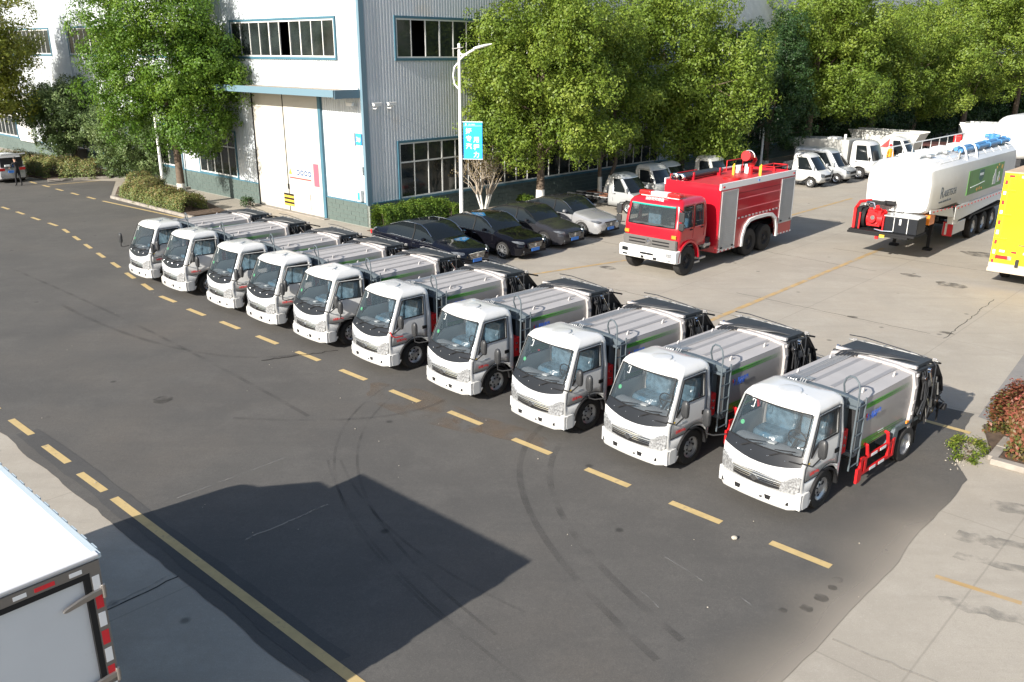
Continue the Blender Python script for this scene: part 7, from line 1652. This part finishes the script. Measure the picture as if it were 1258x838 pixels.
# right hand row
tree('camphor_tree', 'first large camphor tree right of the street lamp, single limewashed trunk behind the cars', 1.35, 41.5, [(-.2, .3, 6.4, 3.4, 3.2, 3.2), (-1.6, .2, 5.8, 2.5, 2.5, 2.4), (1.5, .4, 5.0, 2.5, 2.4, 2.4), (.1, .3, 8.8, 2.5, 2.4, 2.0), (-.2, -.5, 3.4, 2.2, 1.9, 1.1)], 'camphor', 62000, .165, .21, 2.2, 190, .82, 11, gt)
tree('camphor_tree', 'second camphor tree, narrow crown behind the first, forked white stems above the silver pickup frame', 4.6, 45.0, [(-.6, .3, 5.6, 2.7, 2.4, 2.9), (-.2, .0, 3.8, 2.2, 2.0, 1.4), (-.9, .4, 8.4, 2.6, 2.4, 2.0)], 'camphor', 34000, .17, .16, 2.0, 110, .8, 12, gt, 1.3, 2)
tree('camphor_tree', 'tall broad camphor tree above the white cabs behind the fire truck', 9.6, 49.6, [(0, 0, 6.6, 3.3, 3.2, 3.4), (1.9, -.5, 5.2, 2.5, 2.4, 2.8), (-1.9, .3, 6.2, 2.6, 2.4, 3.0), (.3, -.4, 3.4, 2.8, 2.4, 1.5), (-.2, 0, 9.4, 2.7, 2.6, 2.2), (1.2, -.4, 2.6, 1.9, 1.6, .9)], 'camphor', 64000, .18, .24, 2.3, 190, .9, 13, gt)
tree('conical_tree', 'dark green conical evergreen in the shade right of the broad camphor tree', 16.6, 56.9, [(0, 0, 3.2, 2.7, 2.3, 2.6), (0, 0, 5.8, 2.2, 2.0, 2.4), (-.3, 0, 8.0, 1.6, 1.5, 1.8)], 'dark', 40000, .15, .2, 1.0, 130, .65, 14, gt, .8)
tree('camphor_tree', 'camphor tree with a gap in its crown, directly right of the dark conical one', 20.4, 60.6, [(.3, 0, 7.4, 4.0, 3.6, 2.9), (1.7, 0, 5.2, 2.9, 2.6, 2.2), (-.2, .0, 9.6, 2.6, 2.6, 2.2), (2.2, 0, 9.4, 2.7, 2.6, 2.2)], 'camphor', 50000, .20, .25, 2.6, 150, 1.0, 15, gt)
tree('camphor_tree', 'slimmer rounded camphor tree between two broad crowns at the right', 27.2, 66.9, [(0, 0, 5.6, 3.6, 3.3, 2.8), (-.3, 0, 8.2, 2.7, 2.5, 2.0)], 'camphor', 32000, .22, .25, 2.6, 95, 1.0, 16, gt)
tree('camphor_tree', 'farther camphor tree above the milk tanker roof', 33.4, 73.4, [(0, 0, 6.2, 4.3, 3.8, 3.2), (.4, 0, 9.2, 3.2, 3.2, 2.2)], 'camphor', 36000, .23, .25, 2.6, 110, 1.1, 17, gt)
tree('camphor_tree', 'broad camphor tree toward the right edge above the white tanks', 41.0, 80.2, [(0, 0, 6.6, 5.2, 4.4, 3.4), (.4, 0, 10.4, 4.6, 4.2, 3.0)], 'camphor', 36000, .25, .28, 2.6, 110, 1.2, 18, gt)
tree('camphor_tree', 'rightmost camphor tree cut by the right edge of the frame', 50.0, 88.0, [(0, 0, 7.6, 5.4, 4.8, 3.6), (1, 0, 11.4, 4.6, 4.2, 2.8)], 'camphor', 34000, .27, .28, 3.2, 110, 1.3, 19, gt)
# dark undergrowth trees, added to darken the bright wall behind the far rank
gs = 'dark undergrowth trees added to darken the wall'
for k, (x_, y_, r_, lab) in enumerate([(22.8, 65.0, 3.4, 'added dark undergrowth tree filling the gap behind the skip container'), (28.6, 71.0, 3.8, 'added dark undergrowth tree low against the wall behind the small truck cabs'), (34.5, 77.0, 4.0, 'added dark undergrowth tree behind the white skip container with red ends'),
                                      (41.5, 84.0, 4.4, 'added dark undergrowth tree low against the wall behind the pale truck bodies'), (49.0, 91.5, 4.8, 'added dark undergrowth tree near the right edge below the farther crowns'), (57.5, 99.5, 5.2, 'last added dark undergrowth tree at the right edge')]):
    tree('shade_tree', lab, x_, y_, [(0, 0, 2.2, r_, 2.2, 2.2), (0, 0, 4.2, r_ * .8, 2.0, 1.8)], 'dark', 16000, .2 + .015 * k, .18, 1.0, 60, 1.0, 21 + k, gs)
# left group
tree('camphor_tree', 'big bright green tree on the left standing in the kerbed bed before the white wall', -16.9, 43.8, [(-.3, 0, 6.8, 3.0, 2.8, 2.4), (1.2, .4, 5.2, 2.2, 2.2, 2.0), (-2.5, 0, 5.4, 1.7, 1.9, 1.3), (-.6, -.5, 4.3, 2.4, 2.2, 1.3), (-.4, 0, 9.2, 2.9, 2.8, 2.2), (2.0, .5, 6.6, 1.4, 1.5, 1.9), (-2.6, 0, 7.6, 1.4, 1.5, 1.2), (.7, -.4, 3.3, 1.5, 1.4, 1.1)], 'bright', 80000, .155, .20, 2.6, 200, .78, 31, None, 1.1)
tree('camphor_tree', 'yellowish tree in the upper left corner of the frame', -33.0, 54.4, [(0, 0, 7.2, 3.6, 3.2, 3.6), (1.9, 0, 8.8, 2.8, 2.4, 2.8), (-.6, 0, 4.4, 3.2, 2.4, 1.8)], 'yellow', 46000, .19, .22, 2.6, 140, .95, 32, None, 1.1)
tree('evergreen_bush', 'round grey green bushy tree with bare stems below, between yellowish and big green trees', -29.0, 57.0, [(0, 0, 3.2, 2.7, 2.4, 2.1), (.3, 0, 4.4, 2.0, 1.9, 1.2)], 'grey', 36000, .15, .12, 1.0, 120, .62, 33, None, 0, 3)
tree('evergreen_bush', 'dense low bushy tree under the big green tree, beside the white pole', -22.4, 51.9, [(0, 0, 2.1, 2.5, 2.2, 1.6), (-.6, 0, 3.1, 1.9, 1.7, 1.2), (1.6, 0, 1.7, 1.6, 1.4, 1.1)], 'grey', 34000, .14, .12, .8, 120, .58, 34, None, 0, 3)
# bare shrub with dry leaves
bs = thing('bare_shrub', 'almost leafless shrub with white painted stems behind the lamp banner', 'shrub', (-1.35, 40.55, 0), 0)
rr = random.Random(9); b = MB(); w = MB(); tips = []
for k in range(6):
    a = 2 * pi * k / 6 + rr.uniform(-.3, .3); d = Vector((cos(a), sin(a) * .6, 0)); p1 = d * .35 + Vector((0, 0, 1.1)); w.tube([(d.x * .04, d.y * .04, -.02), tuple(d * .15 + Vector((0, 0, .5))), tuple(p1)], [.06, .05, .04], 7)
    for j in range(5):
        p2 = p1 + d * rr.uniform(.1, .6) + Vector((rr.uniform(-.4, .4), rr.uniform(-.3, .3), rr.uniform(.6, 1.2))); b.tube([p1, (p1 + p2) / 2 + Vector((.05, 0, .1)), p2], [.032, .022, .012], 5)
        for q in range(5): p3 = p2 + Vector((rr.uniform(-.45, .45), rr.uniform(-.4, .4), rr.uniform(.1, .9))); b.tube([p2, (p2 + p3) / 2 + Vector((.03, .02, .05)), p3], [.012, .009, .004], 4); tips.append(p3)
b.build('branches', mat('bare_bark', (.33, .28, .22), .9), bs); w.build('stems', M_lime, bs)
rg = np.random.default_rng(3); tp = np.array([tuple(p) for p in tips]); q = rg.choice(len(tp), 900); P = tp[q] + rg.normal(size=(900, 3)) * .14
leaves('dry_leaves', P, rg.normal(size=(900, 3)), np.full(900, .09), rg.uniform(0, 1, 900), LF['dry'], bs)
# hedges and beds
def hedge(name, label, pts, h, wd, kind, n, size=.07, z0=.10, lump=.18, cat='hedge', group=None, seed=5, parent=None):
    rg = np.random.default_rng(seed); P0 = [Vector((*p, 0)) for p in pts]; seg = [(b_ - a_).length for a_, b_ in zip(P0[:-1], P0[1:])]; tot = sum(seg)
    t = thing(name, label, cat, tuple(P0[0]), 0, group)
    u = rg.uniform(0, tot, n); X = np.empty((n, 3)); N = np.empty((n, 3)); acc = np.cumsum([0] + seg)
    for i in range(n):
        k = min(int(np.searchsorted(acc, u[i])) - 1, len(seg) - 1); k = max(k, 0); f = (u[i] - acc[k]) / seg[k]; p = P0[k].lerp(P0[k + 1], f); d = (P0[k + 1] - P0[k]).normalized(); nn = Vector((-d.y, d.x, 0))
        L = lump * noise.noise(Vector((p.x * 1.9, p.y * 1.9, seed))) ; a = rg.uniform(-.15, pi + .15); e = rg.uniform(.72, 1.06)
        hw = wd / 2 * (1 + L * .8) ; hh = (h - z0) * (1 + L * 1.6)
        ca, sa = math.copysign(abs(cos(a)) ** .6, cos(a)), max(0.0, sin(a)) ** .6
        q = p + nn * (ca * hw * e); X[i] = (q.x - P0[0].x + rg.normal() * .03, q.y - P0[0].y + rg.normal() * .03, z0 + sa * hh * e + rg.normal() * .03); N[i] = (nn.x * ca, nn.y * ca, sa + .2)
    N += rg.normal(size=N.shape) * .5
    leaves('foliage', X, N, size * rg.uniform(.7, 1.4, n), np.clip(rg.normal(.45, .22, n) + (X[:, 2] / h - .6) * .35, 0, 1), LF[kind], t)
    b = MB()
    for k in range(max(3, int(tot * 1.6))):
        f = (k + .5) / max(3, int(tot * 1.6)) * tot; j = max(0, min(int(np.searchsorted(acc, f)) - 1, len(seg) - 1)); p = P0[j].lerp(P0[j + 1], (f - acc[j]) / seg[j]) - P0[0]
        for q in range(3): b.tube([(p.x, p.y, 0), (p.x + rr.uniform(-.15, .15), p.y + rr.uniform(-.15, .15), h * .6), (p.x + rr.uniform(-.3, .3), p.y + rr.uniform(-.3, .3), h * .9)], [.015, .01, .004], 4)
    b.build('stems', M_bark, t)
    return t
hedge('hedge', 'bright green clipped hedge at the foot of the building corner behind the limousine', [(-5.9, 37.2), (-4.6, 38.55), (-3.2, 39.95)], 1.05, 1.1, 'hedge', 16000, .085, seed=6)
hedge('hedge', 'brownish green photinia hedge in the kerbed bed near the first truck', [(-20.4, 45.9), (-19.1, 44.7), (-17.8, 43.5), (-16.4, 42.2), (-15.5, 41.5)], .85, 1.5, 'photinia', 22000, .085, lump=.28, seed=7)
hedge('hedge', 'low photinia hedge at the back of the kerbed bed by the tree foot', [(-21.0, 48.2), (-19.4, 46.6)], .95, 1.4, 'photinia', 9000, .085, seed=8)
hedge('hedge', 'long reddish hedge in the far bed behind the person in black', [(-34.0, 58.4), (-30.5, 55.4), (-27.8, 53.4), (-25.6, 53.6)], 1.15, 1.9, 'photinia', 20000, .10, lump=.25, seed=9)
hedge('small_bush', 'small bright bush against the wall behind the silver sedan', [(0.4, 41.6), (.9, 42.1)], .9, .7, 'hedge', 2500, .08, seed=10, cat='bush')
hedge('small_bush', 'small green bush at the foot of the white street lamp', [(-2.9, 39.4), (-2.6, 39.7)], .8, .5, 'hedge', 1500, .08, seed=12, cat='bush')
hedge('small_bush', 'little dark plant by the wall left of the sliding door', [(-13.6, 43.3), (-13.2, 43.0)], .5, .5, 'dark', 700, .08, seed=13, cat='bush')
hedge('red_shrub', 'large red leaved shrub in the bed at the right edge of the frame', [(9.75, 15.65), (10.35, 15.55), (11.3, 15.9)], 1.12, 1.5, 'redshrub', 15000, .075, z0=.03, lump=.25, seed=14, cat='shrub')
hedge('weeds', 'bright green weeds growing at the broken kerb left of the red shrub', [(8.72, 14.85), (9.0, 15.3), (9.35, 15.9)], .13, .55, 'weed', 1500, .05, z0=.01, lump=.9, seed=15, cat='weeds')
# beds with kerbs
def bed(name, poly, z=.10):
    b = MB(); b.prism(poly, 0, z, 'z'); o = b.build(name, G_soil, None, smooth=False); o['kind'] = 'structure'; return o
bed('planting_bed', [(-21.3, 45.8), (-15.2, 40.1), (-14.0, 41.6), (-20.2, 50.2), (-22.6, 49.2)]); bed('planting_bed', [(-24.9, 53.3), (-27.6, 51.9), (-36, 58.0), (-34, 61.5), (-25.0, 56.0)]); bed('planting_bed', [(-6.4, 37.2), (-5.6, 36.5), (-2.0, 40.2), (8.0, 50.8), (7.0, 51.8)], .03)
bed('planting_bed', [(9.35, 15.0), (12.5, 12.2), (14, 14), (11.6, 16.8), (10.0, 16.6)], .06)
kb2 = thing('kerb', 'long pale kerb edging the photinia bed beside the yellow line', 'kerb', (-21.45, 45.75, 0), -42.6)
for k in range(13): b = MB(); b.box(k * .68, k * .68 + .665, -.07, .07, 0, .15 - .006 * (k % 2)); b.build('kerb_stone', M_kerb, kb2, bevel=.015)
for k in range(8): b = MB(); b.box(-.07, .07, .09 + k * .62, .09 + k * .62 + .6, 0, .145); b.build('kerb_stone', M_kerb, kb2, bevel=.015)
kb3 = thing('kerb', 'kerb in front of the far hedge', 'kerb', (-24.9, 53.2, 0), 207)
for k in range(5): b = MB(); b.box(k * .68, k * .68 + .665, -.07, .07, 0, .15 - .006 * (k % 2)); b.build('kerb_stone', M_kerb, kb3, bevel=.015)
pj = MB()
for k in range(60): pj.add([(rr.uniform(-.02, .02) + 0, 0, 0)], []) if False else None
